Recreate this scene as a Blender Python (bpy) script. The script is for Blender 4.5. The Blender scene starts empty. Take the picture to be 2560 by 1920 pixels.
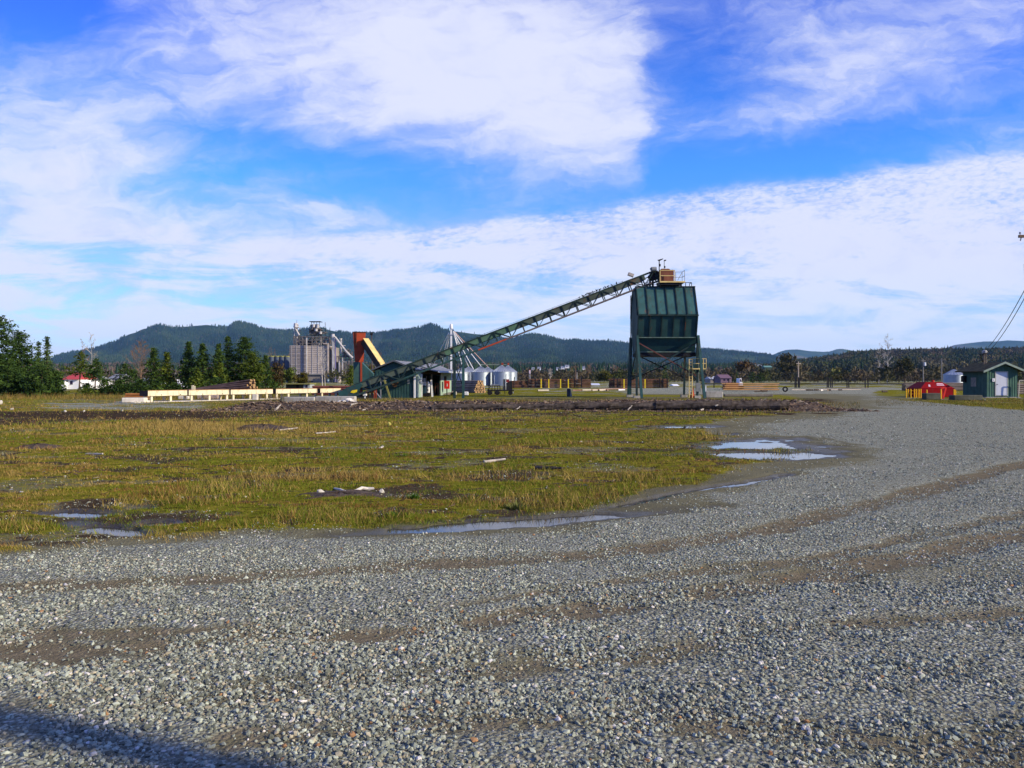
import bpy, math, random
import numpy as np
from mathutils import Vector, Matrix, Quaternion

random.seed(11)
rng = np.random.default_rng(5)
scene = bpy.context.scene
COL = scene.collection
HAZE = 3.4e-5
F, CH, HZ, CX = 1991.0, 1.6, 948.0, 1280.0      # focal length in photo pixels, eye height, horizon row, centre column


def W(px, py, d):
    return Vector(((px - CX) / F * d, d, CH + (HZ - py) / F * d))


def X(px, d):
    return (px - CX) / F * d


def Zh(py, d):
    return CH + (HZ - py) / F * d


def gd(py):
    return F * CH / (py - HZ)


def G(px, py):
    d = gd(py)
    return Vector((X(px, d), d, 0))


# ------------------------------------------------------------------ numpy noise
def _hash(ix, iy, seed):
    h = (ix.astype(np.int64) * 374761393 + iy.astype(np.int64) * 668265263 + seed * 1442695) & 0xffffffff
    h = ((h ^ (h >> 13)) * 1274126177) & 0xffffffff
    h = ((h ^ (h >> 15)) * 2246822519) & 0xffffffff
    return ((h ^ (h >> 16)) & 0xffffff) / float(0xffffff)


def vnoise(x, y, seed=0):
    x = np.asarray(x, float); y = np.asarray(y, float)
    ix = np.floor(x); iy = np.floor(y)
    fx = x - ix; fy = y - iy
    fx = fx * fx * (3 - 2 * fx); fy = fy * fy * (3 - 2 * fy)
    a = _hash(ix, iy, seed); b = _hash(ix + 1, iy, seed)
    c = _hash(ix, iy + 1, seed); d = _hash(ix + 1, iy + 1, seed)
    return (a * (1 - fx) + b * fx) * (1 - fy) + (c * (1 - fx) + d * fx) * fy


def fbm(x, y, o=4, seed=0):
    s = 0; a = .5; t = 0
    for k in range(o):
        s = s + a * vnoise(x * 2 ** k, y * 2 ** k, seed + k * 17); t += a; a *= .5
    return s / t


def sstep(e0, e1, x):
    t = np.clip((np.asarray(x, float) - e0) / (e1 - e0), 0, 1)
    return t * t * (3 - 2 * t)


# ------------------------------------------------------------------ node helper
class NG:
    def __init__(s, tree):
        s.t = tree; s.N = tree.nodes; s.L = tree.links

    def put(s, sock, v):
        if isinstance(v, bpy.types.NodeSocket):
            s.L.new(v, sock)
        elif isinstance(v, (tuple, list)) and sock.type == 'RGBA':
            sock.default_value = tuple(v) + ((1,) if len(v) == 3 else ())
        else:
            sock.default_value = v

    def m(s, op, a, b=None, c=None, clamp=False):
        n = s.N.new('ShaderNodeMath'); n.operation = op; n.use_clamp = clamp
        for i, v in enumerate((a, b, c)):
            if v is not None: s.put(n.inputs[i], v)
        return n.outputs[0]

    def vm(s, op, a, b=None):
        n = s.N.new('ShaderNodeVectorMath'); n.operation = op
        s.put(n.inputs[0], a)
        if b is not None: s.put(n.inputs[1], b)
        return n.outputs[0]

    def comb(s, x, y, z=0.0):
        n = s.N.new('ShaderNodeCombineXYZ')
        for i, v in enumerate((x, y, z)): s.put(n.inputs[i], v)
        return n.outputs[0]

    def sep(s, v):
        n = s.N.new('ShaderNodeSeparateXYZ'); s.L.new(v, n.inputs[0]); return n.outputs

    def noise(s, vec, scale, detail=4, rough=.55, dist=0.0, color=False):
        n = s.N.new('ShaderNodeTexNoise')
        if vec is not None: s.L.new(vec, n.inputs['Vector'])
        n.inputs['Scale'].default_value = scale; n.inputs['Detail'].default_value = detail
        n.inputs['Roughness'].default_value = rough; n.inputs['Distortion'].default_value = dist
        return n.outputs['Color' if color else 'Fac']

    def vor(s, vec, scale, feat='F1', rnd=1.0):
        n = s.N.new('ShaderNodeTexVoronoi'); n.feature = feat
        s.L.new(vec, n.inputs['Vector']); n.inputs['Scale'].default_value = scale
        n.inputs['Randomness'].default_value = rnd
        return n

    def ramp(s, fac, stops):
        n = s.N.new('ShaderNodeValToRGB'); s.put(n.inputs[0], fac)
        e = n.color_ramp.elements
        while len(e) < len(stops): e.new(.5)
        for q, (p, c) in zip(e, stops):
            q.position = p; q.color = tuple(c) + (1,) if not isinstance(c, (int, float)) else (c, c, c, 1)
        return n.outputs[0]

    def sm(s, x, e0, e1):
        n = s.N.new('ShaderNodeMapRange'); n.interpolation_type = 'SMOOTHSTEP'
        s.put(n.inputs[0], x); n.inputs[1].default_value = e0; n.inputs[2].default_value = e1
        return n.outputs[0]

    def mix(s, fac, a, b, mode='MIX'):
        n = s.N.new('ShaderNodeMix'); n.data_type = 'RGBA'; n.blend_type = mode
        s.put(n.inputs[0], fac); s.put(n.inputs[6], a); s.put(n.inputs[7], b)
        return n.outputs[2]

    def attr(s, name, what='Fac'):
        n = s.N.new('ShaderNodeAttribute'); n.attribute_name = name
        return n.outputs[what]

    def coord(s, what='Object'):
        return s.N.new('ShaderNodeTexCoord').outputs[what]

    def bump(s, h, strength=.5, dist=.02):
        n = s.N.new('ShaderNodeBump'); n.inputs['Strength'].default_value = strength
        n.inputs['Distance'].default_value = dist; s.L.new(h, n.inputs['Height'])
        return n.outputs[0]


def new_mat(name):
    m = bpy.data.materials.new(name); m.use_nodes = True
    g = NG(m.node_tree)
    b = next(n for n in g.N if n.type == 'BSDF_PRINCIPLED')
    b.inputs['Specular IOR Level'].default_value = .3
    return m, g, b


MATS = {}


def mat(name, c, var=.25, rough=.75, rust=0.0, rc=(.12, .045, .02), scale=2.5, metal=0.0, ribs=None, bump=0.0, grime=0.0, spec=.12):
    """Weathered surface: tone varies with noise, rust in patches, optional ribs (axis, spacing) as relief."""
    if name in MATS: return MATS[name]
    m, g, b = new_mat(name)
    co = g.coord()
    n1 = g.noise(co, scale, 5, .6)
    lo = tuple(x * (1 - var) for x in c); hi = tuple(min(1, x * (1 + var)) for x in c)
    col = g.ramp(n1, [(.3, lo), (.7, hi)])
    if grime:
        st = g.vm('MULTIPLY', co, (4.0, 4.0, .6))
        col = g.mix(g.m('MULTIPLY', g.sm(g.noise(st, 1.5, 5, .65), .5, .75), grime), col, (.05, .042, .03))
    if rust:
        st = g.vm('MULTIPLY', co, (1.0, 1.0, .45))
        k = g.sm(g.noise(st, scale * 1.3, 6, .7), .72 - rust * .45, .8 - rust * .3)
        col = g.mix(k, col, rc)
    g.L.new(col, b.inputs['Base Color'])
    b.inputs['Roughness'].default_value = rough; b.inputs['Metallic'].default_value = metal
    b.inputs['Specular IOR Level'].default_value = spec
    h = None
    if ribs:
        ax, sp = ribs
        v = g.sep(co)['XYZ'.index(ax)]
        h = g.m('SINE', g.m('MULTIPLY', v, 2 * math.pi / sp))
        g.L.new(g.bump(h, .55, sp * .12), b.inputs['Normal'])
    elif bump:
        g.L.new(g.bump(g.noise(co, scale * 6, 4, .6), bump, .02), b.inputs['Normal'])
    MATS[name] = m
    return m


def attr_mat(name, rough=.9, var=.3, scale=6.0, trans=0.0):
    """Colour taken from the mesh's own 'col' attribute (each leaf, stone or stick has its own tint)."""
    if name in MATS: return MATS[name]
    m, g, b = new_mat(name)
    col = g.attr('col', 'Color')
    n1 = g.noise(g.coord(), scale, 3)
    col = g.mix(1.0, col, g.ramp(n1, [(.25, 1 - var), (.75, 1 + var)]), 'MULTIPLY')
    g.L.new(col, b.inputs['Base Color']); b.inputs['Roughness'].default_value = rough
    b.inputs['Specular IOR Level'].default_value = .03
    MATS[name] = m
    return m


# ------------------------------------------------------------------ objects
ORG = {}


def tag(o, label=None, cat=None, group=None, kind=None):
    if label: o['label'] = label
    if cat: o['category'] = cat
    if group: o['group'] = group
    if kind: o['kind'] = kind
    return o


def thing(name, label, cat, base, group=None, rz=0):
    o = bpy.data.objects.new(name, None); COL.objects.link(o)
    o.location = base; o.empty_display_size = .3
    ORG[o.name] = Vector(base)
    return tag(o, label, cat, group)


class MB:
    def __init__(s): s.v = []; s.f = []; s.mi = []; s.c = None

    def add(s, vs, fs, mi=0):
        o = len(s.v); s.v += [Vector(q) for q in vs]
        s.f += [tuple(i + o for i in q) for q in fs]; s.mi += [mi] * len(fs); return s

    def box(s, c, size, R=None, mi=0):
        c = Vector(c); x, y, z = (q / 2 for q in size)
        vs = [Vector((a * x, b * y, e * z)) for a in (-1, 1) for b in (-1, 1) for e in (-1, 1)]
        if R is not None: vs = [R @ q for q in vs]
        return s.add([c + q for q in vs], [(0, 1, 3, 2), (4, 6, 7, 5), (0, 4, 5, 1), (2, 3, 7, 6), (0, 2, 6, 4), (1, 5, 7, 3)], mi)

    def span(s, a, b, mi=0):
        a = Vector(a); b = Vector(b)
        return s.box((a + b) / 2, [abs(q) for q in (b - a)], None, mi)

    def beam(s, a, b, w, h=None, up=(0, 0, 1), mi=0):
        a = Vector(a); b = Vector(b); h = h or w
        t = (b - a).normalized(); u = Vector(up)
        if abs(t.dot(u)) > .98: u = Vector((0, 1, 0))
        r = t.cross(u).normalized(); u = r.cross(t)
        vs = [p + r * (i * w / 2) + u * (j * h / 2) for p in (a, b) for i, j in ((-1, -1), (1, -1), (1, 1), (-1, 1))]
        return s.add(vs, [(0, 3, 2, 1), (4, 5, 6, 7), (0, 1, 5, 4), (1, 2, 6, 5), (2, 3, 7, 6), (3, 0, 4, 7)], mi)

    def tube(s, a, b, r0, r1=None, n=8, cap=True, mi=0, capmi=None):
        a = Vector(a); b = Vector(b); r1 = r0 if r1 is None else r1
        t = (b - a).normalized(); u = Vector((0, 0, 1)) if abs(t.z) < .9 else Vector((1, 0, 0))
        p = t.cross(u).normalized(); q = t.cross(p)
        vs = [c + (p * math.cos(k * 2 * math.pi / n) + q * math.sin(k * 2 * math.pi / n)) * r for c, r in ((a, r0), (b, r1)) for k in range(n)]
        s.add(vs, [(k, k + n, (k + 1) % n + n, (k + 1) % n) for k in range(n)], mi)
        if cap:
            o = len(s.v) - 2 * n
            s.f += [tuple(o + k for k in range(n)), tuple(o + 2 * n - 1 - k for k in range(n))]
            s.mi += [mi if capmi is None else capmi] * 2
        return s

    def path(s, pts, r, n=6):
        for a, b in zip(pts, pts[1:]): s.tube(a, b, r, r, n)
        return s

    def prism(s, poly, off, mi=0):
        off = Vector(off); n = len(poly); p = [Vector(q) for q in poly]
        return s.add(p + [q + off for q in p], [tuple(range(n))[::-1], tuple(range(n, 2 * n))] + [(k, (k + 1) % n, (k + 1) % n + n, k + n) for k in range(n)], mi)

    def lathe(s, c, prof, n=24, mi=0, closed=True):
        c = Vector(c); o = len(s.v)
        for r, z in prof:
            s.v += [c + Vector((r * math.cos(k * 2 * math.pi / n), r * math.sin(k * 2 * math.pi / n), z)) for k in range(n)]
        for i in range(len(prof) - 1):
            for k in range(n):
                s.f.append((o + i * n + k, o + i * n + (k + 1) % n, o + (i + 1) * n + (k + 1) % n, o + (i + 1) * n + k)); s.mi.append(mi)
        return s

    def build(s, name, m, parent=None, origin=None, smooth=False, bevel=0):
        if parent is not None: org = ORG[parent.name]
        else: org = Vector(origin) if origin is not None else Vector((0, 0, 0))
        me = bpy.data.meshes.new(name)
        me.from_pydata([q - org for q in s.v], [], s.f)
        ms = m if isinstance(m, (list, tuple)) else [m]
        for q in ms: me.materials.append(q)
        if len(ms) > 1: me.polygons.foreach_set('material_index', s.mi)
        me.polygons.foreach_set('use_smooth', [smooth] * len(s.f))
        o = bpy.data.objects.new(name, me); COL.objects.link(o)
        if parent is not None: o.parent = parent
        else: o.location = org
        ORG[o.name] = org
        if bevel:
            bv = o.modifiers.new('bevel', 'BEVEL'); bv.width = bevel; bv.segments = 1
        return o


def np_mesh(name, V, Fc, m, col=None, smooth=False, origin=None, parent=None):
    V = np.asarray(V, np.float32).reshape(-1, 3); Fc = np.asarray(Fc, np.int32); k = Fc.shape[1]
    org = ORG[parent.name] if parent is not None else Vector(origin or (0, 0, 0))
    if org.length: V = V - np.array(org, np.float32)
    me = bpy.data.meshes.new(name)
    me.vertices.add(len(V)); me.vertices.foreach_set('co', V.ravel())
    me.loops.add(Fc.size); me.loops.foreach_set('vertex_index', Fc.ravel())
    me.polygons.add(len(Fc)); me.polygons.foreach_set('loop_start', np.arange(0, Fc.size, k, dtype=np.int32))
    me.update(calc_edges=True)
    me.polygons.foreach_set('use_smooth', np.full(len(Fc), smooth, bool))
    if col is not None:
        c = np.ones((len(V), 4), np.float32); c[:, :3] = col
        a = me.attributes.new('col', 'FLOAT_COLOR', 'POINT'); a.data.foreach_set('color', c.ravel())
    me.materials.append(m)
    o = bpy.data.objects.new(name, me); COL.objects.link(o)
    if parent is not None: o.parent = parent
    else: o.location = org
    ORG[o.name] = org
    return o


def copy_tree(o, parent=None):
    c = o.copy(); COL.objects.link(c); c.parent = parent
    for ch in [q for q in o.children]: copy_tree(ch, c)
    return c


def scatter(tv, tf, P, S, A, jitter=0.0):
    """Copies of template (tv, tf) at points P, sizes S (n,3), turned by A about z, as one vertex and face array."""
    n = len(P); k = len(tv)
    v = tv[None] * S[:, None, :]
    if jitter: v = v * (1 + jitter * (rng.random((n, k, 1)) - .5))
    c, s = np.cos(A)[:, None], np.sin(A)[:, None]
    out = np.empty((n, k, 3), np.float32)
    out[:, :, 0] = v[:, :, 0] * c - v[:, :, 1] * s + P[:, 0:1]
    out[:, :, 1] = v[:, :, 0] * s + v[:, :, 1] * c + P[:, 1:2]
    out[:, :, 2] = v[:, :, 2] + P[:, 2:3]
    f = tf[None] + (np.arange(n) * k)[:, None, None]
    return out.reshape(-1, 3), f.reshape(-1, tf.shape[1])


def rand_rot(n):
    q = rng.normal(size=(n, 4)); q /= np.linalg.norm(q, axis=1)[:, None]
    w, x, y, z = q.T
    return np.stack([1 - 2 * (y * y + z * z), 2 * (x * y - z * w), 2 * (x * z + y * w), 2 * (x * y + z * w), 1 - 2 * (x * x + z * z), 2 * (y * z - x * w),
                     2 * (x * z - y * w), 2 * (y * z + x * w), 1 - 2 * (x * x + y * y)], 1).reshape(n, 3, 3)


# ------------------------------------------------------------------ render settings, camera, light
scene.view_settings.view_transform = 'Standard'; scene.view_settings.look = 'None'
scene.view_settings.exposure = 0.42; scene.view_settings.gamma = 1.0
scene.view_settings.use_curve_mapping = False
cy = scene.cycles
cy.use_denoising = True
cy.max_bounces = 5; cy.diffuse_bounces = 2; cy.glossy_bounces = 3; cy.transmission_bounces = 2; cy.volume_bounces = 0
cy.transparent_max_bounces = 6; cy.caustics_reflective = False; cy.caustics_refractive = False
cy.sample_clamp_indirect = 6

cam = bpy.data.cameras.new('camera'); co_ = bpy.data.objects.new('camera', cam); COL.objects.link(co_)
co_.location = (0, 0, CH); co_.rotation_euler = (math.radians(90), 0, 0)
cam.sensor_width = 36; cam.lens = 36 * F / 2560
cam.shift_y = (HZ - 960) / 2560.0
cam.clip_start = .05; cam.clip_end = 40000
scene.camera = co_

ELEV = math.radians(25)
SD = Vector((.93, -.37, 0)).normalized() * math.cos(ELEV) + Vector((0, 0, math.sin(ELEV)))
sl = bpy.data.lights.new('sun', 'SUN'); sl.energy = 5.0; sl.angle = math.radians(.53); sl.color = (1.0, .87, .64)
so = bpy.data.objects.new('sun', sl); COL.objects.link(so)
so.rotation_euler = SD.to_track_quat('Z', 'Y').to_euler(); so.location = (20, -10, 30)

# ------------------------------------------------------------------ sky: Nishita sky with cloud layers by direction
wd = bpy.data.worlds.new('World'); scene.world = wd; wd.use_nodes = True
g = NG(wd.node_tree)
bg = next(n for n in g.N if n.type == 'BACKGROUND')
sky = g.N.new('ShaderNodeTexSky'); sky.sky_type = 'NISHITA'; sky.sun_disc = False
sky.sun_elevation = ELEV; sky.sun_rotation = math.atan2(SD.x, SD.y)
sky.altitude = 50; sky.air_density = 1.0; sky.dust_density = .3; sky.ozone_density = 2.0
dx, dy, dz = g.sep(g.coord('Generated'))[:3]
yy = g.m('MAXIMUM', dy, .12)
PX = g.m('ADD', g.m('DIVIDE', g.m('MULTIPLY', dx, F / 1000), yy), CX / 1000)       # bearing and height as thousandths
PY = g.m('SUBTRACT', HZ / 1000, g.m('DIVIDE', g.m('MULTIPLY', dz, F / 1000), yy))
P0 = g.comb(PX, PY)
wob = g.noise(g.vm('MULTIPLY', P0, (1.0, 1.7, 1.0)), 2.6, 6, .6, .4, color=True)
wx, wy, wz = g.sep(wob)[:3]
QX = g.m('ADD', PX, g.m('MULTIPLY', g.m('SUBTRACT', wx, .5), .34))
QY = g.m('ADD', PY, g.m('MULTIPLY', g.m('SUBTRACT', wy, .5), .17))


def blob(cx, cy_, rx, ry, amp, rot=0, qx=None, qy=None):
    qx = qx or QX; qy = qy or QY
    a = g.m('SUBTRACT', qx, cx / 1000); b = g.m('SUBTRACT', qy, cy_ / 1000)
    c, s_ = math.cos(math.radians(rot)), math.sin(math.radians(rot))
    p = g.m('MULTIPLY', g.m('ADD', g.m('MULTIPLY', a, c), g.m('MULTIPLY', b, s_)), 1000 / rx)
    q = g.m('MULTIPLY', g.m('SUBTRACT', g.m('MULTIPLY', b, c), g.m('MULTIPLY', a, s_)), 1000 / ry)
    e = g.m('EXPONENT', g.m('MULTIPLY', g.m('ADD', g.m('MULTIPLY', p, p), g.m('MULTIPLY', q, q)), -1.0))
    return g.m('MULTIPLY', e, amp)


def total(L):
    t = L[0]
    for q in L[1:]: t = g.m('ADD', t, q)
    return t


edge = g.sm(QX, 1.66, 1.57)                             # the sharp right rim of the big middle cloud
mid = g.m('MULTIPLY', total([blob(1230, 190, 520, 260, .75), blob(1480, 430, 200, 130, .4)]), edge)
den = total([blob(90, 420, 360, 230, .62), blob(420, 570, 420, 60, .34, 8), blob(800, 120, 600, 120, .34, 6),
             blob(2150, 190, 460, 110, .40, -24), blob(1850, 40, 350, 80, .16), blob(2400, 330, 260, 80, .15), mid,
             blob(60, 20, 260, 110, -.62), blob(640, 345, 260, 45, -.30, 8), blob(1050, 430, 480, 75, -.50, 3), blob(1500, 500, 250, 45, -.3, -8),
             blob(1740, 130, 130, 190, -.40), blob(1960, 395, 500, 80, -.58, -9), blob(2500, 130, 120, 120, -.2), blob(560, 450, 200, 40, -.22), blob(760, 520, 190, 34, .34, 12), blob(720, 455, 120, 20, .22, -8), blob(900, 500, 300, 50, -.2, 0)])
# ripple-textured sheet whose upper rim climbs to the right
rim = g.m('SUBTRACT', g.m('ADD', PY, g.m('MULTIPLY', g.m('SUBTRACT', wy, .5), .05)), g.m('SUBTRACT', .612, g.m('MULTIPLY', g.m('SUBTRACT', PX, .6), .118)))
depth_r = g.m('MULTIPLY', g.m('SUBTRACT', PX, .55), .11)
sheet = g.m('MULTIPLY', g.m('MULTIPLY', g.sm(rim, -.012, .03), g.sm(g.m('SUBTRACT', rim, depth_r), .17, .02)), g.sm(PX, .35, 1.1))
rp = g.comb(g.m('ADD', PX, g.m('MULTIPLY', PY, .8)), g.m('MULTIPLY', PY, 2.5))
rip = g.noise(rp, 44, 4, .6, .5)
sheet = g.m('MULTIPLY', sheet, g.m('ADD', .33, g.m('MULTIPLY', g.sm(rip, .28, .72), .46)))
# low streaks flattened by distance
stv = g.vm('MULTIPLY', P0, (1.0, 5.5, 1.0))
low = g.m('MULTIPLY', g.sm(PY, .50, .70), g.m('ADD', -.10, g.m('MULTIPLY', g.sm(g.noise(stv, 2.6, 7, .6, .5), .37, .63), .92)))
low = g.m('ADD', low, g.m('MULTIPLY', g.sm(PY, .70, .93), .40))
low = g.m('ADD', low, total([blob(1150, 690, 420, 35, -.12), blob(900, 775, 420, 26, -.22), blob(2250, 640, 500, 160, .24), blob(1900, 820, 450, 60, .2)]))
fine = g.noise(g.vm('MULTIPLY', g.comb(QX, QY), (1.0, 1.8, 1.0)), 6.0, 8, .62, .9)
wisp = g.noise(g.vm('MULTIPLY', g.comb(g.m('ADD', QX, g.m('MULTIPLY', QY, 1.1)), QY), (1.1, 4.0, 1.0)), 4.5, 7, .6, .6)
c0 = total([den, sheet, low, g.m('MULTIPLY', g.m('SUBTRACT', fine, .5), .62), g.m('MULTIPLY', g.m('SUBTRACT', wisp, .5), .75), .31])
big = g.noise(g.vm('MULTIPLY', g.comb(g.m('ADD', QX, g.m('MULTIPLY', QY, .6)), QY), (1.0, 2.4, 1.0)), 3.2, 8, .66, .5)
c0 = g.m('ADD', c0, g.m('MULTIPLY', g.m('SUBTRACT', big, .5), .75))
cloud = g.m('MULTIPLY', g.sm(c0, -.14, 1.20), .97)
air = g.ramp(g.m('MULTIPLY', PY, 1.0, clamp=True), [(0.0, (.26, .62, 1.95)), (.42, (.36, .98, 2.0)), (.70, (.60, 1.0, 1.78)), (.94, (.85, 1.0, 1.42))])
air = g.mix(1.0, air, (1.0, 1.0, 1.0), 'MULTIPLY')
skyc = g.mix(1.0, sky.outputs[0], air, 'MULTIPLY')
ccol = g.mix(g.sm(g.m('ADD', g.m('MULTIPLY', fine, .6), g.m('MULTIPLY', cloud, .4)), .3, .72), (3.9, 4.55, 7.2), (6.05, 6.3, 7.7))
ccol = g.mix(g.sm(PY, .60, .92), ccol, (6.2, 6.9, 8.4))
g.L.new(g.mix(cloud, skyc, ccol), bg.inputs['Color'])
bg.inputs['Strength'].default_value = .1
wd.cycles.sampling_method = 'MANUAL'; wd.cycles.sample_map_resolution = 512

# ================================================================== GROUND
def poly_at(pts, x):
    p = sorted(pts); return np.interp(x, [q[0] for q in p], [q[1] for q in p])


EDGE = [(-1600, 1420), (-300, 1400), (0, 1388), (300, 1368), (650, 1340), (900, 1322), (1200, 1298), (1450, 1272), (1600, 1240), (1750, 1203), (1870, 1170), (1990, 1140), (2060, 1110)]
RIGHT = [(985, 1960), (1003, 2060), (1020, 2060), (1040, 1930), (1052, 1830), (1062, 1740), (1080, 1760), (1100, 1800), (1125, 1990), (1150, 2030), (1165, 1990), (1180, 1880), (1420, 1500)]
RGRASS = [(2170, 991), (2230, 999), (2330, 1006), (2450, 1018), (2560, 1027), (3200, 1075)]
TRACKS = [([(-900, 1520), (0, 1480), (350, 1466), (700, 1440), (1100, 1412), (1500, 1392), (1900, 1330), (2200, 1258), (2560, 1160), (2900, 1080)], .20, .8),
          ([(-900, 1680), (0, 1640), (250, 1655), (600, 1600), (1000, 1590), (1300, 1545), (1550, 1515), (1850, 1480), (2100, 1430), (2400, 1370), (2900, 1260)], .17, 1.0),
          ([(-300, 1600), (400, 1590), (900, 1556), (1250, 1500), (1600, 1450), (1850, 1425), (2100, 1390), (2400, 1320), (2900, 1210)], .11, .65),
          ([(-300, 1800), (300, 1760), (900, 1720), (1400, 1660), (1650, 1640), (1900, 1590), (2300, 1560), (2900, 1500)], .14, .55),
          ([(600, 1860), (1200, 1810), (1750, 1815), (2100, 1850), (2500, 1905), (2900, 1990)], .15, .6)]
PUDDLES = [(1895, 1113, 140, 11, -1), (1900, 1137, 150, 11.5, 0), (1700, 1067, 85, 3.0, 0), (1610, 1074, 50, 2.4, 0), (1820, 1086, 22, 2, 0), (1235, 1312, 310, 10, -4.0),
           (1740, 1226, 100, 4.5, -9), (1880, 1205, 75, 5.5, -10), (1610, 1252, 75, 5, -11), (195, 1284, 80, 9, 0), (352, 1270, 36, 6, 0), (300, 1328, 105, 12, 3), (400, 1309, 52, 8, 0)]


def puddle_q(px, py, k):
    cx, cyy, rx, ry, rot = PUDDLES[k]
    # a slanted band in rows: shear rather than rotate, since rows are thin
    b = (py - cyy) - (px - cx) * math.tan(math.radians(rot))
    return np.sqrt(((px - cx) / rx) ** 2 + (b / ry) ** 2)


def pxpy(x, y):
    ys = np.maximum(y, .8)
    return CX + F * x / ys, HZ + F * CH / ys


TRK = []
for pts, wdt, amt in TRACKS:
    g3 = np.array([[G(*p).x, G(*p).y] for p in pts])
    t = np.linspace(0, len(pts) - 1, 260)
    TRK.append((np.stack([np.interp(t, range(len(pts)), g3[:, 0]), np.interp(t, range(len(pts)), g3[:, 1])], 1), wdt, amt))


def masks(x, y, light=False):
    """Ground cover by place: grass, loose gravel, worn dirt track, dark bark, wet, puddle depth."""
    px, py = pxpy(x, y)
    front = y > .9
    n1 = fbm(x * .9, y * .9, 4, 3); n2 = fbm(x * .16, y * .16, 4, 9); n3 = fbm(x * 3.1, y * 3.1, 3, 21)
    dpx = (n1 - .5) * 60
    ed = poly_at(EDGE, px + dpx); re = poly_at([(a, b) for a, b in RIGHT], py)
    wob = (n1 - .5) * 90 * np.clip((py - 960) / 120, .25, 1.2)
    gr = sstep(12, -14, py - ed + (n1 - .5) * 50) * sstep(30, -40, px - re + wob * 2.4) * (py < 1420)
    gr = np.where(py < 1030, sstep(40, -60, px - re + wob) * sstep(982, 988, py), gr)
    # yard behind the berm: gravel lot on the right, grass on the left
    gr = np.where(py < 987, sstep(1650, 1500, px + (n2 - .5) * 300), gr)
    gr = np.maximum(gr, sstep(3, -3, py - poly_at(RGRASS, px) + (n1 - .5) * 8) * sstep(2150, 2230, px + (n2 - .5) * 60) * (py > 975))
    far = sstep(973, 968, py)
    gr = gr * (1 - far) + far * sstep(.40, .55, n2)
    # grey gravel strip on the far left
    ls = sstep(20, 140, px + (n2 - .5) * 160) * sstep(640, 450, px + (n2 - .5) * 200) * sstep(1003, 1010, py + (n1 - .5) * 8) * sstep(1033, 1020, py + (n1 - .5) * 16) * (.35 + .65 * sstep(.35, .6, n1))
    gr = gr * (1 - ls)
    bark = sstep(1026, 1032, py + (n1 - .5) * 10) * sstep(1058, 1044, py + (n1 - .5) * 16) * sstep(820, 500, px) * .9
    bark = np.maximum(bark, sstep(1040, 1052, py) * sstep(1078, 1064, py) * sstep(1900, 1700, px) * sstep(.5, .62, n2 + (n1 - .5) * .5) * .7)
    bark = np.maximum(bark, sstep(990, 1000, py) * sstep(1050, 1036, py) * sstep(500, 700, px) * sstep(2140, 2060, px) * sstep(.42, .6, n1) * .8)
    gr = np.where(py < 1004, gr * (.35 + .65 * sstep(.40, .58, n2 * .6 + n1 * .4)), gr)
    bare = sstep(.56, .70, fbm(x * .55, y * 1.0, 4, 41)) * .6
    soil = sstep(.585, .66, fbm(x * .75 + 5, y * 1.7, 5, 131)) * (py > 1003) * (py < 1420) * .62
    soil = np.maximum(soil, sstep(.60, .68, fbm(x * 2.1, y * 3.4, 4, 137)) * (py > 1003) * (py < 1420) * .7)
    soil = soil * sstep(2000, 1800, px)
    bark = np.maximum(bark, soil * gr)
    gr = gr * (1 - bark) * (1 - bare * (py < 1400))
    road = 1 - np.clip(gr * 1.0 + bark, 0, 1)
    dist_edge = py - ed
    gravel = road * np.where(py > 1030, sstep(-25., 35., dist_edge + (n1 - .5) * 70 - 45 * sstep(650, 1150, px)) * .95, .9)
    gravel = np.where((py < 1180) & (py > 985), road * sstep(-30, 330, px - re + (n1 - .5) * 200) * .95, gravel)
    gravel = np.maximum(gravel * (.62 + .55 * n2), 0)
    gravel = np.maximum(gravel, ls * .95)
    gravel = gravel * (1 - .85 * .5 * sstep(.53, .68, fbm(x * .40 + 9, y * 1.1, 5, 77)) * (py > 1200))
    trk = np.zeros_like(x)
    if not light:
        sel = np.where(front & (y < 60) & (np.abs(x) < 60))[0]
    else:
        sel = np.arange(len(x))
    for P, w, amt in TRK:
        for c0 in range(0, len(sel), 20000):
            s_ = sel[c0:c0 + 20000]
            dd = np.sqrt(((x[s_][:, None] - P[None, :, 0]) ** 2 + (y[s_][:, None] - P[None, :, 1]) ** 2).min(1))
            ww = w * (.7 + .9 * n2[s_])
            trk[s_] = np.maximum(trk[s_], np.minimum(1, amt * .98) * sstep(ww * 1.9, ww * .3, dd + (n3[s_] - .5) * .22 + (n1[s_] - .5) * .16) * sstep(.16, .44, n1[s_] * .6 + n2[s_] * .5))
    gravel = gravel * (1 - .93 * trk)
    q = np.full_like(x, 9.0)
    for k in range(len(PUDDLES)): q = np.minimum(q, puddle_q(px, py, k))
    q = q + (n1 - .5) * 1.5 + (n3 - .5) * .9
    dep = sstep(1.12, .80, q) * front
    wet = sstep(2.3, 1.0, q) * front
    wet = np.maximum(wet, .62 * sstep(50, 8, np.abs(py - ed - 8 + (n1 - .5) * 40)) * sstep(750, 1150, px) * sstep(2050, 1800, px) * sstep(1165, 1200, py))
    gr = gr * (1 - dep); gravel = gravel * (1 - .9 * wet)
    return dict(grass=gr, gravel=gravel, track=trk, bark=bark, wet=wet, dep=dep)


def hgt(x, y, M):
    near = sstep(70, 30, np.abs(y) + np.abs(x) * .3)
    h = fbm(x * .35, y * .35, 4, 2) * .05 + fbm(x * 2.2, y * 2.2, 3, 4) * .022
    h = h * near * (.5 + .8 * M['grass'] + .2 * M['gravel']) - .03 * M['track'] * near
    h = h * (1 - sstep(.15, .9, M['wet']) * .85) + .004
    return h - .05 * M['dep']


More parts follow.
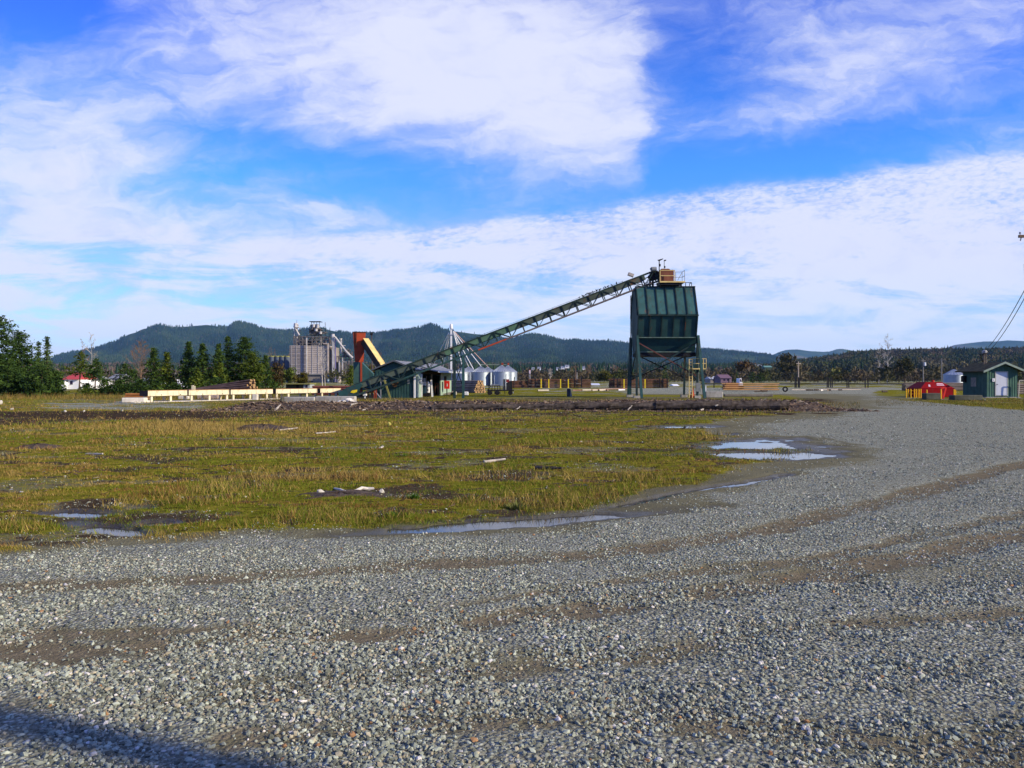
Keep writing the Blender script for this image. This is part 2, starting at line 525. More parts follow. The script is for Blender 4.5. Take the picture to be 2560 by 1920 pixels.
a1 = np.radians(np.concatenate([np.linspace(-180, -52, 60), np.linspace(-50, 50, 460), np.linspace(52, 180, 60)]))
rr = np.concatenate([[.02], np.geomspace(.8, 90, 620), np.geomspace(92, 13000, 120)])
A_, R_ = np.meshgrid(a1, rr)
gx = (R_ * np.sin(A_)).ravel(); gy = (R_ * np.cos(A_)).ravel()
GM = masks(gx, gy)
gz = hgt(gx, gy, GM)
nA = len(a1); nR = len(rr)
ii = (np.arange(nR - 1)[:, None] * nA + np.arange(nA - 1)[None]).ravel()
gf = np.stack([ii, ii + 1, ii + nA + 1, ii + nA], 1)

gm, g, b = new_mat('ground')
co = g.coord()
ga, gv, tr, bk, wt = (g.attr(k) for k in ('grass', 'gravel', 'track', 'bark', 'wet'))
nf = g.noise(co, 9, 6, .65); nm = g.noise(co, 1.1, 5, .6); nl = g.noise(co, .13, 4, .6)
nff = g.noise(co, 55, 4, .6)
dirt = g.ramp(g.m('ADD', g.m('ADD', g.m('MULTIPLY', nf, .3), g.m('MULTIPLY', nff, .35)), g.m('MULTIPLY', nm, .35)), [(.3, (.095, .088, .050)), (.55, (.160, .148, .088)), (.75, (.215, .198, .128))])
trackc = g.ramp(nf, [(.3, (.105, .088, .052)), (.7, (.205, .170, .108))])
v1 = g.vor(co, 38); v2 = g.vor(co, 85)
st = g.sep(v1.outputs['Color'])[0]
stc = g.ramp(st, [(0, (.13, .142, .115)), (.4, (.28, .305, .238)), (.75, (.385, .41, .325)), (.96, (.46, .45, .37)), (1, (.65, .61, .50))])
grav = g.mix(g.m('MULTIPLY', g.sm(nf, .44, .62), .40), g.mix(g.sm(v1.outputs['Distance'], .35, .62), stc, g.mix(g.sep(v2.outputs['Color'])[1], (.11, .108, .075), (.26, .26, .20))), dirt)
nst = g.noise(g.vm('MULTIPLY', co, (.7, 2.2, 1.0)), 2.6, 6, .7)
moss = g.ramp(g.m('ADD', g.m('ADD', g.m('MULTIPLY', nf, .30), g.m('MULTIPLY', nff, .20)), g.m('MULTIPLY', nst, .50)), [(.36, (.035, .024, .012)), (.43, (.075, .068, .012)), (.49, (.145, .150, .014)), (.56, (.225, .190, .024)), (.63, (.24, .165, .04)), (.70, (.09, .052, .024))])
barkc = g.ramp(nf, [(.3, (.022, .015, .010)), (.6, (.065, .046, .030)), (.8, (.14, .10, .065))])
breakup = g.m('MULTIPLY', g.m('SUBTRACT', g.m('ADD', g.m('MULTIPLY', nf, .6), g.m('MULTIPLY', nff, .4)), .5), 1.5)
col = g.mix(g.sm(g.m('ADD', gv, breakup), .30, .62), dirt, grav)
col = g.mix(g.sm(g.m('ADD', tr, breakup), .25, .75), col, trackc)
col = g.mix(g.sm(g.m('ADD', ga, breakup), .25, .60), col, moss)
col = g.mix(g.sm(g.m('ADD', bk, breakup), .3, .7), col, barkc)
col = g.mix(g.m('MULTIPLY', g.sm(g.m('ADD', wt, g.m('MULTIPLY', breakup, .5)), .3, 1.0), .62), col, (.05, .045, .03))
g.L.new(col, b.inputs['Base Color'])
g.L.new(g.m('SUBTRACT', .95, g.m('MULTIPLY', g.sm(wt, .6, 1.0), .5)), b.inputs['Roughness'])
g.L.new(g.m('MULTIPLY', g.sm(wt, .6, 1.0), .25), b.inputs['Specular IOR Level'])
hh = g.m('ADD', g.m('MULTIPLY', nf, g.m('ADD', .5, g.m('MULTIPLY', ga, 1.6))), g.m('ADD', g.m('MULTIPLY', nff, g.m('ADD', .6, ga)), g.m('MULTIPLY', g.m('MULTIPLY', gv, g.m('SUBTRACT', .6, v1.outputs['Distance'])), 1.2)))
g.L.new(g.bump(hh, .8, .035), b.inputs['Normal'])
gro = np_mesh('ground', np.stack([gx, gy, gz], 1), gf, gm, smooth=True)
for k in ('grass', 'gravel', 'track', 'bark', 'wet'):
    at = gro.data.attributes.new(k, 'FLOAT', 'POINT'); at.data.foreach_set('value', GM[k].astype(np.float32))
tag(gro, 'broad flat yard of gravel, dirt and moss running out to the hills', 'ground', kind='structure')

# puddles: level water lying in the hollows
wm, g, b = new_mat('water')
b.inputs['Base Color'].default_value = (.035, .032, .026, 1); b.inputs['Roughness'].default_value = .03
b.inputs['Specular IOR Level'].default_value = .5; b.inputs['IOR'].default_value = 1.33
g.L.new(g.bump(g.noise(g.coord(), 7, 3), .03, .01), b.inputs['Normal'])
PL = ['upper bright puddle where the grass meets the gravel road', 'lower bright puddle where the grass meets the gravel road', 'thin puddle strip below the dark log', 'small puddle strip left of the one below the dark log',
      'tiny pool between the bright puddles and the berm', 'long shallow puddle along the near edge of the road', 'narrow wet strip curving up from the long road puddle', 'wet strip below the lower bright puddle', 'short wet strip at the right end of the long road puddle',
      'wide puddle in the grass at far left', 'small puddle right of the wide one in the left grass', 'lowest puddle in the left grass near the road', 'faint puddle above the lowest one in the left grass']
for k, (cx, cyy, rx, ry, rot) in enumerate(PUDDLES):
    pts = []
    for q in range(40):
        a = q * 2 * math.pi / 40
        x_ = cx + math.cos(a) * rx * 1.5; y_ = cyy + math.sin(a) * ry * 1.5 + (x_ - cx) * math.tan(math.radians(rot))
        p = G(x_, y_); pts.append(Vector((p.x, p.y, -.012 - .0008 * k)))
    tag(MB().add(pts, [tuple(range(40))]).build('puddle', wm, origin=sum(pts, Vector()) / 40), PL[k], 'puddle', 'rain puddles on the yard', 'structure')

# ------------------------------------------------------------------ loose gravel (stones too many to count)
ico_v = []
ph = (1 + 5 ** .5) / 2
for a_, b_ in ((1, ph), (1, -ph), (-1, ph), (-1, -ph)): ico_v += [(0, a_, b_), (a_, b_, 0), (b_, 0, a_)]
ico_v = np.array(ico_v, float); ico_v /= np.linalg.norm(ico_v[0])
ico_f = []
for i in range(12):
    for j in range(i + 1, 12):
        for k in range(j + 1, 12):
            if max(np.linalg.norm(ico_v[i] - ico_v[j]), np.linalg.norm(ico_v[j] - ico_v[k]), np.linalg.norm(ico_v[i] - ico_v[k])) < 1.1:
                n = np.cross(ico_v[j] - ico_v[i], ico_v[k] - ico_v[i])
                ico_f.append((i, j, k) if n @ ico_v[i] > 0 else (i, k, j))
ico_f = np.array(ico_f)
oct_v = np.array([(1, 0, 0), (-1, 0, 0), (0, 1, 0), (0, -1, 0), (0, 0, 1), (0, 0, -1)], float)
oct_f = np.array([(0, 2, 4), (2, 1, 4), (1, 3, 4), (3, 0, 4), (2, 0, 5), (1, 2, 5), (3, 1, 5), (0, 3, 5)])


def stones(n, d0, d1, s0, s1, tv, tf, pw=1.0):
    d = np.sqrt(rng.random(n) * (d1 ** 2 - d0 ** 2) + d0 ** 2)
    a = np.radians(rng.uniform(-41, 41, n))
    x = d * np.tan(a); y = d
    M = masks(x, y, light=False)
    dens = np.clip(M['gravel'] * 1.3 - .22, 0, 1) ** pw + .30 * M['track'] + .30 * (1 - M['grass']) * (1 - M['wet']) * (1 - M['bark'])
    clump = sstep(.36, .62, fbm(x * 2.2, y * 2.6, 4, 55))
    keep = rng.random(n) < dens * (.12 + .95 * clump) * (sstep(d1, d1 * .62, d) if d1 > 12 else 1)
    x, y = x[keep], y[keep]; n = len(x)
    M = {k: v[keep] for k, v in M.items()}
    s = s0 * (s1 / s0) ** (rng.random(n) ** 2.2)
    v = tv[None] * (1 + .34 * (rng.random((n, len(tv), 1)) - .5) * 2)
    v = v * np.stack([s * rng.uniform(.8, 1.35, n), s * rng.uniform(.65, 1.05, n), s * rng.uniform(.5, .9, n)], 1)[:, None]
    Rm = rand_rot(n)
    v = np.einsum('nij,nkj->nki', Rm, v); v[:, :, 2] *= .82
    z = hgt(x, y, M) + s * .22
    v = v + np.stack([x, y, z], 1)[:, None]
    base = np.array([.285, .305, .232])[None] * (.88 if d1 < 7 else 1) * (.36 + 1.2 * rng.random((n, 1)) ** 1.4)
    r = rng.random(n)
    base[r < .14] = np.array([.32, .285, .19]) * (.6 + .7 * rng.random((int((r < .14).sum()), 1)))
    base[r > .965] = np.array([.52, .49, .43]) * (.8 + .35 * rng.random((int((r > .965).sum()), 1)))
    base[(r > .958) & (r < .965)] = (.30, .17, .08)
    f = tf[None] + (np.arange(n) * len(tv))[:, None, None]
    return v.reshape(-1, 3), f.reshape(-1, 3), np.repeat(base, len(tv), 0)


sm_ = attr_mat('gravel_stone', .85, .25, 60)
parts = [stones(210000, 2.6, 6.2, .0038, .018, ico_v, ico_f), stones(200000, 6.2, 11, .005, .017, oct_v, oct_f), stones(190000, 11, 26, .008, .021, oct_v, oct_f), stones(110000, 18, 52, .013, .032, oct_v, oct_f)]
V = []; Fc = []; C = []; o = 0
for v, f, c in parts: V.append(v); Fc.append(f + o); C.append(c); o += len(v)
tag(np_mesh('gravel', np.concatenate(V), np.concatenate(Fc), sm_, np.concatenate(C)), 'loose crushed grey gravel scattered over the near road', 'gravel', kind='stuff')

# ------------------------------------------------------------------ short grass and weeds
def grass(n, d0, d1, seed):
    d = d0 * (d1 / d0) ** rng.random(n)
    a = np.radians(rng.uniform(-42, 42, n)); x = d * np.tan(a); y = d
    M = masks(x, y)
    tall = sstep(.50, .72, fbm(x * .5, y * 1.1, 4, 61))
    px, py = pxpy(x, y)
    tan_patch = np.exp(-((px - 470) / 260) ** 2 - ((py - 1076) / 14) ** 2)
    tall = np.maximum(tall * .8, tan_patch)
    tuft = sstep(.35, .65, fbm(x * 3.3, y * 3.3, 3, 63))
    keep = rng.random(n) < np.clip(M['grass'] * (.40 + .65 * tuft) + tan_patch * .5, 0, 1)
    x, y, d, tall, tuft, tan_patch = (q[keep] for q in (x, y, d, tall, tuft, tan_patch)); n = len(x)
    M = {k: v[keep] for k, v in M.items()}
    h = (.010 + .022 * rng.random(n) + (.17 * tall + .03) * rng.random(n) ** 2.6 + .12 * tan_patch * rng.random(n)) * (.55 + .6 * tuft)
    w = np.maximum(.0022, .00033 * d) * rng.uniform(.7, 1.4, n)
    z = hgt(x, y, M) - .005
    th = rng.uniform(0, 2 * np.pi, n); lean = h * rng.uniform(.1, 1.1, n); la = rng.uniform(0, 2 * np.pi, n)
    b0 = np.stack([x - np.cos(th) * w, y - np.sin(th) * w, z], 1); b1 = np.stack([x + np.cos(th) * w, y + np.sin(th) * w, z], 1)
    tp = np.stack([x + np.cos(la) * lean, y + np.sin(la) * lean, z + h], 1)
    gn = fbm(x * .33, y * .8, 5, 71) * 1.25 - .125 + .16 * (rng.random(n) - .5) + .22 * (fbm(x * 1.6, y * 2.6, 3, 73) - .5) * 2
    green = np.array([.115, .150, .012]); olive = np.array([.225, .195, .022]); tanc = np.array([.29, .205, .06]); rust = np.array([.17, .08, .027])
    t1 = sstep(.60, .44, gn)[:, None]; t2 = sstep(.55, .70, gn)[:, None]
    c = olive[None] * (1 - t1) + green[None] * t1
    c = c * (1 - t2) + tanc[None] * t2
    r = rng.random(n)[:, None]
    rp_ = sstep(.55, .68, fbm(x * .8 + 3, y * 1.6, 4, 141))[:, None]
    c = np.where(r < .08 + .45 * rp_, rust[None] * 1.15, c); c = np.where((r > .86) | (rng.random(n)[:, None] < (tall * .55 + tan_patch * .6)[:, None]), tanc[None], c)
    c = c * rng.uniform(.55, 1.35, (n, 1))
    V = np.stack([b0, b1, tp], 1).reshape(-1, 3)
    return V, np.arange(3 * n).reshape(-1, 3), np.repeat(c, 3, 0)


gmat = attr_mat('grass_blade', .85, .2, 3)
v, f, c = grass(1150000, 6.8, 64, 1)
tag(np_mesh('grass', v, f, gmat, c), 'short olive and tan grass growing over the yard', 'grass', kind='stuff')

# a few clumps that stand out from the turf
for px_, py_, r_, h_, cl_, lab in [(1290, 1277, .20, .13, (.16, .17, .05), 'lone tuft of pale green grass at the gravel edge'), (980, 1297, .14, .08, (.07, .16, .012), 'bright green weed clump near the left end of the long puddle'), (1036, 1252, .16, .10, (.08, .17, .015), 'bright green weed clump in the grass above the long puddle'), (1010, 1146, .30, .14, (.07, .14, .015), 'broad-leaved green weed clump in the middle of the field')]:
    p = G(px_, py_); n = 150; rr2 = np.random.default_rng(px_); a = rr2.uniform(0, 6.283, n); s_ = rr2.random(n) ** .6
    b = np.stack([p.x + np.cos(a) * r_ * s_ * .35, p.y + np.sin(a) * r_ * s_ * .35, np.full(n, .012)], 1); w_ = .007
    tip = np.stack([p.x + np.cos(a) * r_ * s_, p.y + np.sin(a) * r_ * s_, .02 + h_ * (1.1 - .6 * s_) * rr2.uniform(.5, 1.1, n)], 1); o2 = np.stack([-np.sin(a) * w_, np.cos(a) * w_, a * 0], 1)
    cc = np.array(cl_)[None] * rr2.uniform(.5, 1.4, (n, 1))
    tag(np_mesh('weed_clump', np.stack([b - o2, b + o2, tip], 1).reshape(-1, 3), np.arange(3 * n).reshape(-1, 3), gmat, np.repeat(cc, 3, 0), origin=p), lab, 'weed')

# dry weeds standing along the berm
def weeds(cx, cyv, spread, n, h0, h1, colr):
    out = []
    for _ in range(n):
        px = rng.uniform(cx[0], cx[1]); d = rng.uniform(*cyv); x = X(px, d); h = rng.uniform(h0, h1)
        out.append((x, d, h))
    return np.array(out)


wp = np.concatenate([weeds((-150, 2080), (36.5, 39.4), 0, 700, .08, .32, 0), weeds((-250, 700), (62, 72), 0, 6500, .12, .55, 0), weeds((700, 1950), (47, 62), 0, 2600, .12, .4, 0),
                     weeds((1960, 2150), (43, 54), 0, 700, .06, .26, 0), weeds((2190, 2750), (47, 66), 0, 6000, .02, .10, 0)])
n = len(wp)
th = rng.uniform(0, 6.283, n); w = .007 + .010 * rng.random(n); la = rng.uniform(0, 6.283, n); le = wp[:, 2] * rng.uniform(0, .7, n)
b0 = np.stack([wp[:, 0] - np.cos(th) * w, wp[:, 1] - np.sin(th) * w, np.zeros(n)], 1); b1 = np.stack([wp[:, 0] + np.cos(th) * w, wp[:, 1] + np.sin(th) * w, np.zeros(n)], 1)
tp = np.stack([wp[:, 0] + np.cos(la) * le, wp[:, 1] + np.sin(la) * le, wp[:, 2]], 1)
c = np.array([.22, .15, .045])[None] * rng.uniform(.35, 1.3, (n, 1)); c[rng.random(n) < .3] = (.085, .09, .015)
tag(np_mesh('dry_weeds', np.stack([b0, b1, tp], 1).reshape(-1, 3), np.arange(3 * n).reshape(-1, 3), gmat, np.repeat(c, 3, 0)), 'dry tan weeds standing along the berm and yard edges', 'weeds', kind='stuff')

# ------------------------------------------------------------------ bark berm with its debris and logs
m_bark_g, g, b = new_mat('bark_soil')
n1 = g.noise(g.coord(), 5, 7, .7)
g.L.new(g.ramp(n1, [(.3, (.026, .018, .012)), (.55, (.080, .055, .036)), (.75, (.16, .115, .072))]), b.inputs['Base Color'])
b.inputs['Roughness'].default_value = .95; g.L.new(g.bump(n1, 1.0, .12), b.inputs['Normal'])
bx = np.linspace(X(520, 41), X(2140, 41), 420); bt = np.linspace(0, 1, 26)
BX, BT = np.meshgrid(bx, bt)
bl = sstep(bx[0], bx[0] + 3, BX) * sstep(bx[-1], bx[-1] - 3.2, BX)
yc = 41.2 + (fbm(BX * .3, BX * 0, 3, 5) - .5) * .8
BY = yc - 1.5 + BT * 3.6
BZ = np.sin(np.pi * BT) ** .8 * bl * (.30 + .30 * fbm(BX * .55, BT * 2, 4, 15) + .12 * sstep(X(1300, 41), X(2000, 41), BX)) + (fbm(BX * 4, BY * 4, 3, 33) - .5) * .12 * bl - .03
ii = (np.arange(25)[:, None] * 420 + np.arange(419)[None]).ravel()
berm = np_mesh('bark_berm', np.stack([BX, BY, BZ], -1).reshape(-1, 3), np.stack([ii, ii + 1, ii + 421, ii + 420], 1), m_bark_g, smooth=True)
tag(berm, 'long low berm of dark bark and soil across the yard', 'berm', kind='structure')


def berm_z(x, y):
    k = np.argmin(np.abs(bx - x)); j = np.argmin(np.abs(BY[:, k] - y)); return float(BZ[j, k])


n = 8200
sx = rng.uniform(bx[0] - .5, bx[-1] + .3, n); sy = 41.2 + np.where(rng.random(n) < .4, rng.normal(-1.95, .2, n), rng.normal(-.5, .7, n))
kx = np.clip(np.searchsorted(bx, sx), 0, 419); ty = np.clip(((sy - (BY[0, kx])) / 3.6 * 25).astype(int), 0, 25)
sz = np.maximum(BZ[ty, kx], 0) + .015
cube_v = np.array([(i, j, k) for i in (-.5, .5) for j in (-.5, .5) for k in (-.5, .5)], float)
cube_f = np.array([(0, 1, 3, 2), (4, 6, 7, 5), (0, 4, 5, 1), (2, 3, 7, 6), (0, 2, 6, 4), (1, 5, 7, 3)])
S = np.stack([.06 + .42 * rng.random(n) ** 3, .03 + .06 * rng.random(n), .015 + .04 * rng.random(n)], 1)
v = cube_v[None] * S[:, None]; v *= 1 + .5 * (rng.random(v.shape) - .5)
tilt = rng.normal(0, .28, n); az = rng.uniform(0, 6.283, n)
x2 = v[:, :, 0] * np.cos(tilt)[:, None] - v[:, :, 2] * np.sin(tilt)[:, None]; z2 = v[:, :, 0] * np.sin(tilt)[:, None] + v[:, :, 2] * np.cos(tilt)[:, None]
xx = x2 * np.cos(az)[:, None] - v[:, :, 1] * np.sin(az)[:, None] + sx[:, None]; yy2 = x2 * np.sin(az)[:, None] + v[:, :, 1] * np.cos(az)[:, None] + sy[:, None]
c = np.array([.15, .105, .072])[None] * rng.uniform(.25, 1.5, (n, 1)); c[rng.random(n) < .07] = (.28, .23, .17)
m_chip = attr_mat('bark_chip', .9, .3, 20)
tag(np_mesh('bark_debris', np.stack([xx, yy2, z2 + sz[:, None]], -1).reshape(-1, 3), (cube_f[None] + (np.arange(n) * 8)[:, None, None]).reshape(-1, 4), m_chip, np.repeat(c, 8, 0)),
    'broken bark and wood chips lying over the dark berm', 'bark debris', kind='stuff')

# litter of bark bits and twigs over the field
n = 5200
dl = 8.0 * (42 / 8.0) ** rng.random(n); al = np.radians(rng.uniform(-40, 33, n)); xl_ = dl * np.tan(al)
Ml = masks(xl_, dl); kp = (Ml['grass'] + Ml['bark'] > .35) & (rng.random(n) < .15 + .85 * sstep(.5, .62, fbm(xl_ * .8, dl * 1.6, 3, 151))); xl_, dl = xl_[kp], dl[kp]; Ml = {k: v[kp] for k, v in Ml.items()}; n = len(xl_)
S = np.stack([.03 + .22 * rng.random(n) ** 3, .012 + .022 * rng.random(n), .008 + .015 * rng.random(n)], 1)
S = S * np.clip(dl / 22, .35, 1)[:, None]
v = cube_v[None] * S[:, None]; v *= 1 + .5 * (rng.random(v.shape) - .5)
az = rng.uniform(0, 6.283, n); tl = rng.normal(0, .2, n)
x2 = v[:, :, 0] * np.cos(tl)[:, None] - v[:, :, 2] * np.sin(tl)[:, None]; z2 = v[:, :, 0] * np.sin(tl)[:, None] + v[:, :, 2]
V = np.stack([x2 * np.cos(az)[:, None] - v[:, :, 1] * np.sin(az)[:, None] + xl_[:, None], x2 * np.sin(az)[:, None] + v[:, :, 1] * np.cos(az)[:, None] + dl[:, None], z2 + (hgt(xl_, dl, Ml) + .015)[:, None]], -1)
c = np.array([.085, .055, .035])[None] * rng.uniform(.3, 1.8, (n, 1)); c[rng.random(n) < .07] = (.22, .19, .13)
tag(np_mesh('bark_litter', V.reshape(-1, 3), (cube_f[None] + (np.arange(n) * 8)[:, None, None]).reshape(-1, 4), m_chip, np.repeat(c, 8, 0)), 'scattered bark bits and twigs over the grass field', 'litter', kind='stuff')

m_darklog = mat('dark_log_bark', (.070, .056, .044), .75, .95, scale=5, bump=.9, grime=.6, spec=.05)
m_grey_wood = mat('grey_driftwood', (.36, .32, .26), .35, .85, scale=6)
m_cutend = mat('log_cut_end', (.30, .19, .09), .4, .85, scale=9)


def wobbly_log(name, a, b, r0, r1, m, label, cat='log', seg=14, wob=.04, group=None, n=12):
    a = Vector(a); b = Vector(b); mb = MB(); t = (b - a).normalized(); p = t.cross(Vector((0, 0, 1))).normalized(); q = p.cross(t)
    vs = []
    for s_ in range(seg + 1):
        u = s_ / seg; c_ = a.lerp(b, u) + q * wob * math.sin(u * 7) * r0 * 3 + p * wob * random.uniform(-1, 1)
        rad = r0 + (r1 - r0) * u
        for k in range(n):
            an = 2 * math.pi * k / n; rk = rad * random.uniform(.78, 1.12)
            vs.append(c_ + (p * math.cos(an) + q * math.sin(an)) * rk)
    fs = [(s_ * n + k, (s_ + 1) * n + k, (s_ + 1) * n + (k + 1) % n, s_ * n + (k + 1) % n) for s_ in range(seg) for k in range(n)]
    fs += [tuple(range(n)), tuple(seg * n + n - 1 - k for k in range(n))]
    mb.add(vs, fs)
    return tag(mb.build(name, m, origin=(a + b) / 2, smooth=False), label, cat, group)


wobbly_log('fallen_log', (X(1420, 40), 39.85, .24), (X(1770, 40), 39.75, .28), .19, .22, m_darklog, 'dark rotting log along the berm, nearer the middle of the yard')
wobbly_log('fallen_log', (X(1640, 39.6), 39.75, .27), (X(1968, 39.6), 39.5, .30), .23, .27, m_darklog, 'thick dark rotting log at the right end of the berm')
wobbly_log('fallen_log', (X(1080, 40), 39.9, .16), (X(1435, 40), 39.85, .22), .16, .19, m_darklog, 'thinner dark log along the berm below the trailer')
STK = [((688, 1025), (702, 1012), .1, 'pale curved branch leaning on the left part of the berm'), ((876, 1012), (893, 1008), .09, 'pale stick on the berm below the rubble heap'),
       ((1570, 1024), (1580, 1014), .05, 'short pale stick leaning against the dark log'), ((1750, 1030), (1763, 1020), .11, 'yellowish split stick at the foot of the dark log'),
       ((1788, 1015), (1800, 1009), .07, 'short grey stick on the chips by the thick log'), ((905, 1026), (918, 1021), .06, 'short grey stick on the middle of the berm'), ((1292, 1024), (1300, 1016), .05, 'thin pale stick on the berm right of the shed')]
for (p0, p1, r_, lab) in STK:
    d = 39.3
    a = W(p0[0], p0[1], d); b_ = W(p1[0], p1[1], d + .3)
    a.z = max(a.z, .05)
    wobbly_log('broken_branch', a, b_, r_ * .6, r_ * .35, m_grey_wood, lab, 'branch', 6, .03, 'pale sticks on the berm', 6)

# driftwood, stones and bits lying in the grass
mb = MB()
pts = [G(836, 1230), G(850, 1235), G(868, 1238), G(890, 1235), G(905, 1231), G(921, 1230)]
pts = [Vector((p.x, p.y, .05 + .015 * math.sin(i * 2))) for i, p in enumerate(pts)]
for i in range(5): mb.tube(pts[i], pts[i + 1], .014 + .002 * i, .016 + .002 * i, 7)
mb.tube(pts[-1], pts[-1] + Vector((.08, .0, .01)), .028, .015, 7)
tag(mb.build('driftwood_branch', mat('bleached_wood', (.55, .50, .42), .2, .85, scale=9), origin=pts[2]), 'bleached white crooked branch lying in the grass beside dark soil', 'branch')
m_wstone = mat('pale_stone', (.44, .41, .34), .2, .85, scale=9, bump=.4)
m_gstone = mat('grey_stone', (.25, .25, .24), .3, .85, scale=9, bump=.4)
SL = [(801, 1240, .085, 'white block-like stone on the dark soil patch left of the bleached branch', 1), (612, 1248, .04, 'small pale stone in the grass, leftmost of the row left of the bleached branch', 1), (664, 1253, .035, 'small pale stone second in the row left of the bleached branch', 1),
      (740, 1249, .035, 'pale stone nearest left of the dark soil patch', 1), (795, 1248, .04, 'tan stone just below the white block-like stone', 1), (815, 1250, .045, 'grey stone right below the white block-like stone', 0), (955, 1236, .06, 'pale stone in the grass right of the bleached branch', 1),
      (135, 1233, .055, 'pale stone at far left in the grass', 1), (122, 1235, .05, 'grey stone beside the pale one at far left in the grass', 0), (56, 1237, .05, 'pale stone nearest the left edge of the grass', 1), (252, 1215, .03, 'tiny white stone in the left grass above the puddle', 1),
      (30, 1232, .06, 'dull grey stone at the very left edge of the grass', 0), (485, 1262, .035, 'small grey stone in the grass above the road, left of the pale row', 0), (992, 1070, .045, 'small white stone beside the yellow lump in the far grass', 1),
      (1203, 1104, .04, 'white stone in the middle of the grass field', 1), (1278, 1112, .05, 'white stone in the grass right of the one in mid field', 1), (1452, 1108, .06, 'pale stone in the dark gravelly patch of the field', 1), (975, 1099, .05, 'white stone in the field below the yellow lump', 1)]


def rock(px, py, s, lab, pale, name='stone', m=None, cat='stone'):
    p = G(px, py); s = s * .74; vs = ico_v * (1 + .5 * (rng.random((12, 1)) - .5)) * np.array([s * 1.2, s, s * .85])
    vs = vs @ rand_rot(1)[0].T
    o = MB().add([p + Vector(q) + Vector((0, 0, s * .6)) for q in vs], [tuple(int(i) for i in f) for f in ico_f]).build(name, m or (m_wstone if pale else m_gstone), origin=p, bevel=s * .12)
    return tag(o, lab, cat, 'stones lying in the grass' if cat == 'stone' else None)


for a in SL: rock(*a)
rock(974, 1066, .12, 'yellow lump lying in the far grass', 1, 'yellow_lump', mat('faded_yellow', (.55, .47, .10), .2), 'lump')
rock(1399, 1224, .045, 'orange brick fragment in the near grass', 1, 'brick_fragment', mat('brick_orange', (.42, .15, .05), .2), 'brick')
# dark soil mounds
for k, (px, py, rx, h, lab) in enumerate([(850, 1243, .75, .10, 'low mound of dark soil around the bleached branch'), (95, 1124, .55, .16, 'small dark soil heap in the left field'), (660, 1076, .9, .22, 'dark root heap in the far grass'), (230, 1138, .6, .10, 'low dark heap with wood bits in the left field')]):
    p = G(px, py); vs = []; fs = []; n_ = 18
    for i in range(7):
        u = i / 6
        for j in range(n_):
            an = 2 * math.pi * j / n_; rad = rx * (1 - u) * (1 + .25 * math.sin(j * 2.3 + k)); vs.append(p + Vector((math.cos(an) * rad * 1.4, math.sin(an) * rad, -.03 + h * math.sin(u * math.pi / 2) * random.uniform(.75, 1.15))))
    fs = [(i * n_ + j, i * n_ + (j + 1) % n_, (i + 1) * n_ + (j + 1) % n_, (i + 1) * n_ + j) for i in range(6) for j in range(n_)]
    tag(MB().add(vs, fs).build('soil_mound', m_bark_g, origin=p), lab, 'soil mound', kind='structure')
FB = [((700, 1080), (745, 1076), 'grey root stick on the dark root heap'), ((950, 1128), (958, 1124), 'thin pale twig in the field above the weeds'), ((215, 1142), (258, 1144), 'weathered board lying by the dark heap in the left field'), ((790, 1089), (840, 1086), 'dead stick in the far grass right of the root heap'),
      ((1210, 1162), (1262, 1158), 'dead stick in the middle of the grass field'), ((1555, 1060), (1600, 1053), 'dark stick beside the thin puddle strip'), ((1340, 1176), (1405, 1182), 'dark half-buried stick in the right grass')]
for i, (p0, p1, lab) in enumerate(FB):
    a = G(*p0); b_ = G(*p1); a.z = .05; b_.z = .08
    wobbly_log('dead_stick', a, b_, .035, .02, m_darklog if 'dark' in lab and 'heap' not in lab else m_grey_wood, lab, 'stick', 5, .02, 'sticks lying in the grass', 6)

# ================================================================== HILLS AND WOODS
SKYL = [(-900, 905), (-200, 905), (60, 902), (120, 893), (181, 876), (199, 876), (244, 865), (289, 851), (307, 839), (322, 831), (340, 826), (353, 819), (381, 812), (401, 807), (418, 810), (430, 813), (455, 812), (481, 810), (517, 807), (553, 812), (571, 814), (578, 808), (584, 803), (593, 801), (605, 802),
        (616, 804), (644, 812), (662, 819), (701, 822), (731, 822), (758, 819), (776, 813), (795, 817), (822, 820), (845, 825), (876, 829), (903, 829), (939, 829), (966, 826), (988, 821), (1022, 820), (1051, 814), (1066, 809), (1078, 806), (1091, 810), (1107, 818), (1124, 822), (1158, 826), (1185, 830), (1212, 832),
        (1257, 838), (1290, 840), (1315, 833), (1340, 832), (1368, 837), (1395, 844), (1413, 848), (1440, 846), (1476, 849), (1503, 850), (1521, 849), (1548, 852), (1574, 856), (1660, 863), (1751, 869), (1800, 872), (1858, 877), (1895, 881), (1924, 884), (1940, 890), (2000, 905), (2100, 925), (2300, 938), (3600, 940)]
FARL = [(1700, 935), (1850, 905), (1934, 886), (1949, 879), (1967, 874), (1994, 873), (2021, 877), (2057, 879), (2077, 878), (2088, 873), (2103, 871), (2126, 875), (2180, 884), (2280, 890), (2340, 884), (2362, 870), (2386, 862), (2416, 858), (2461, 853), (2491, 853), (2519, 850), (2560, 852), (2800, 846), (3400, 870)]
NEARL = [(1780, 950), (1880, 940), (1960, 926), (2050, 912), (2150, 897), (2240, 893), (2362, 890), (2460, 893), (2560, 888), (2800, 884), (3500, 890)]
RM, RF, RN = 5500.0, 10500.0, 1650.0


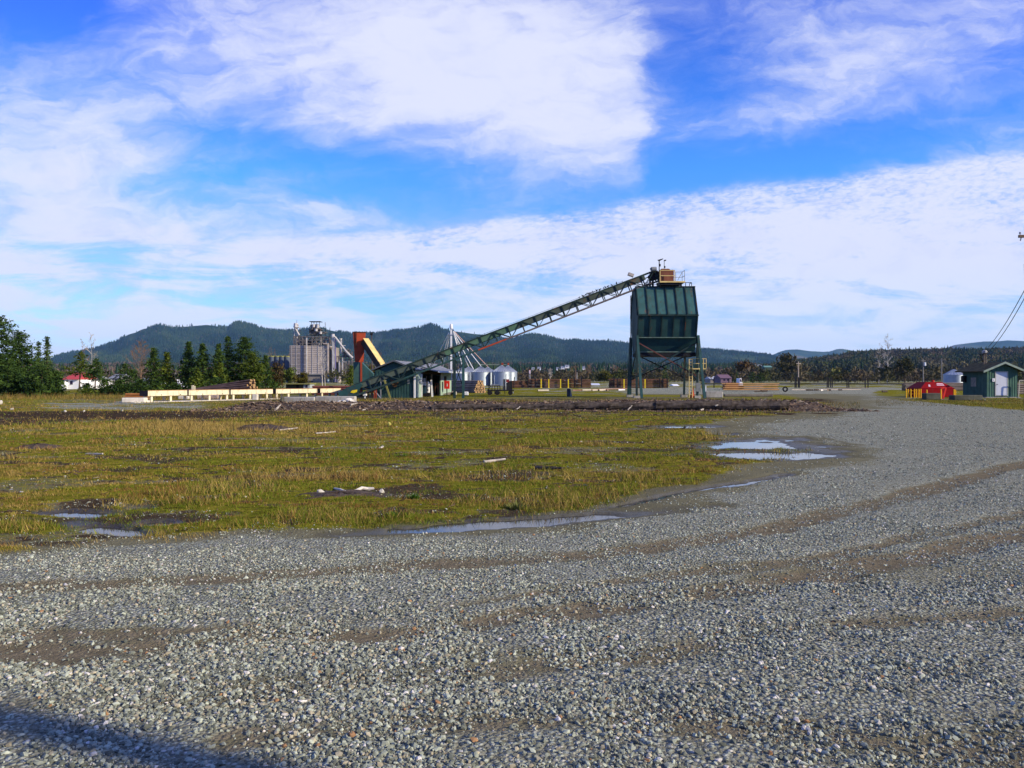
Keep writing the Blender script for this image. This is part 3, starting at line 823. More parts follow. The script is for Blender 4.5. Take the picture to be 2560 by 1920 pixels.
def hill_fn(line, d0, R, drop, pw, seed, relief):
    px_ = np.array([p[0] for p in line], float); py_ = np.array([p[1] for p in line], float)

    def h(px, d):
        Hs = np.maximum((HZ - np.interp(px, px_, py_)) / F * R + CH - drop, 0)
        t = np.clip((d - d0) / (R - d0), 0, 1); back = np.clip((d - R) / (R * .25), 0, 1)
        p = t ** pw * (1 - relief * 4 * t * (1 - t) * fbm(px / 75 + d / 900, d / 700, 4, seed))
        return Hs * p * (1 - back) ** 1.5 - 2 * (1 - t)
    return h


h_main = hill_fn(SKYL, 2300, RM, 12, 1.25, 3, .45)
h_far = hill_fn(FARL, 6500, RF, 0, 1.1, 8, .3)
h_near = hill_fn(NEARL, 900, RN, 0, 1.0, 12, .3)


def h_foot(px, d):
    """Low wooded rise in front of the main hills."""
    t = np.clip((d - 900) / 1500, 0, 1); b = np.clip((d - 2400) / 700, 0, 1)
    return (30 + 16 * fbm(px / 160, d / 500, 3, 44)) * t ** 1.2 * (1 - b) * sstep(2150, 1850, px) - 1.0


def terrain(name, fn, p0, p1, d0, d1, m, label, step=5, rows=60):
    px = np.arange(p0, p1 + 1, step, float); d = np.linspace(d0, d1, rows)
    PX_, D_ = np.meshgrid(px, d); H = fn(PX_, D_)
    k = len(px); ii = (np.arange(rows - 1)[:, None] * k + np.arange(k - 1)[None]).ravel()
    o = np_mesh(name, np.stack([(PX_ - CX) / F * D_, D_, H], -1).reshape(-1, 3), np.stack([ii, ii + 1, ii + k + 1, ii + k], 1), m, smooth=True)
    return tag(o, label, 'hill', kind='structure')


def hillmat(name, stops, sc):
    m, g, b = new_mat(name)
    n = g.noise(g.coord(), sc, 7, .65, .4)
    g.L.new(g.ramp(n, stops), b.inputs['Base Color']); b.inputs['Roughness'].default_value = 1
    b.inputs['Specular IOR Level'].default_value = 0
    g.L.new(g.bump(g.noise(g.coord(), sc * 12, 5, .7), 1, 14), b.inputs['Normal'])
    return m


m_hill = hillmat('hill_forest', [(.32, (.008, .020, .012)), (.48, (.024, .044, .018)), (.60, (.055, .075, .03)), (.70, (.15, .10, .065))], .0016)
m_foot = hillmat('foot_wood', [(.35, (.018, .025, .012)), (.55, (.06, .05, .035)), (.7, (.09, .06, .045))], .004)
terrain('hills', h_main, -900, 3600, 2300, 6900, m_hill, 'long blue-green forested ridge across the horizon with cleared brown patches', 5, 90)
terrain('far_hills', h_far, 1650, 3400, 6500, 13000, m_hill, 'distant blue hill tops behind the right-hand woods', 8, 50)
terrain('wooded_rise', h_near, 1780, 3500, 900, 2050, m_foot, 'low wooded rise on the right beyond the yard', 8, 40)
terrain('foothills', h_foot, -900, 2300, 880, 3100, m_foot, 'low brown wooded foothills below the ridge', 8, 40)

# tree templates for the distant woods
def cone_tree(n=6, tiers=2):
    v = []; f = []
    for t in range(tiers):
        z0 = .08 + t * .34; z1 = .62 + t * .38 if t < tiers - 1 else 1.0; r = .20 - t * .075
        o = len(v)
        for k in range(n):
            a = 2 * math.pi * k / n + t * .5; v.append((r * math.cos(a) * (1 + .25 * (k % 2)), r * math.sin(a) * (1 + .25 * (k % 2)), z0 - .05 * (k % 2)))
        v.append((0, 0, z1)); f += [(o + k, o + (k + 1) % n, o + n) for k in range(n)]
    return np.array(v), np.array(f)


def twig_tree(n=70, seed=1):
    r = np.random.default_rng(seed); v = []; f = []
    for _ in range(n):
        p = r.normal(size=3); p /= np.linalg.norm(p); p *= r.random() ** .4
        c = np.array([p[0] * .36, p[1] * .36, .58 + p[2] * .42])
        for _2 in range(3): v.append(c + r.normal(size=3) * .075)
        f.append((len(v) - 3, len(v) - 2, len(v) - 1))
    o = len(v); v += [(-.02, 0, 0), (.02, 0, 0), (0, 0, .7)]; f.append((o, o + 1, o + 2))
    return np.array(v), np.array(f)


cv, cf = cone_tree(6, 2); cv3, cf3 = cone_tree(7, 3)
tw = [twig_tree(70, s) for s in (1, 2, 3)]
wood_m = attr_mat('wood_foliage', 1.0, .2, .3)


def forest(name, label, fn, n, pr, dr, conif, hc, hd, palette_c, palette_d, dens, tiers3=False):
    px = rng.uniform(*pr, n); d = np.sqrt(rng.random(n) * (dr[1] ** 2 - dr[0] ** 2) + dr[0] ** 2)
    k = rng.random(n) < dens(px, d); px, d = px[k], d[k]; n = len(px)
    P = np.stack([(px - CX) / F * d, d, fn(px, d)], 1)
    con = rng.random(n) < conif(px, d)
    Vs = []; Fs = []; Cs = []; o = 0
    def put(idx, tv, tf, h, wr, pal):
        nonlocal o
        m_ = len(idx)
        if not m_: return
        hh = rng.uniform(h[0], h[1], m_); ww = hh * rng.uniform(wr[0], wr[1], m_)
        v, f = scatter(tv, tf, P[idx], np.stack([ww, ww, hh], 1), rng.uniform(0, 6.28, m_), .25)
        tone = fbm(px[idx] / 60, d[idx] / 380, 4, 91); pc = np.array(pal)
        w_ = np.clip(tone * 1.6 - .3 + .35 * (rng.random(m_) - .5), 0, .999) * (len(pal) - 1); i0 = w_.astype(int); fr = (w_ - i0)[:, None]
        c = (pc[i0] * (1 - fr) + pc[np.minimum(i0 + 1, len(pal) - 1)] * fr) * rng.uniform(.6, 1.35, (m_, 1))
        Vs.append(v); Fs.append(f + o); Cs.append(np.repeat(c, len(tv), 0)); o += len(v)
    ci = np.where(con)[0]; put(ci, *( (cv3, cf3) if tiers3 else (cv, cf)), hc, (.8, 1.25), palette_c)
    di = np.where(~con)[0]
    for j in range(3): put(di[j::3], *tw[j], hd, (.7, 1.2), palette_d)
    return tag(np_mesh(name, np.concatenate(Vs), np.concatenate(Fs), wood_m, np.concatenate(Cs)), label, 'forest', kind='stuff')


DC = [(.008, .020, .012), (.013, .030, .015), (.024, .046, .018), (.045, .065, .022)]
BR = [(.062, .056, .036), (.095, .074, .050), (.13, .092, .068), (.075, .074, .034)]
clearing = lambda px, d: sstep(.62, .70, fbm(px / 55, d / 420, 3, 101)) * sstep(3800, 4600, d) + np.exp(-((px - 520) / 30) ** 2) * sstep(5200, 5420, d) + np.exp(-((px - 365) / 30) ** 2 - ((d - 5050) / 180) ** 2) + np.exp(-((px - 460) / 60) ** 2) * sstep(5100, 5400, d) * .8
forest('hill_forest', 'dark conifer forest covering the far ridge', h_main, 120000, (-250, 2050), (2500, 5650), lambda px, d: .35 + .6 * sstep(2700, 3300, d), (11, 22), (9, 15), DC, BR,
       lambda px, d: np.clip(.95 - .93 * np.clip(clearing(px, d), 0, 1), 0, 1))
forest('foothill_forest', 'brown leafless woods mixed with dark firs on the foothills', h_foot, 19000, (-200, 2000), (950, 2450),
       lambda px, d: np.where(px > 1150, .48 + .3 * (fbm(px / 60, d / 400, 2, 7) - .5) * 2, .12) * sstep(2350, 1800, d) + .05, (12, 22), (9, 15), DC, BR, lambda px, d: .95 * np.ones_like(px))
forest('right_forest', 'dense green and brown woods on the low rise at right', h_near, 13500, (1830, 2750), (930, 1760),
       lambda px, d: .06 + .5 * (fbm(px / 70, d / 250, 3, 31) - .48) * 2 + .24 * sstep(1520, 1640, d), (13, 23), (13, 20), DC, [(.035, .045, .018), (.060, .064, .024), (.090, .075, .038), (.105, .075, .045)], lambda px, d: .95 * np.ones_like(px), True)
forest('scrub_belt', 'belt of low brown and olive scrub behind the yard', lambda px, d: px * 0.0, 6500, (-300, 2800), (256, 900), lambda px, d: (.06 + .10 * (px > 1300)) * (d > 520), (5, 11), (2.6, 7), DC,
       [(.055, .062, .018), (.075, .068, .032), (.09, .068, .042), (.065, .058, .036)], lambda px, d: np.where(px < 900, .5, .95) * np.where((d < 340) & (px < 1965), 0, 1))

# ------------------------------------------------------------------ single trees
m_leaf = attr_mat('needle', .9, .25, 4)
m_trunk = mat('trunk_bark', (.09, .065, .045), .4, .9, scale=6)
m_birch = mat('pale_trunk', (.42, .38, .32), .35, .9, scale=5)
m_twig = mat('brown_twig', (.20, .12, .07), .3, .9, scale=5)


def conifer(px, top, hw, d, label, pal=0, shape='fir', dens=1.0, base=None, lean=0.0, group='conifers along the left yard edge', name='conifer_tree'):
    """Trunk with whorls of drooping boughs, each bough many small needle sprays."""
    H = Zh(top, d); R = hw * (1.62 if shape == 'fir' and hw > 18 else 1.12) / F * d; bp = Vector((X(px, d), d, 0))
    t = thing(name, label, 'tree', bp, group)
    MB().tube(bp, bp + Vector((lean * H * .5, 0, H * .55)), H * .018 + .03, H * .012, 7).tube(bp + Vector((lean * H * .5, 0, H * .55)), bp + Vector((lean * H, 0, H * .97)), H * .012, .015, 6).build('trunk', m_trunk, t)
    r = np.random.default_rng(int(px * 7 + top)); c = []; sz = []; cl = []
    z = H * (base if base is not None else .03 if shape != 'pine' else .10)
    pals = [((.014, .034, .010), (.075, .120, .020)), ((.028, .052, .008), (.13, .155, .020)), ((.018, .042, .016), (.085, .125, .036))][pal]
    while z < H * .985:
        u = z / H
        if shape == 'fir': rad = R * (1 - u ** 1.12) ** .92 * (.90 + .14 * math.sin(z * 3.6 + px)) * r.uniform(.86, 1.1) + .05
        elif shape == 'pine': rad = R * (math.sin(math.pi * min(1, (u * .86 + .14))) ** .62) * (.80 + .32 * r.random())
        elif shape == 'bush': rad = R * math.sqrt(max(0, 1 - (u * 1.0) ** 2.6)) * (.85 + .2 * r.random())
        else: rad = R * (1 - u) ** .85 * (.6 + .6 * r.random())
        nb = int(r.integers(9, 13) * dens) + 1; rad = rad * (r.uniform(.62, 1.22) if shape in ('pine', 'open') else r.uniform(.84, 1.12))
        for _ in range(nb):
            az = r.uniform(0, 6.283); L = rad * r.uniform(.5, 1.18); dr = r.uniform(-.28, .10) if shape != 'pine' else r.uniform(-.05, .30)
            tone = r.random() ** 1.2
            ns = max(3, int(L / .17))
            for q in range(ns):
                s = (q + .6) / ns
                if s < .3 and L > .8: continue
                p = np.array([math.cos(az) * L * s, math.sin(az) * L * s, z + dr * L * s + .05 * r.normal()])
                for _3 in range(3):
                    c.append(p + r.normal(size=3) * np.array([.11, .11, .045]) * (1 + .5 * L * .3)); sz.append((.09 + .10 * r.random()) * (1 + .03 * H) * (1 - .35 * u)); cl.append(tone * .75 + .25 * r.random())
        z += max(.20, H * .036) * r.uniform(.7, 1.35) / max(dens, .6) ** .5
    c = np.array(c); sz = np.array(sz); cl = np.array(cl)[:, None]; n = len(c)
    c[:, 0] += lean * c[:, 2]
    v = c[:, None] + r.normal(size=(n, 3, 3)) * sz[:, None, None] * np.array([1, 1, .75]) * .75
    if shape in ('bush', 'pine'): cl = cl * .72
    col = np.array(pals[0])[None] * (1 - cl) + np.array(pals[1])[None] * cl
    np_mesh('crown', (v + np.array(bp)[None, None]).reshape(-1, 3), np.arange(3 * n).reshape(-1, 3), m_leaf, np.repeat(col, 3, 0), parent=t)
    return t


def bare_tree(px, top, hw, d, label, m, seed, dens=1.0, name='bare_tree', cat='tree', group=None, thick=1.0, leaf=None):
    H = Zh(top, d); R = hw / F * d; bp = Vector((X(px, d), d, 0)); r = random.Random(seed)
    t = thing(name, label, cat, bp, group); tr_ = MB(); cr = MB()
    top_ = bp + Vector((r.uniform(-.05, .05) * H, 0, H)); mid_ = bp.lerp(top_, .42)
    tr_.tube(bp, mid_, H * .012 * thick + .02, H * .008 * thick + .012, 6).build('trunk', m, t)
    cr.tube(bp.lerp(top_, .2), top_, H * .0055 * thick + .008, .012, 5)
    ends = []

    def grow(p, dirv, L, w, lev):
        q = p + dirv * L
        cr.tube(p, q, w, w * .6, 3, False)
        ends.append(q)
        if lev > 0:
            for _ in range(r.choice((2, 3, 3))):
                nd = (dirv + Vector((r.uniform(-.75, .75), r.uniform(-.75, .75), r.uniform(-.15, .6)))).normalized()
                grow(p.lerp(q, r.uniform(.45, 1)), nd, L * r.uniform(.45, .75), max(w * .62, .00009 * d), lev - 1)
    k = int(24 * dens)
    for i in range(k):
        u = .22 + .76 * i / k; az = r.uniform(0, 6.28)
        L = R * (1 - .7 * abs(u - .5) * 2) * r.uniform(.6, 1.05)
        grow(bp.lerp(top_, u), Vector((math.cos(az), math.sin(az), r.uniform(.4, 1.2))).normalized(), L * .75, max(H * .0022 * thick + .004, .00016 * d), 3)
    cr.build('branches', m, t)
    if leaf is not None:
        rn = np.random.default_rng(seed); e = np.array([tuple(q) for q in ends]); e = np.repeat(e, 3, 0); n = len(e)
        v = e[:, None] + rn.normal(size=(n, 1, 3)) * H * .018 + rn.normal(size=(n, 3, 3)) * H * .014
        np_mesh('leaves', v.reshape(-1, 3), np.arange(3 * n).reshape(-1, 3), m_leaf, np.repeat(np.array(leaf)[None] * rn.uniform(.5, 1.4, (n, 1)), 3, 0), parent=t)
    return t


def round_tree(px, top, hw, d, label, seed, colr, bark, low=.18, n=1500, group=None, name='leafy_tree'):
    H = Zh(top, d); R = hw / F * d; bp = Vector((X(px, d), d, 0)); r = np.random.default_rng(seed); rr_ = random.Random(seed)
    t = thing(name, label, 'tree', bp, group); tr_ = MB()
    tr_.tube(bp, bp + Vector((0, 0, H * .45)), H * .02 + .03, H * .012 + .02, 7)
    for k in range(9):
        a = rr_.uniform(0, 6.28); tr_.tube(bp + Vector((0, 0, H * rr_.uniform(.25, .44))), bp + Vector((math.cos(a) * R * .6, math.sin(a) * R * .6, H * rr_.uniform(.55, .9))), H * .009 + .012, .015 + .00008 * d, 5)
    tr_.build('trunk', bark, t)
    m_ = 34; cc = r.normal(size=(m_, 3)); cc /= np.linalg.norm(cc, axis=1)[:, None]; cc *= (r.random((m_, 1)) ** .4) * .78
    zc = H * (low + (1 - low) / 2); zr = H * (1 - low) / 2
    tone = r.random(m_)
    pick = r.integers(0, m_, n); off = r.normal(size=(n, 3)) * .15
    p = (cc[pick] + off) * np.array([R, R, zr]) + np.array([0, 0, zc])
    sz = (.05 * R + .00035 * d) * (.6 + .8 * r.random(n))
    v = p[:, None] + r.normal(size=(n, 3, 3)) * sz[:, None, None]
    c = np.array(colr)[None] * (.45 + .9 * tone[pick])[:, None] * r.uniform(.7, 1.3, (n, 1))
    np_mesh('crown', (v + np.array(bp)[None, None]).reshape(-1, 3), np.arange(3 * n).reshape(-1, 3), m_leaf, np.repeat(c, 3, 0), parent=t)
    return t


CON = [(-6, 786, 62, 80, 'tall broad pine cut by the left edge of the photo', 0, 'pine', 1.35), (48, 826, 44, 84, 'round-topped pine right of the tall one at the left edge', 0, 'pine', 1.4),
       (97, 849, 27, 112, 'shorter slim open fir of the pair near the left edge', 2, 'open', .8), (118, 836, 36, 108, 'taller slim open fir of the pair near the left edge', 2, 'open', .9),
       (198, 880, 33, 96, 'leaning yellow-green pine in front of the red-roofed white house', 1, 'pine', .9), (237, 898, 26, 92, 'dark short pine right of the leaning one by the white house', 0, 'pine', 1.0),
       (312, 909, 24, 100, 'small green pine between the white house and the first pointed firs', 0, 'pine', .9), (330, 926, 26, 92, 'low dark pine left of the first pointed firs', 0, 'pine', .9),
       (385, 866, 31, 96, 'taller of the two pointed firs left of the gap with the white gable', 0, 'fir', 1.1), (418, 880, 24, 97, 'shorter narrow fir just left of the gap with the white gable', 1, 'fir', 1.1),
       (472, 853, 33, 97, 'dense dark fir just right of the gap with the white gable', 0, 'fir', 1.2), (507, 859, 33, 96, 'dense fir second right of the gap with the white gable', 0, 'fir', 1.2),
       (546, 860, 24, 96, 'narrow fir left of the two tallest firs behind the log pile', 0, 'fir', 1.1), (570, 840, 31, 99, 'tall pointed fir, left of the pair of tallest behind the log pile', 0, 'fir', 1.1),
       (612, 841, 36, 99, 'tall blunt-topped fir, right of the pair of tallest behind the log pile', 0, 'pine', 1.3), (632, 882, 30, 94, 'lower bushy fir below the tall blunt-topped one', 1, 'pine', 1.2),
       (664, 888, 27, 98, 'short fir at the right end of the fir row, before the blue silos', 0, 'fir', 1.0), (548, 905, 24, 90, 'small light green fir in front of the fir row', 1, 'fir', 1.0), (492, 922, 22, 88, 'little yellow-green fir at the foot of the fir row', 1, 'bush', 1.0),
       (878, 914, 19, 108, 'small green conifer behind the tall red hopper', 1, 'fir', 1.0)]
for px, top, hw, d, lab, pal, shp, dn in CON: conifer(px, top, hw, d, lab, pal, shp, dn, lean=.05 if 'leaning' in lab else 0, base=.40 if 'white house' in lab and 'between' not in lab else None)
BUSH = [(20, 902, 62, 73, 'big dense green bush at the left edge below the pines', 0), (105, 910, 52, 72, 'big dense green bush right of the one at the left edge', 0), (142, 925, 18, 73, 'smaller green bush whose side covers the white house corner', 0), (262, 945, 26, 80, 'low green bush right of the white house', 0), (216, 955, 16, 92, 'rounded bush against the right part of the red-roofed house', 0), (222, 970, 26, 76, 'low yellowish bush in front of the white house', 1),
        (300, 950, 24, 80, 'low dark bush left of the pointed firs', 0), (352, 948, 22, 82, 'low bush under the taller pointed fir', 0), (440, 957, 20, 82, 'low bush in front of the white gable', 0), (545, 945, 36, 84, 'low green bush at the foot of the fir row', 0), (620, 950, 40, 84, 'wide low bush behind the log pile', 0)]
for px, top, hw, d, lab, pal in BUSH: conifer(px, top, hw, d, lab, pal, 'bush', 1.3, group='bushes along the left yard edge', name='green_bush')

LEAFG = (.085, .115, .022); LEAFB = (.11, .065, .02)
bare_tree(231, 833, 22, 190, 'pale leafless tree with a tall upright crown behind the white house', m_birch, 3, 1.3)
bare_tree(208, 848, 20, 200, 'fainter leafless tree left of the pale upright one', m_twig, 4, .9)
bare_tree(352, 856, 38, 165, 'broad brown leafless tree behind the pointed firs', m_twig, 5, 1.8)
for px, top, sd in ((671, 868, 6), (680, 866, 7), (689, 870, 8)):
    bare_tree(px, top, 7, 500, {671: 'leftmost', 680: 'middle', 689: 'rightmost'}[px] + ' slim brown poplar behind the blue silos', m_twig, sd, 1.2, 'poplar_tree', thick=.6)
bare_tree(948, 874, 13, 420, 'brown poplar behind the top of the yellow conveyor', m_twig, 9, 1.5, 'poplar_tree', thick=.7)
round_tree(690, 902, 26, 105, 'rounded brown bush-like tree right of the fir row', 10, (.075, .055, .02), m_twig, 0.1)
round_tree(722, 910, 22, 120, 'green leafy tree in front of the left corner of the grain elevator', 11, LEAFG, m_trunk, 0.1)
round_tree(752, 926, 24, 115, 'olive leafy tree in front of the grain elevator base', 12, (.08, .07, .014), m_trunk, 0.1)
bare_tree(806, 842, 17, 140, 'pale bare birch with a tall forked crown before the grain elevator', m_birch, 13, 1.3, 'birch_tree', thick=.7)
bare_tree(813, 868, 12, 142, 'thinner bare birch close right of the forked one', m_birch, 14, .9, 'birch_tree', thick=.6)
round_tree(925, 905, 15, 150, 'small yellow-green tree seen under the yellow conveyor', 15, (.10, .09, .02), m_trunk, 0.1)
round_tree(1510, 928, 22, 300, 'round olive-green tree between the two long log stacks', 16, (.075, .075, .014), m_trunk, 0.2)
round_tree(1968, 884, 42, 420, 'broad round olive tree with pale limbs beyond the orange poles', 17, (.065, .058, .022), m_birch, 0.2)
round_tree(1862, 894, 24, 420, 'brown-crowned tree left of the broad round olive one', 18, (.10, .06, .022), m_twig, 0.2)
bare_tree(2218, 836, 21, 330, 'tall white leafless birch rising above the right-hand woods', m_birch, 19, 1.3, 'birch_tree', thick=.6)
bare_tree(2197, 855, 15, 335, 'leaning white leafless birch left of the tall one', m_birch, 20, .8, 'birch_tree', thick=.5)
round_tree(2262, 888, 24, 300, 'rounded dark olive tree right of the white birches', 21, (.055, .052, .016), m_trunk, 0.2)
bare_tree(1470, 912, 12, 420, 'grey leafless tree left of the round olive tree', m_twig, 22, 1.2)
bare_tree(1540, 916, 14, 420, 'grey leafless tree right of the round olive tree', m_twig, 23, 1.2)
bare_tree(1376, 920, 9, 420, 'thin pale bare tree behind the left long log stack', m_birch, 24, 1.0, thick=.5)
conifer(1663, 916, 14, 300, 'single dark pointed fir seen under the green bin tower', 0, 'fir', .5, group='firs beyond the yard')
conifer(1843, 927, 11, 300, 'dark narrow fir left of the dark bushy pair', 0, 'fir', .5, group='firs beyond the yard')
conifer(1882, 929, 15, 300, 'dark bushy fir, left of the dark pair beyond the orange poles', 0, 'pine', .5, group='firs beyond the yard')
conifer(1903, 931, 13, 305, 'dark bushy fir, right of the dark pair beyond the orange poles', 0, 'pine', .5, group='firs beyond the yard')

# ================================================================== STRUCTURES AND THINGS
m_green = mat('dark_green_paint', (.022, .062, .058), .35, .6, rust=.25, scale=.9, grime=.5)
m_green_l = mat('teal_panel_paint', (.036, .098, .090), .35, .55, rust=.34, rc=(.12, .080, .055), scale=.8, grime=.7)
m_green_c = mat('conveyor_side_paint', (.060, .078, .062), .3, .6, rust=.3, scale=.8, grime=.5)
m_green_b = mat('conveyor_bright_green', (.070, .135, .085), .25, .55, scale=.9, grime=.4)
m_steel_d = mat('dark_green_steel', (.018, .036, .034), .35, .65, rust=.35, scale=1.2)
m_rustred = mat('rust_red_steel', (.34, .055, .022), .3, .7, scale=1.0, grime=.5)
m_yellow = mat('yellow_paint', (.66, .50, .19), .2, .6, rust=.25, scale=1.5)
m_safety = mat('safety_yellow', (.75, .56, .02), .15, .55, scale=2)
m_black = mat('black_steel', (.012, .012, .014), .4, .6, scale=2)
m_brownbox = mat('red_brown_steel', (.17, .065, .04), .35, .75, scale=1.2, grime=.4)
m_conc = mat('concrete', (.33, .31, .26), .3, .9, scale=1.2, bump=.3, grime=.55)
m_conc_l = mat('pale_concrete', (.60, .55, .44), .2, .9, scale=1.2, bump=.3, grime=.3)
m_conc_m = mat('mossy_concrete', (.085, .085, .06), .45, .95, scale=1.5, bump=.4, grime=.5)
m_galv = mat('galvanised_steel', (.42, .46, .50), .2, .45, metal=.55, scale=.7, grime=.35)
m_white = mat('white_paint', (.72, .72, .70), .1, .6, scale=2, grime=.3)
m_wood_pole = mat('pole_wood', (.15, .10, .065), .3, .9, scale=4, grime=.4)


def rail(mb, pts, z, h, r=.03, post=True, mids=1):
    for a, b in zip(pts, pts[1:]):
        for k in range(mids + 1):
            zz = z + h * (1 - k / (mids + 1)); mb.beam((a[0], a[1], zz), (b[0], b[1], zz), r * 1.6)
    for p in pts: mb.beam((p[0], p[1], z), (p[0], p[1], z + h), r * 1.6)


# ---------------------------------------------------------------- bin tower
XL, XR = 10.66, 15.78
t = thing('bin_tower', 'tall dark green six-sided storage bin raised on splayed steel legs', 'storage bin', (13.2, 69.4, 0))
CYT = 69.45
prof = [(-.72, 9.56), (-1.98, 7.02), (-1.42, 5.2), (-.72, 3.9), (.72, 3.9), (1.42, 5.2), (1.98, 7.02), (.72, 9.56)]
pf = [Vector((XL, CYT + y, z)) for y, z in prof]
MB().prism(pf, (XR - XL, 0, 0)).build('bin', m_green, t)
up = MB(); n_up = 6; stp = (XR - XL - .1) / n_up
nrm = Vector((0, -(9.56 - 7.02), (1.98 - .72))).normalized()
for k in range(n_up):
    x0 = XL + .05 + k * stp + .05; x1 = x0 + stp - .10
    a = Vector((x0, CYT - .72, 9.50)) + nrm * .012; b_ = Vector((x0, CYT - 1.93, 7.12)) + nrm * .012
    MB().prism([a, Vector((x1, a.y, a.z)), Vector((x1, b_.y, b_.z)), b_], nrm * .02).build('upper_panel', m_green_l, t)
rb = MB()
for k in range(n_up + 1):
    x0 = XL + .05 + k * stp
    rb.beam(Vector((x0, CYT - .72, 9.53)) + nrm * .05, Vector((x0, CYT - 1.98, 7.02)) + nrm * .05, .085, .12, up=(0, -1, 1))
for k in range(6):
    x0 = XL + .05 + k * (XR - XL - .1) / 5
    rb.beam((x0, CYT - 2.03, 7.0), (x0, CYT - 1.47, 5.2), .08, .10, up=(0, -1, 0))
rb.beam((XL - .03, CYT - 2.04, 7.02), (XR + .03, CYT - 2.04, 7.02), .14, .10); rb.beam((XL - .03, CYT - .74, 9.58), (XR + .03, CYT - .74, 9.58), .12, .10)
for yy_ in (-1, 1): rb.beam((XL - .04, CYT + yy_ * .7, 9.5), (XL - .04, CYT + yy_ * 1.95, 7.05), .07)
rb.build('rib', m_steel_d, t)
hb = MB(); hb.beam((XL - .12, CYT - 1.5, 5.16), (XR + .12, CYT - 1.5, 5.16), .10, .07); hb.beam((XL - .3, CYT - 1.5, 3.93), (XR + .1, CYT - 1.5, 3.93), .08, .08)
hb.build('ledge', mat('pale_green_steel', (.10, .15, .12), .3, .7, rust=.3), t)
hp = MB(); hp.span((XL + .1, CYT - 1.5, 3.55), (XR - .1, CYT + 1.5, 3.88)); hp.build('discharge_gate', m_black, t)
LEG = [((XL - .04, CYT - 1.62, 0), (XL - .04, CYT - 1.62, 5.2), .17), ((XR + .0, CYT - 1.62, 0), (XR, CYT - 1.62, 5.2), .17), ((XL - .04, CYT + 2.2, 0), (XL - .04, CYT + 1.6, 5.2), .20), ((XR - .35, CYT + 2.0, 0), (XR - .35, CYT + 1.6, 4.0), .17),
       ((XL, CYT - 4.05, 0), (XL, CYT - 1.72, 5.3), .20), ((XR + .05, CYT - 4.0, 0), (XR + .05, CYT - 1.72, 5.3), .20), ((XL - .06, CYT + 3.2, 0), (XL - .06, CYT + 1.75, 5.3), .2)]
for a, b_, w in LEG: MB().beam(a, b_, w, w, up=(0, 1, 0)).build('leg', m_green if w > .18 else m_steel_d, t)
BRC = [((XL, CYT - 1.75, 4.75), (XR - .1, CYT - 1.65, 1.9), mat('dark_red_brace', (.11, .045, .040), .3, .7, rust=.3), .09), ((XR, CYT - 1.75, 4.75), (XL, CYT - 1.7, 1.85), m_steel_d, .11), ((XL + .9, CYT + 1.6, 3.55), (XR - .4, CYT + 1.9, 1.75), m_black, .09), ((XR - .4, CYT + 1.6, 3.6), (XL, CYT + 1.9, 1.55), m_black, .09),
       ((XL - .04, CYT - 1.6, 4.2), (XL - .04, CYT + 2.0, 1.6), m_steel_d, .08), ((XR, CYT - 1.6, 1.6), (XR - .3, CYT + 1.9, 2.6), m_steel_d, .08)]
for a, b_, m_, w in BRC: MB().beam(a, b_, w).build('brace', m_, t)
for x_, y_ in ((XL - .05, CYT + 2.2), (XL - .04, CYT - 1.62), (XR - .35, CYT + 2.0), (XR, CYT - 1.62)):
    MB().span((x_ - .27, y_ - .27, -.1), (x_ + .27, y_ + .27, .2)).build('footing', m_conc, t)
ld = MB(); lx = XL - .16
for yo in (-.2, .2): ld.beam((lx, CYT + .9 + yo, .3), (lx, CYT + .9 + yo, 9.0), .045)
for k in range(28): ld.beam((lx, CYT + .7, .5 + k * .3), (lx, CYT + 1.1, .5 + k * .3), .03)
ld.build('ladder', m_steel_d, t)
# small yellow side platform with its ladder
d0 = 67.6; pz = Zh(921, d0)
px0, px1 = X(1728, d0), X(1762, d0)
pl = MB(); pl.span((px0, d0 - .5, pz - .08), (px1, d0 + .5, pz)); pl.build('side_platform', m_yellow, t)
rl = MB(); rail(rl, [(px0, d0 - .48), (px1, d0 - .48), (px1, d0 + .48)], pz, .82, .028); rl.build('side_railing', m_yellow, t)
l2 = MB()
for xo in (-.22, .05): l2.beam((px0 + xo + .05, d0, 0), (px0 + xo + .05, d0, pz + .8), .055)
for k in range(13): l2.beam((px0 - .17, d0, .3 + k * .25), (px0 + .1, d0, .3 + k * .25), .03)
l2.build('side_ladder', m_yellow, t)
MB().beam((X(1747, d0) , d0 + .3, 0), (X(1747, d0), d0 + .3, 3.0), .14).span((X(1741, d0), d0 + .05, .55), (X(1752, d0), d0 + .3, 1.3)).build('control_post', mat('grey_box_paint', (.20, .21, .2), .25), t)
MB().tube((X(1732, d0), d0 + .2, 0), (X(1734, d0), d0 + .2, 1.0), .20, .03, 8).build('cone_spout', m_rustred, t)
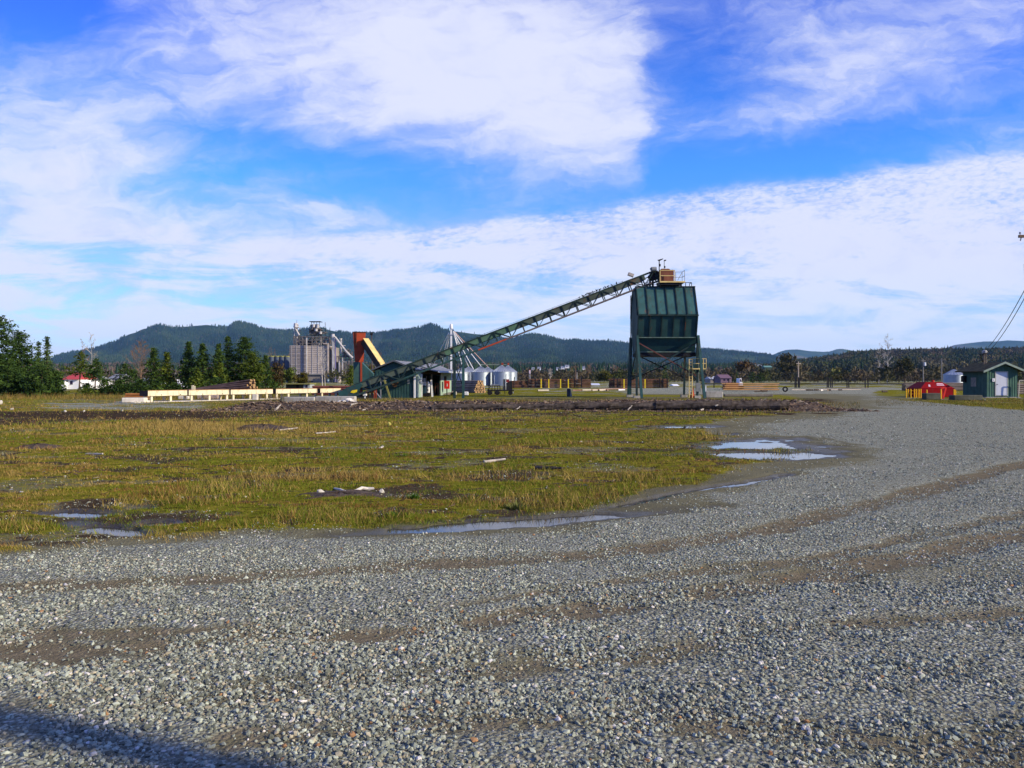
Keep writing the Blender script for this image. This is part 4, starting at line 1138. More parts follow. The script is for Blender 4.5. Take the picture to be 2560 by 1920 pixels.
# head platform, box and rails on top of the bin
d1 = 69.2; bx0, bx1 = X(1645, d1), X(1681, d1); zt = Zh(709, d1)
pf2 = MB(); pf2.span((bx0 - .02, d1 - 1.0, zt - .02), (X(1707, d1), d1 + .8, zt + .1)); pf2.build('head_platform', m_yellow, t)
sp = MB()
for x_ in (bx0 + .2, bx1 - .2, X(1700, d1)):
    for yo in (-.5, .5): sp.beam((x_, d1 + yo, 9.5), (x_, d1 + yo, zt), .1)
sp.span((bx0, d1 - .9, zt - .22), (X(1698, d1), d1 + .7, zt - .04)); sp.build('platform_frame', m_black, t)
bxm = MB(); bxm.span((X(1648, d1), d1 - .6, zt + .1), (bx1, d1 + .6, zt + 1.12)); bxm.prism([(X(1650, d1), d1 - .5, zt + 1.12), (X(1673, d1), d1 - .5, zt + 1.12), (X(1671, d1), d1 - .35, zt + 1.25), (X(1652, d1), d1 - .35, zt + 1.25)], (0, .8, 0)); bxm.build('drive_housing', m_brownbox, t)
hr = MB(); rail(hr, [(bx0, d1 - .98), (bx1, d1 - .98)], zt + .1, .92, .035); hr.build('head_railing', m_yellow, t)
hr = MB(); rail(hr, [(bx1 + .12, d1 + .1), (X(1690, d1), d1 + .1), (X(1706, d1), d1 + .1), (X(1706, d1), d1 - .9)], zt + .1, .92, .022); hr.beam((X(1695, d1), d1 + .12, zt + .3), (X(1706, d1), d1 + .1, zt + 1.0), .04); hr.build('far_railing', mat('grey_pipe', (.25, .26, .24), .2), t)
hr = MB(); rail(hr, [(X(1699, d1), d1 - .3), (X(1712, d1), d1 - .3), (X(1727, d1), d1 - .3), (X(1727, d1), d1 + .5)], 9.58, .38, .03, mids=0); hr.build('roof_railing', m_black, t)
hr = MB(); rail(hr, [(X(1583, d1), d1 - .5), (X(1610, d1), d1 - .5), (X(1640, d1), d1 - .5)], 9.58, .35, .02, mids=1); hr.build('roof_railing', m_black, t)
lp = MB(); xm = X(1648, d1); lp.beam((xm, d1, zt + 1.1), (xm, d1, Zh(651, d1)), .07); lp.prism([(xm - .14, d1 - .1, Zh(650, d1)), (xm, d1 - .1, Zh(653, d1)), (xm + .33, d1 - .1, Zh(648, d1)), (xm + .33, d1 - .1, Zh(646.5, d1))], (0, .2, 0)); lp.span((xm + .02, d1 - .06, Zh(666, d1)), (xm + .12, d1 + .06, Zh(660, d1))); lp.build('lamp_mast', m_black, t)
lp = MB(); xm = X(1660.5, d1); lp.beam((xm, d1, zt + 1.1), (xm, d1, Zh(652, d1)), .04); lp.prism([(xm - .02, d1 - .1, Zh(653, d1)), (xm + .15, d1 - .1, Zh(652, d1)), (xm + .15, d1 - .1, Zh(649.5, d1)), (xm, d1 - .1, Zh(650, d1))], (0, .2, 0)); lp.span((xm, d1 - .05, Zh(670, d1)), (xm + .1, d1 + .05, Zh(665, d1))); lp.build('lamp_mast', m_black, t)

# ---------------------------------------------------------------- long truss conveyor
t = thing('belt_conveyor', 'long green truss conveyor climbing from the shed to the top of the bin tower', 'conveyor', (X(1000, 66.5), 66.5, 0))


def cline(px):                                        # upper chord by bearing, lower by the truss depth
    d = 65.8 + (px - 867) / (1640 - 867) * 3.1
    return Vector((X(px, d), d, Zh(955 - .381 * (px - 903) + .5, d)))


P0c, P1c = cline(884), cline(1636)
DEP = Vector((0, 0, -1.0)); WD = Vector((0, .95, 0)); along = (P1c - P0c).normalized()
perp = (DEP - along * DEP.dot(along)).normalized()
TD = .97
for yo, nm in ((Vector((0, 0, 0)), 'front'), (WD, 'rear')):
    ch = MB(); ch.beam(P0c + yo, P1c + yo, .09, .10); ch.build('top_chord', m_steel_d, t)
    a = P0c + yo + perp * TD; b_ = P1c + yo + perp * TD * .93 - along * .6
    if nm == 'front':
        n0 = (cline(1185) - P0c).length; n1 = (cline(1255) - P0c).length; L_ = (b_ - a).length
        MB().beam(a, a + along * n0, .11, .12).build('bottom_chord', m_green, t)
        MB().beam(a + along * n0, a + along * n1, .11, .12).build('bottom_chord', m_rustred, t)
        MB().beam(a + along * n1, b_, .11, .12).build('bottom_chord', mat('greyed_steel', (.10, .085, .085), .3, .7, rust=.3), t)
    else: MB().beam(a, b_, .11, .12).build('bottom_chord', m_steel_d, t)
    wb = MB(); L_ = (P1c - P0c).length; nn = int(L_ / 1.24); st_ = L_ / nn
    for k in range(nn + 1):
        p = P0c + yo + along * (st_ * k)
        wb.beam(p, p + perp * TD, .075, .075)
        if k < nn:
            q = P0c + yo + along * (st_ * (k + 1))
            if k % 2 == 0: wb.beam(p, q + perp * TD, .06)
            else: wb.beam(p + perp * TD, q, .05)
    wb.build('truss_web', m_steel_d, t)
for pa, pb, m_ in ((888, 1110, m_green_c), (1110, 1290, m_green_b), (1290, 1610, m_green_c)):
    for yo in (.06, .89):
        a = P0c + along * ((cline(pa) - P0c).length); b_ = P0c + along * ((cline(pb) - P0c).length); o = Vector((0, yo, 0))
        MB().prism([a + o + perp * .03, b_ + o + perp * .03, b_ + o + perp * .47, a + o + perp * .47], (0, .03, 0)).build('side_panel', m_, t)
MB().prism([P0c + Vector((0, .1, 0)) + perp * .30, P0c + Vector((0, .88, 0)) + perp * .30, P0c + Vector((0, .88, 0)) + perp * .34, P0c + Vector((0, .1, 0)) + perp * .34], P1c - P0c).build('belt', m_black, t)
ln = MB()
a = P0c + along * 7 - perp * .12; b_ = P0c + along * 24.5 - perp * .12; ln.tube(a, b_, .012, .012, 5)
for k in range(9):
    p = P0c + along * (7 + k * 2.18); ln.beam(p, p - perp * .13, .025)
ln.build('guard_wire', m_black, t)
# tail end: scoop, guard and feet near the ground
sc = MB(); d2 = 65.6
sc.prism([W(845, 982, d2), W(868, 968, d2), W(900, 958, d2), W(906, 962, d2), W(884, 990, d2), W(848, 990, d2)], (0, 1.1, 0)); sc.build('tail_scoop', m_green, t)
gd_ = MB(); gd_.prism([W(876, 981, d2 - .04), W(880, 976, d2 - .04), W(893, 974, d2 - .04), W(892, 980, d2 - .04), W(884, 983, d2 - .04)], (0, .03, 0)); gd_.build('tail_guard', m_safety, t)
MB().beam(W(885, 990, d2), W(1010, 946, 66.2), .16, .16).build('tail_beam', m_steel_d, t)
for (pa, pb, dd, m_, w) in (((961, 950), (976, 998), 66.0, mat('olive_yellow_leg', (.20, .19, .05), .3, .7), .14), ((935, 975), (953, 997), 66.2, mat('grey_strut', (.28, .30, .32), .2), .07), ((952, 952), (952, 990), 66.4, mat('grey_strut', (.28, .30, .32), .2), .07), ((893, 975), (893, 997), 65.9, m_steel_d, .12)):
    a = W(*pa, dd); b_ = W(*pb, dd); b_.z = 0; MB().beam(a, b_, w).build('support_leg', m_, t)
MB().beam(W(951, 952, 66.4), W(966, 952, 66.4), .05).build('handrail', mat('grey_strut', (.28, .30, .32), .2), t)
bt = MB(); dS = 67.2
xl, xr = X(1136, dS), X(1158, dS)
zl, zr = cline(1136).z - TD + .02, cline(1158).z - TD + .02
for x_, z_, nm in ((xl, zl, 0), (xr, zr, 1)):
    for yo in (0, .8):
        MB().beam((x_, dS - .3 + yo, 0), (x_, dS - .3 + yo, z_), .17, .17).build('bent_leg', m_steel_d if nm == 0 else m_green, t)
bb = MB(); bb.beam((xl, dS - .3, 3.0), (xr, dS - .3, 1.0), .07); bb.beam((xr, dS - .3, 3.0), (xl, dS - .3, 1.0), .07); bb.beam((xl, dS - .3, 3.05), (xr, dS - .3, 3.05), .08); bb.beam((xl, dS - .3, .95), (xr, dS - .3, .95), .06)
bb.beam((xl, dS + .5, 3.0), (xl, dS - .3, .9), .06); bb.build('bent_brace', m_steel_d, t)
# motor and hood at the head
d3 = 69.0
MB().tube(W(1629, 673, d3 - .3), W(1641, 672.5, d3 - .3), .20, .20, 12).tube(W(1626, 674, d3 - .3), W(1629, 673, d3 - .3), .12, .18, 10).build('head_motor', mat('grey_motor', (.22, .23, .22), .2), t)
hd = MB(); hd.prism([W(1622, 690, d3), W(1630, 679, d3), W(1645, 676, d3), W(1646, 697, d3), W(1632, 700, d3)], (0, .9, 0)); hd.build('head_hood', m_black, t)
hd = MB()
for px_ in (1625, 1632): hd.beam(W(px_, 690, d3 + .3), W(px_, 718, d3 + .3), .16)
hd.beam(W(1612, 716, d3), W(1646, 702, d3), .14); hd.build('head_post', m_steel_d, t)

# flood lamp on the conveyor, and birds along its rail
lt = thing('flood_lamp', 'boxy tilted flood lamp on a short post above the conveyor head', 'lamp', W(1581.5, 694, 68.4))
MB().beam(W(1581.5, 694, 68.4), W(1581, 689, 68.4), .05).build('post', m_black, lt)
Rl = Matrix.Rotation(math.radians(20), 3, 'Y')
MB().box(W(1577, 687, 68.4), (.50, .34, .26), Rl).build('lamp_box', mat('lamp_grey', (.30, .27, .24), .2), lt)
MB().box(W(1578, 687, 68.4) + Rl @ Vector((0, -.175, 0)), (.42, .01, .20), Rl).build('lens', mat('lens_glass', (.45, .40, .33), .1, .2), lt)


def bird_mesh():
    mb = MB(); secs = [(-.13, .012, .045), (-.08, .022, .05), (-.03, .040, .062), (.02, .045, .078), (.055, .034, .098), (.075, .028, .118), (.10, .022, .122), (.125, .006, .117)]; n = 8; vs = []
    for y, r_, z in secs: vs += [Vector((r_ * math.cos(k * 2 * math.pi / n), y, z + .03 + r_ * math.sin(k * 2 * math.pi / n))) for k in range(n)]
    mb.add(vs, [(i * n + k, i * n + (k + 1) % n, (i + 1) * n + (k + 1) % n, (i + 1) * n + k) for i in range(len(secs) - 1) for k in range(n)] + [tuple(range(n))[::-1], tuple(range((len(secs) - 1) * n, len(secs) * n))])
    for s_ in (-1, 1): mb.tube((s_ * .014, 0, .0), (s_ * .014, .005, .07), .005, .006, 5)
    return mb


bird0 = None
for i, px in enumerate([1449, 1456, 1459, 1466, 1470, 1473, 1476, 1479, 1482, 1486, 1491, 1494, 1498, 1501, 1509, 1513, 1519, 1521, 1529, 1541]):
    p = P0c + along * ((cline(px) - P0c).length) - perp * .05
    if bird0 is None:
        bird0 = bird_mesh().build('bird', m_black, origin=(0, 0, 0)); o = bird0
    else: o = bird0.copy(); COL.objects.link(o)
    s_ = random.uniform(.85, 1.3); o.location = p; o.scale = (s_,) * 3; o.rotation_euler = (random.uniform(.15, .6), 0, random.choice((1.3, 1.8, -1.4, -1.9, 2.6, .5)))
    tag(o, 'small dark bird perched in the row along the top of the long conveyor', 'bird', 'birds perched on the conveyor')

# ---------------------------------------------------------------- red hopper with its green base and yellow conveyor
dh = 72.0
t = thing('chip_hopper', 'tall tapering rust-red hopper standing on a green steel base', 'hopper', (X(893, dh), dh, 0))
zt_, zb_ = Zh(831, dh), Zh(905, dh)
c0_ = Vector((X(895, dh), dh + .55, 0))
def frust(mb, hx1, hy1, z1, hx0, hy0, z0, cx_=0, rot=math.radians(14)):
    R_ = Matrix.Rotation(rot, 3, 'Z'); vs = []
    for hx, hy, z in ((hx0, hy0, z0), (hx1, hy1, z1)):
        for sx_, sy_ in ((-1, -1), (1, -1), (1, 1), (-1, 1)): vs.append(c0_ + R_ @ Vector((sx_ * hx, sy_ * hy, 0)) + Vector((cx_, 0, z)))
    return mb.add(vs, [(0, 3, 2, 1), (4, 5, 6, 7), (0, 1, 5, 4), (1, 2, 6, 5), (2, 3, 7, 6), (3, 0, 4, 7)])
frust(MB(), .56, .50, zt_, .36, .34, zb_).build('hopper_body', m_rustred, t)
frust(MB(), .60, .54, zt_ + .06, .59, .53, zt_ - .02).build('top_rim', mat('dark_rust', (.07, .03, .02), .3), t)
MB().beam((X(891, dh), dh - .10, Zh(829, dh)), (X(890, dh), dh + .0, Zh(868, dh)), .07).build('side_seam', mat('dark_rust', (.07, .03, .02), .3), t)
gb = MB(); gb.span((X(883, dh), dh + .15, 0), (X(902, dh), dh + .95, zb_)); gb.build('base_column', mat('base_green', (.05, .105, .085), .3, .65, rust=.4, rc=(.14, .06, .04), scale=1.2), t)
MB().prism([(X(902, dh), dh + .2, Zh(905, dh)), (X(932, dh), dh + .2, Zh(935, dh)), (X(934, dh), dh + .2, Zh(975, dh)), (X(902, dh), dh + .2, Zh(975, dh))], (0, .7, 0)).build('slanted_chute', m_green_l, t)
MB().span((X(900, dh), dh + .1, 0), (X(904, dh), dh + .2, Zh(905, dh))).build('corner_post', m_rustred, t)
t = thing('inclined_chute', 'steep yellow-topped box conveyor descending from the red hopper to the shed', 'conveyor', (X(992, 68.4), 68.4, 0))
a = W(911, 853, 72.2); b_ = W(990, 972, 68.5); tt = (b_ - a).normalized(); sd = tt.cross(Vector((0, 0, 1))).normalized(); un = sd.cross(tt)
MB().beam(a, b_, .50, .62, up=un).build('housing', mat('shaded_housing_steel', (.05, .04, .03), .4, .7, rust=.3), t)  # dark colour puts the shade on the housing side facing away from the sun
MB().beam(a + un * .325, b_ + un * .325, .56, .025, up=un).build('top_cover', m_yellow, t)
vv = (b_ - a).length
for off in (.30, -.02): MB().beam(a + un * off - sd * .27, b_ + un * off - sd * .27, .04, .10 if off > 0 else .04, up=un).build('side_lip', m_yellow, t)
fl = MB()
for k in (.18, .48, .66, .80): fl.beam(a + tt * vv * k + un * .36 - sd * .30, a + tt * vv * k - un * .05 - sd * .30, .06, .05)
fl.build('side_strap', m_yellow, t)
MB().prism([W(975, 948, 68.1), W(996, 955, 68.1), W(990, 968, 68.1), W(983, 967, 68.1)], (0, .4, 0)).build('outlet_hood', mat('brown_plate', (.13, .07, .035), .4), t)
t = thing('yard_lamp', 'thin dark pole lamp beside the yellow conveyor top', 'lamp post', (X(931, 78), 78, 0))
MB().tube((X(931, 78), 78, 0), (X(929, 78), 78, Zh(834, 78)), .07, .05, 7).build('pole', mat('lamp_pole_brown', (.10, .075, .07), .2), t)
MB().tube((X(929, 78), 78, Zh(836, 78)), (X(929, 78), 78, Zh(830, 78)), .16, .10, 8).span((X(926, 78), 77.8, Zh(838, 78)), (X(932, 78), 78.2, Zh(836, 78))).build('lamp_head', m_black, t)
t = thing('round_lamp', 'short post with a round pale lamp in front of the yellow conveyor', 'lamp post', (X(937, 70), 70, 0))
MB().tube((X(937, 70), 70, 0), (X(937, 70), 70, Zh(925, 70)), .05, .05, 7).build('pole', m_black, t)
MB().lathe((X(937, 70), 70, Zh(926, 70)), [(.02, .0), (.1, .02), (.11, .1), (.06, .17), (.0, .18)], 10).build('lamp_head', m_galv, t)
# sawhorse stand and gear under the conveyor
t = thing('wooden_trestle', 'rusty orange trestle stand under the conveyor tail', 'trestle', (X(929, 66.6), 66.6, 0))
MB().span((X(921, 66.6), 66.3, Zh(981, 66.6)), (X(938, 66.6), 66.9, Zh(978, 66.6))).build('top', mat('orange_wood', (.25, .11, .04), .3), t)
for pa, pb in (((923, 980), (919, 997)), ((936, 980), (938, 997)), ((927, 980), (932, 997))):
    a = W(*pa, 66.5); b_ = W(*pb, 66.5); b_.z = 0; MB().beam(a, b_, .07).build('leg', mat('orange_wood', (.25, .11, .04), .3), t)
t = thing('steel_step', 'small narrow rusty step ladder under the conveyor tail', 'ladder', (X(938, 66), 66, 0))
mb = MB()
for px_ in (935.5, 941): mb.beam(W(px_, 974, 66), (X(px_, 66), 66, 0), .045)
for k in range(6): mb.beam(W(935.5, 976 + k * 3.4, 66), W(941, 976 + k * 3.4, 66), .04)
mb.build('frame', m_rustred, t)
tag(MB().box((X(912, 66), 66, .32), (.32, .3, .2)).box((X(912, 66), 66, .1), (.1, .1, .2)).build('white_box', m_white, origin=(X(912, 66), 66, 0), bevel=.03), 'small white rounded box on the ground under the conveyor tail', 'box')

# ---------------------------------------------------------------- green shed
O = Vector((X(1036, 68.0), 68.0, 0)); U = Vector((.118, .993, 0)); Wv = Vector((.993, -.118, 0))
def S(u, w, z): return O + U * u + Wv * w + Vector((0, 0, z))
m_shed = mat('shed_green_siding', (.040, .095, .080), .25, .8, ribs=None, grime=.6, scale=2)
m_shed_l = mat('shed_pale_green', (.27, .36, .28), .2, .8, grime=.5, scale=2)
m_roof = mat('shed_metal_roof', (.17, .175, .185), .2, .55, ribs=('X', .3), grime=.4)
m_inside = mat('shed_dark_wood', (.035, .024, .018), .4, .9)
t = thing('machine_shed', 'low green gabled shed with an open lit side bay under the conveyor', 'shed', O)
gw = 3.45; LEN = 16.4; EV = 2.32; RZ = 3.14; mid_w = -gw / 2
MB().prism([S(0, 0, 0), S(0, 0, EV), S(0, mid_w, RZ - .05), S(0, -gw, EV), S(0, -gw, 0)], U * .12).build('gable_wall', m_shed, t)
gr_ = MB()
for k in range(14): gr_.beam(S(-.012, -gw * k / 14 - .12, .02), S(-.012, -gw * k / 14 - .12, EV - .02), .025, .02, up=U)
gr_.build('siding_batten', mat('shed_batten', (.034, .082, .068), .2), t)
MB().prism([S(LEN, 0, 0), S(LEN, 0, EV), S(LEN, mid_w, RZ - .05), S(LEN, -gw, EV), S(LEN, -gw, 0)], -U * .12).build('rear_wall', m_shed, t)
MB().prism([S(.13, -gw, 0), S(.13, -gw, EV), S(LEN - .13, -gw, EV), S(LEN - .13, -gw, 0)], Wv * .1).build('back_wall', m_inside, t)
MB().prism([S(.13, 0, 0), S(.13, 0, EV), S(2.5, 0, EV), S(2.5, 0, 0)], -Wv * .1).build('side_wall', m_shed_l, t)
MB().prism([S(10.9, 0, 0), S(10.9, 0, EV), S(LEN - .13, 0, EV), S(LEN - .13, 0, 0)], -Wv * .1).build('side_wall', m_shed_l, t)
MB().prism([S(2.51, .0, 2.05), S(2.51, 0, EV), S(10.89, 0, EV), S(10.89, 0, 2.05)], -Wv * .1).build('bay_header', m_inside, t)
MB().span(S(2.6, -2.2, 0), S(10.6, -2.1, 2.2)).build('inner_wall', m_inside, t)
MB().beam(S(-.02, .03, 0), S(-.02, .03, EV), .15, .15).build('corner_post', m_white, t)
MB().beam(S(2.5, .06, 0), S(2.5, .06, 2.05), .10, .10).build('bay_post', m_white, t)
MB().beam(S(6.6, .03, 0), S(6.6, .03, 2.05), .12, .12).build('bay_post', mat('grey_wood_post', (.25, .22, .17), .3), t)
MB().span(S(-.03, -.62, 1.2), S(.02, -.40, 1.6)).build('wall_plate', mat('grey_plate', (.16, .19, .2), .2), t)
rf = MB(); oh = .3
rf.prism([S(-.35, mid_w, RZ), S(-.35, .16, EV + .05), S(-.35, .16, EV + .12), S(-.35, mid_w, RZ + .08)], U * (LEN + .7))
rf.prism([S(-.35, mid_w - .002, RZ), S(-.35, -gw - .25, EV + .0), S(-.35, -gw - .25, EV + .07), S(-.35, mid_w - .002, RZ + .08)], U * (LEN + .7)); rf.build('roof', m_roof, t)
rf = MB(); rf.prism([S(2.7, -.6, EV + .33), S(2.7, 1.45, EV - .06), S(2.7, 1.45, EV + .0), S(2.7, -.6, EV + .40)], U * (LEN - 2.0)); rf.build('porch_roof', m_roof, t)
MB().prism([S(2.66, 1.47, EV - .12), S(2.66, 1.50, EV - .12), S(2.66, 1.50, EV + .04), S(2.66, 1.47, EV + .04)], U * (LEN - 1.95)).build('fascia', mat('pale_fascia', (.40, .43, .46), .15), t)
MB().prism([S(-.38, .18, EV + .03), S(-.38, .18, EV + .16), S(-.38, mid_w, RZ + .12), S(-.38, -gw - .27, EV + .10), S(-.38, -gw - .27, EV - .02), S(-.38, mid_w, RZ - .02)], U * .03).build('barge_board', mat('shed_trim', (.10, .11, .11), .2), t)
dr = MB()
dr.span(S(.5, .02, .05), S(1.6, .05, 2.0)); dr.build('door', mat('shed_door_pale', (.33, .40, .32), .2, grime=.3), t)
dr = MB(); dr.span(S(1.75, .03, 1.25), S(2.15, .14, 1.65)); dr.build('meter_box', m_white, t)
MB().span(S(12.5, .02, .9), S(13.6, .05, 1.9)).build('window_opening', m_inside, t)
t = thing('red_cabinet', 'bright red cabinet on the pale green wall of the shed', 'cabinet', (X(1117, 79.5), 79.5, 0))
MB().span((X(1110.5, 79.5), 79.3, Zh(972, 79.5)), (X(1123.5, 79.5), 79.8, Zh(952, 79.5))).build('body', mat('bright_red', (.62, .03, .02), .12, .5), t)
MB().span((X(1110.5, 79.5) , 79.285, Zh(968, 79.5)), (X(1115, 79.5), 79.3, Zh(953, 79.5))).build('side_door', mat('darker_red', (.40, .02, .02), .12, .5), t)
MB().span((X(1117.5, 79.5), 79.285, Zh(966, 79.5)), (X(1119.5, 79.5), 79.3, Zh(959, 79.5))).build('white_mark', m_white, t)
MB().beam((X(1117, 79.5), 79.6, 0), (X(1117, 79.5), 79.6, Zh(972, 79.5)), .1).build('post', m_steel_d, t)
t = thing('white_tank', 'upright white tank standing in the open bay of the shed', 'tank', (X(1070.5, 72.5), 72.5, 0))
MB().lathe((X(1070.5, 72.5), 72.5, 0), [(0, .35), (.14, .37), (.15, .5), (.15, 1.15), (.10, 1.3), (.05, 1.33), (.05, 1.42), (0, 1.42)], 12).build('body', m_white, t, smooth=False)
MB().box((X(1070.5, 72.5), 72.5, .18), (.26, .26, .36)).build('stand', m_black, t)
MB().box((X(1070.2, 72.5), 72.34, .62), (.10, .02, .14)).build('valve', m_black, t)
for lab, pa, pb, dd, w, m_ in (('white plank leaning at the right of the white tank', (1078, 950), (1081, 989), 72.2, .16, m_white), ('narrow white board standing left of the white tank', (1061, 946), (1063, 975), 72.6, .2, m_white), ('thin pale pole leaning in the shed bay behind the white tank', (1066, 940), (1068, 986), 73.2, .06, mat('grey_wood_post', (.25, .22, .17), .3))):
    a = W(*pa, dd); b_ = W(*pb, dd - .3); b_.z = 0.0
    tag(MB().beam(a, b_, w, .04, up=(0, 1, 0)).build('leaning_board', m_, origin=b_), lab, 'board', 'boards leaning in the shed bay')
t = thing('welding_cart', 'dark machine on wheels with a white panel in the left of the shed bay', 'machine', (X(1058, 72), 72, 0))
MB().box((X(1058, 72), 72, .65), (.5, .5, .8)).build('body', mat('navy_machine', (.02, .05, .07), .3), t)
MB().box((X(1060, 72), 71.8, 1.2), (.40, .3, .30)).build('top_panel', m_white, t)
MB().tube((X(1053, 72), 71.7, .18), (X(1053, 72), 71.6, .18), .18, .18, 12).tube((X(1064, 72), 71.7, .18), (X(1064, 72), 71.6, .18), .18, .18, 12).build('wheel', m_black, t)
t = thing('brown_trestle', 'brown wooden frame standing deep in the shed bay', 'trestle', (X(1091, 76.5), 76.5, 0))
tb = MB()
for px_ in (1088, 1095): tb.beam((X(px_, 76.5), 76.5, 0), (X(px_, 76.5), 76.5, Zh(958, 76.5)), .09)
tb.beam(W(1087, 958.5, 76.5), W(1096, 958.5, 76.5), .09); tb.beam(W(1088, 970, 76.5), W(1095, 962, 76.5), .06); tb.build('frame', mat('brown_timber', (.16, .075, .035), .3), t)
for i, (px_, py_, w_, h_, lab) in enumerate([(1122, 985, 1.5, .35, 'grey concrete lump beside the right end of the shed'), (1131, 984, .5, .5, 'pale concrete block leaning by the right end of the shed')]):
    p = Vector((X(px_, 80), 80, 0)); tag(MB().prism([p + Vector((-w_ / 2, 0, 0)), p + Vector((w_ / 2, 0, 0)), p + Vector((w_ / 2, 0, h_)), p + Vector((w_ * .1, 0, h_ * .9)), p + Vector((-w_ / 2, 0, h_ * .3))], (0, .8, 0)).build('concrete_lump', m_conc_l if i else m_conc, origin=p, bevel=.04), lab, 'concrete')
tag(MB().box((X(1163, 78), 78, .2), (.62, .4, .36)).build('white_crate', m_white, origin=(X(1163, 78), 78, 0), bevel=.05), 'white crate on the grass right of the conveyor support', 'crate')

# ---------------------------------------------------------------- row of yellow steel feed boxes
LA = Vector((X(370, 55.3), 55.3, 0)); LB = Vector((X(852, 71), 71, 0)); Lu = (LB - LA).normalized(); Ln = Vector((Lu.y, -Lu.x, 0))


def on_line(px):
    k = (px - CX) / F
    s_ = (k * LA.y - LA.x) / (Lu.x - k * Lu.y); return s_


m_bunk = mat('cream_yellow_steel', (.62, .55, .36), .2, .7, rust=.3, rc=(.30, .13, .05), scale=.9, grime=.6)
m_bunk_e = mat('bunk_shaded_steel', (.05, .032, .025), .4, .8)  # shade painted as dark colour on plates turned away from the sun
m_bunk_t = mat('bunk_rusty_rim', (.26, .10, .04), .4, .8)
BK = [(370, 468, 'yellow steel trough with dark left end, first at the left of the row', (379, 427)), (472, 573, 'yellow steel trough second in the row, with a yellow post behind it', (479, 524, 568)), (577, 682, 'yellow steel trough third in the row, with a rusty rim and scraped lower edge', (584, 626, 668)),
      (690, 793, 'yellow steel trough fourth in the row, behind the grey concrete wall', (693, 722, 768)), (801, 852, 'short yellow steel trough at the right end of the row by the conveyor tail', (806, 841))]
for pa, pb, lab, legs in BK:
    s0, s1 = on_line(pa), on_line(pb); base = LA + Lu * s0
    t = thing('steel_trough', lab, 'trough', base, 'yellow steel troughs in a row')
    z0, z1 = .43, .79
    def bp(s_, w, z): return LA + Lu * s_ + Ln * w + Vector((0, 0, z))
    q = MB(); q.prism([bp(s0, 0, z0), bp(s0, 0, z1), bp(s0, -.06, z1), bp(s0, -.06, z0)], Lu * (s1 - s0)); q.build('front_plate', m_bunk, t)
    q = MB(); q.prism([bp(s0 + .01, -.07, z0), bp(s0 + .01, -.07, z0 + .06), bp(s0 + .01, -.9, z0 + .06), bp(s0 + .01, -.9, z0)], Lu * (s1 - s0 - .02)); q.build('floor_plate', m_bunk_t, t)
    q = MB(); q.prism([bp(s0, -.9, z0), bp(s0, -.9, z1), bp(s0, -.96, z1), bp(s0, -.96, z0)], Lu * (s1 - s0)); q.build('back_plate', m_bunk_e, t)
    q = MB(); q.prism([bp(s0 - .03, .01, z0 - .02), bp(s0 - .03, .01, z1 + .01), bp(s0 - .03, -.95, z1 + .01), bp(s0 - .03, -.95, z0 - .02)], Lu * .025); q.build('end_plate', m_bunk_e, t)
    q = MB(); q.prism([bp(s0, .015, z1 + .002), bp(s0, .015, z1 + .035), bp(s0, -.09, z1 + .035), bp(s0, -.09, z1 + .002)], Lu * (s1 - s0)); q.build('rim', m_bunk_t if pa > 500 else mat('bunk_rim_orange', (.38, .20, .08), .3), t)
    bo = MB()
    for k in (.33, .82): bo.tube(bp(s0 + (s1 - s0) * k, .0, z0 + .07), bp(s0 + (s1 - s0) * k, .03, z0 + .07), .035, .035, 6)
    bo.build('bolt', m_black, t)
    for px_ in legs:
        for wv in (-.10, -.85):
            s_ = on_line(px_); q = MB(); q.prism([bp(s_, wv, 0), bp(s_ + .16, wv, 0), bp(s_ + .16, wv - .12, 0), bp(s_, wv - .12, 0)], (0, 0, z0)); q.build('leg', m_bunk, t)
p = LA + Lu * on_line(501) - Ln * .9
tag(MB().beam(p, p + Vector((0, 0, 1.15)), .14).box(p + Vector((.12, 0, .95)), (.10, .12, .3)).build('yellow_post', m_bunk, origin=p), 'upright yellow post rising behind the second steel trough', 'post')
slab = [LA + Lu * -1.5 + Ln * .8, LA + Lu * 13 + Ln * .8, LA + Lu * 13 - Ln * 1.6, LA + Lu * -1.5 - Ln * 1.6]
tag(MB().prism([Vector((q.x, q.y, -.02)) for q in slab], (0, 0, .055)).build('concrete_slab', m_conc_l, origin=LA), 'pale concrete slab under the row of yellow troughs', 'slab', kind='structure')


def block(px0, px1, ptop, d, dep, m, lab, name='concrete_block', rz=0, cat='concrete block', group=None, notch=False, top_m=None):
    x0, x1 = X(px0, d), X(px1, d); h = Zh(ptop, d); c = Vector(((x0 + x1) / 2, d + dep / 2, 0)); R_ = Matrix.Rotation(rz, 3, 'Z'); hx = (x1 - x0) / 2
    mb = MB(); mb.box(c + Vector((0, 0, h / 2)), (2 * hx, dep, h), R_)
    return tag(mb.build(name, m, origin=c, bevel=.04), lab, cat, group)


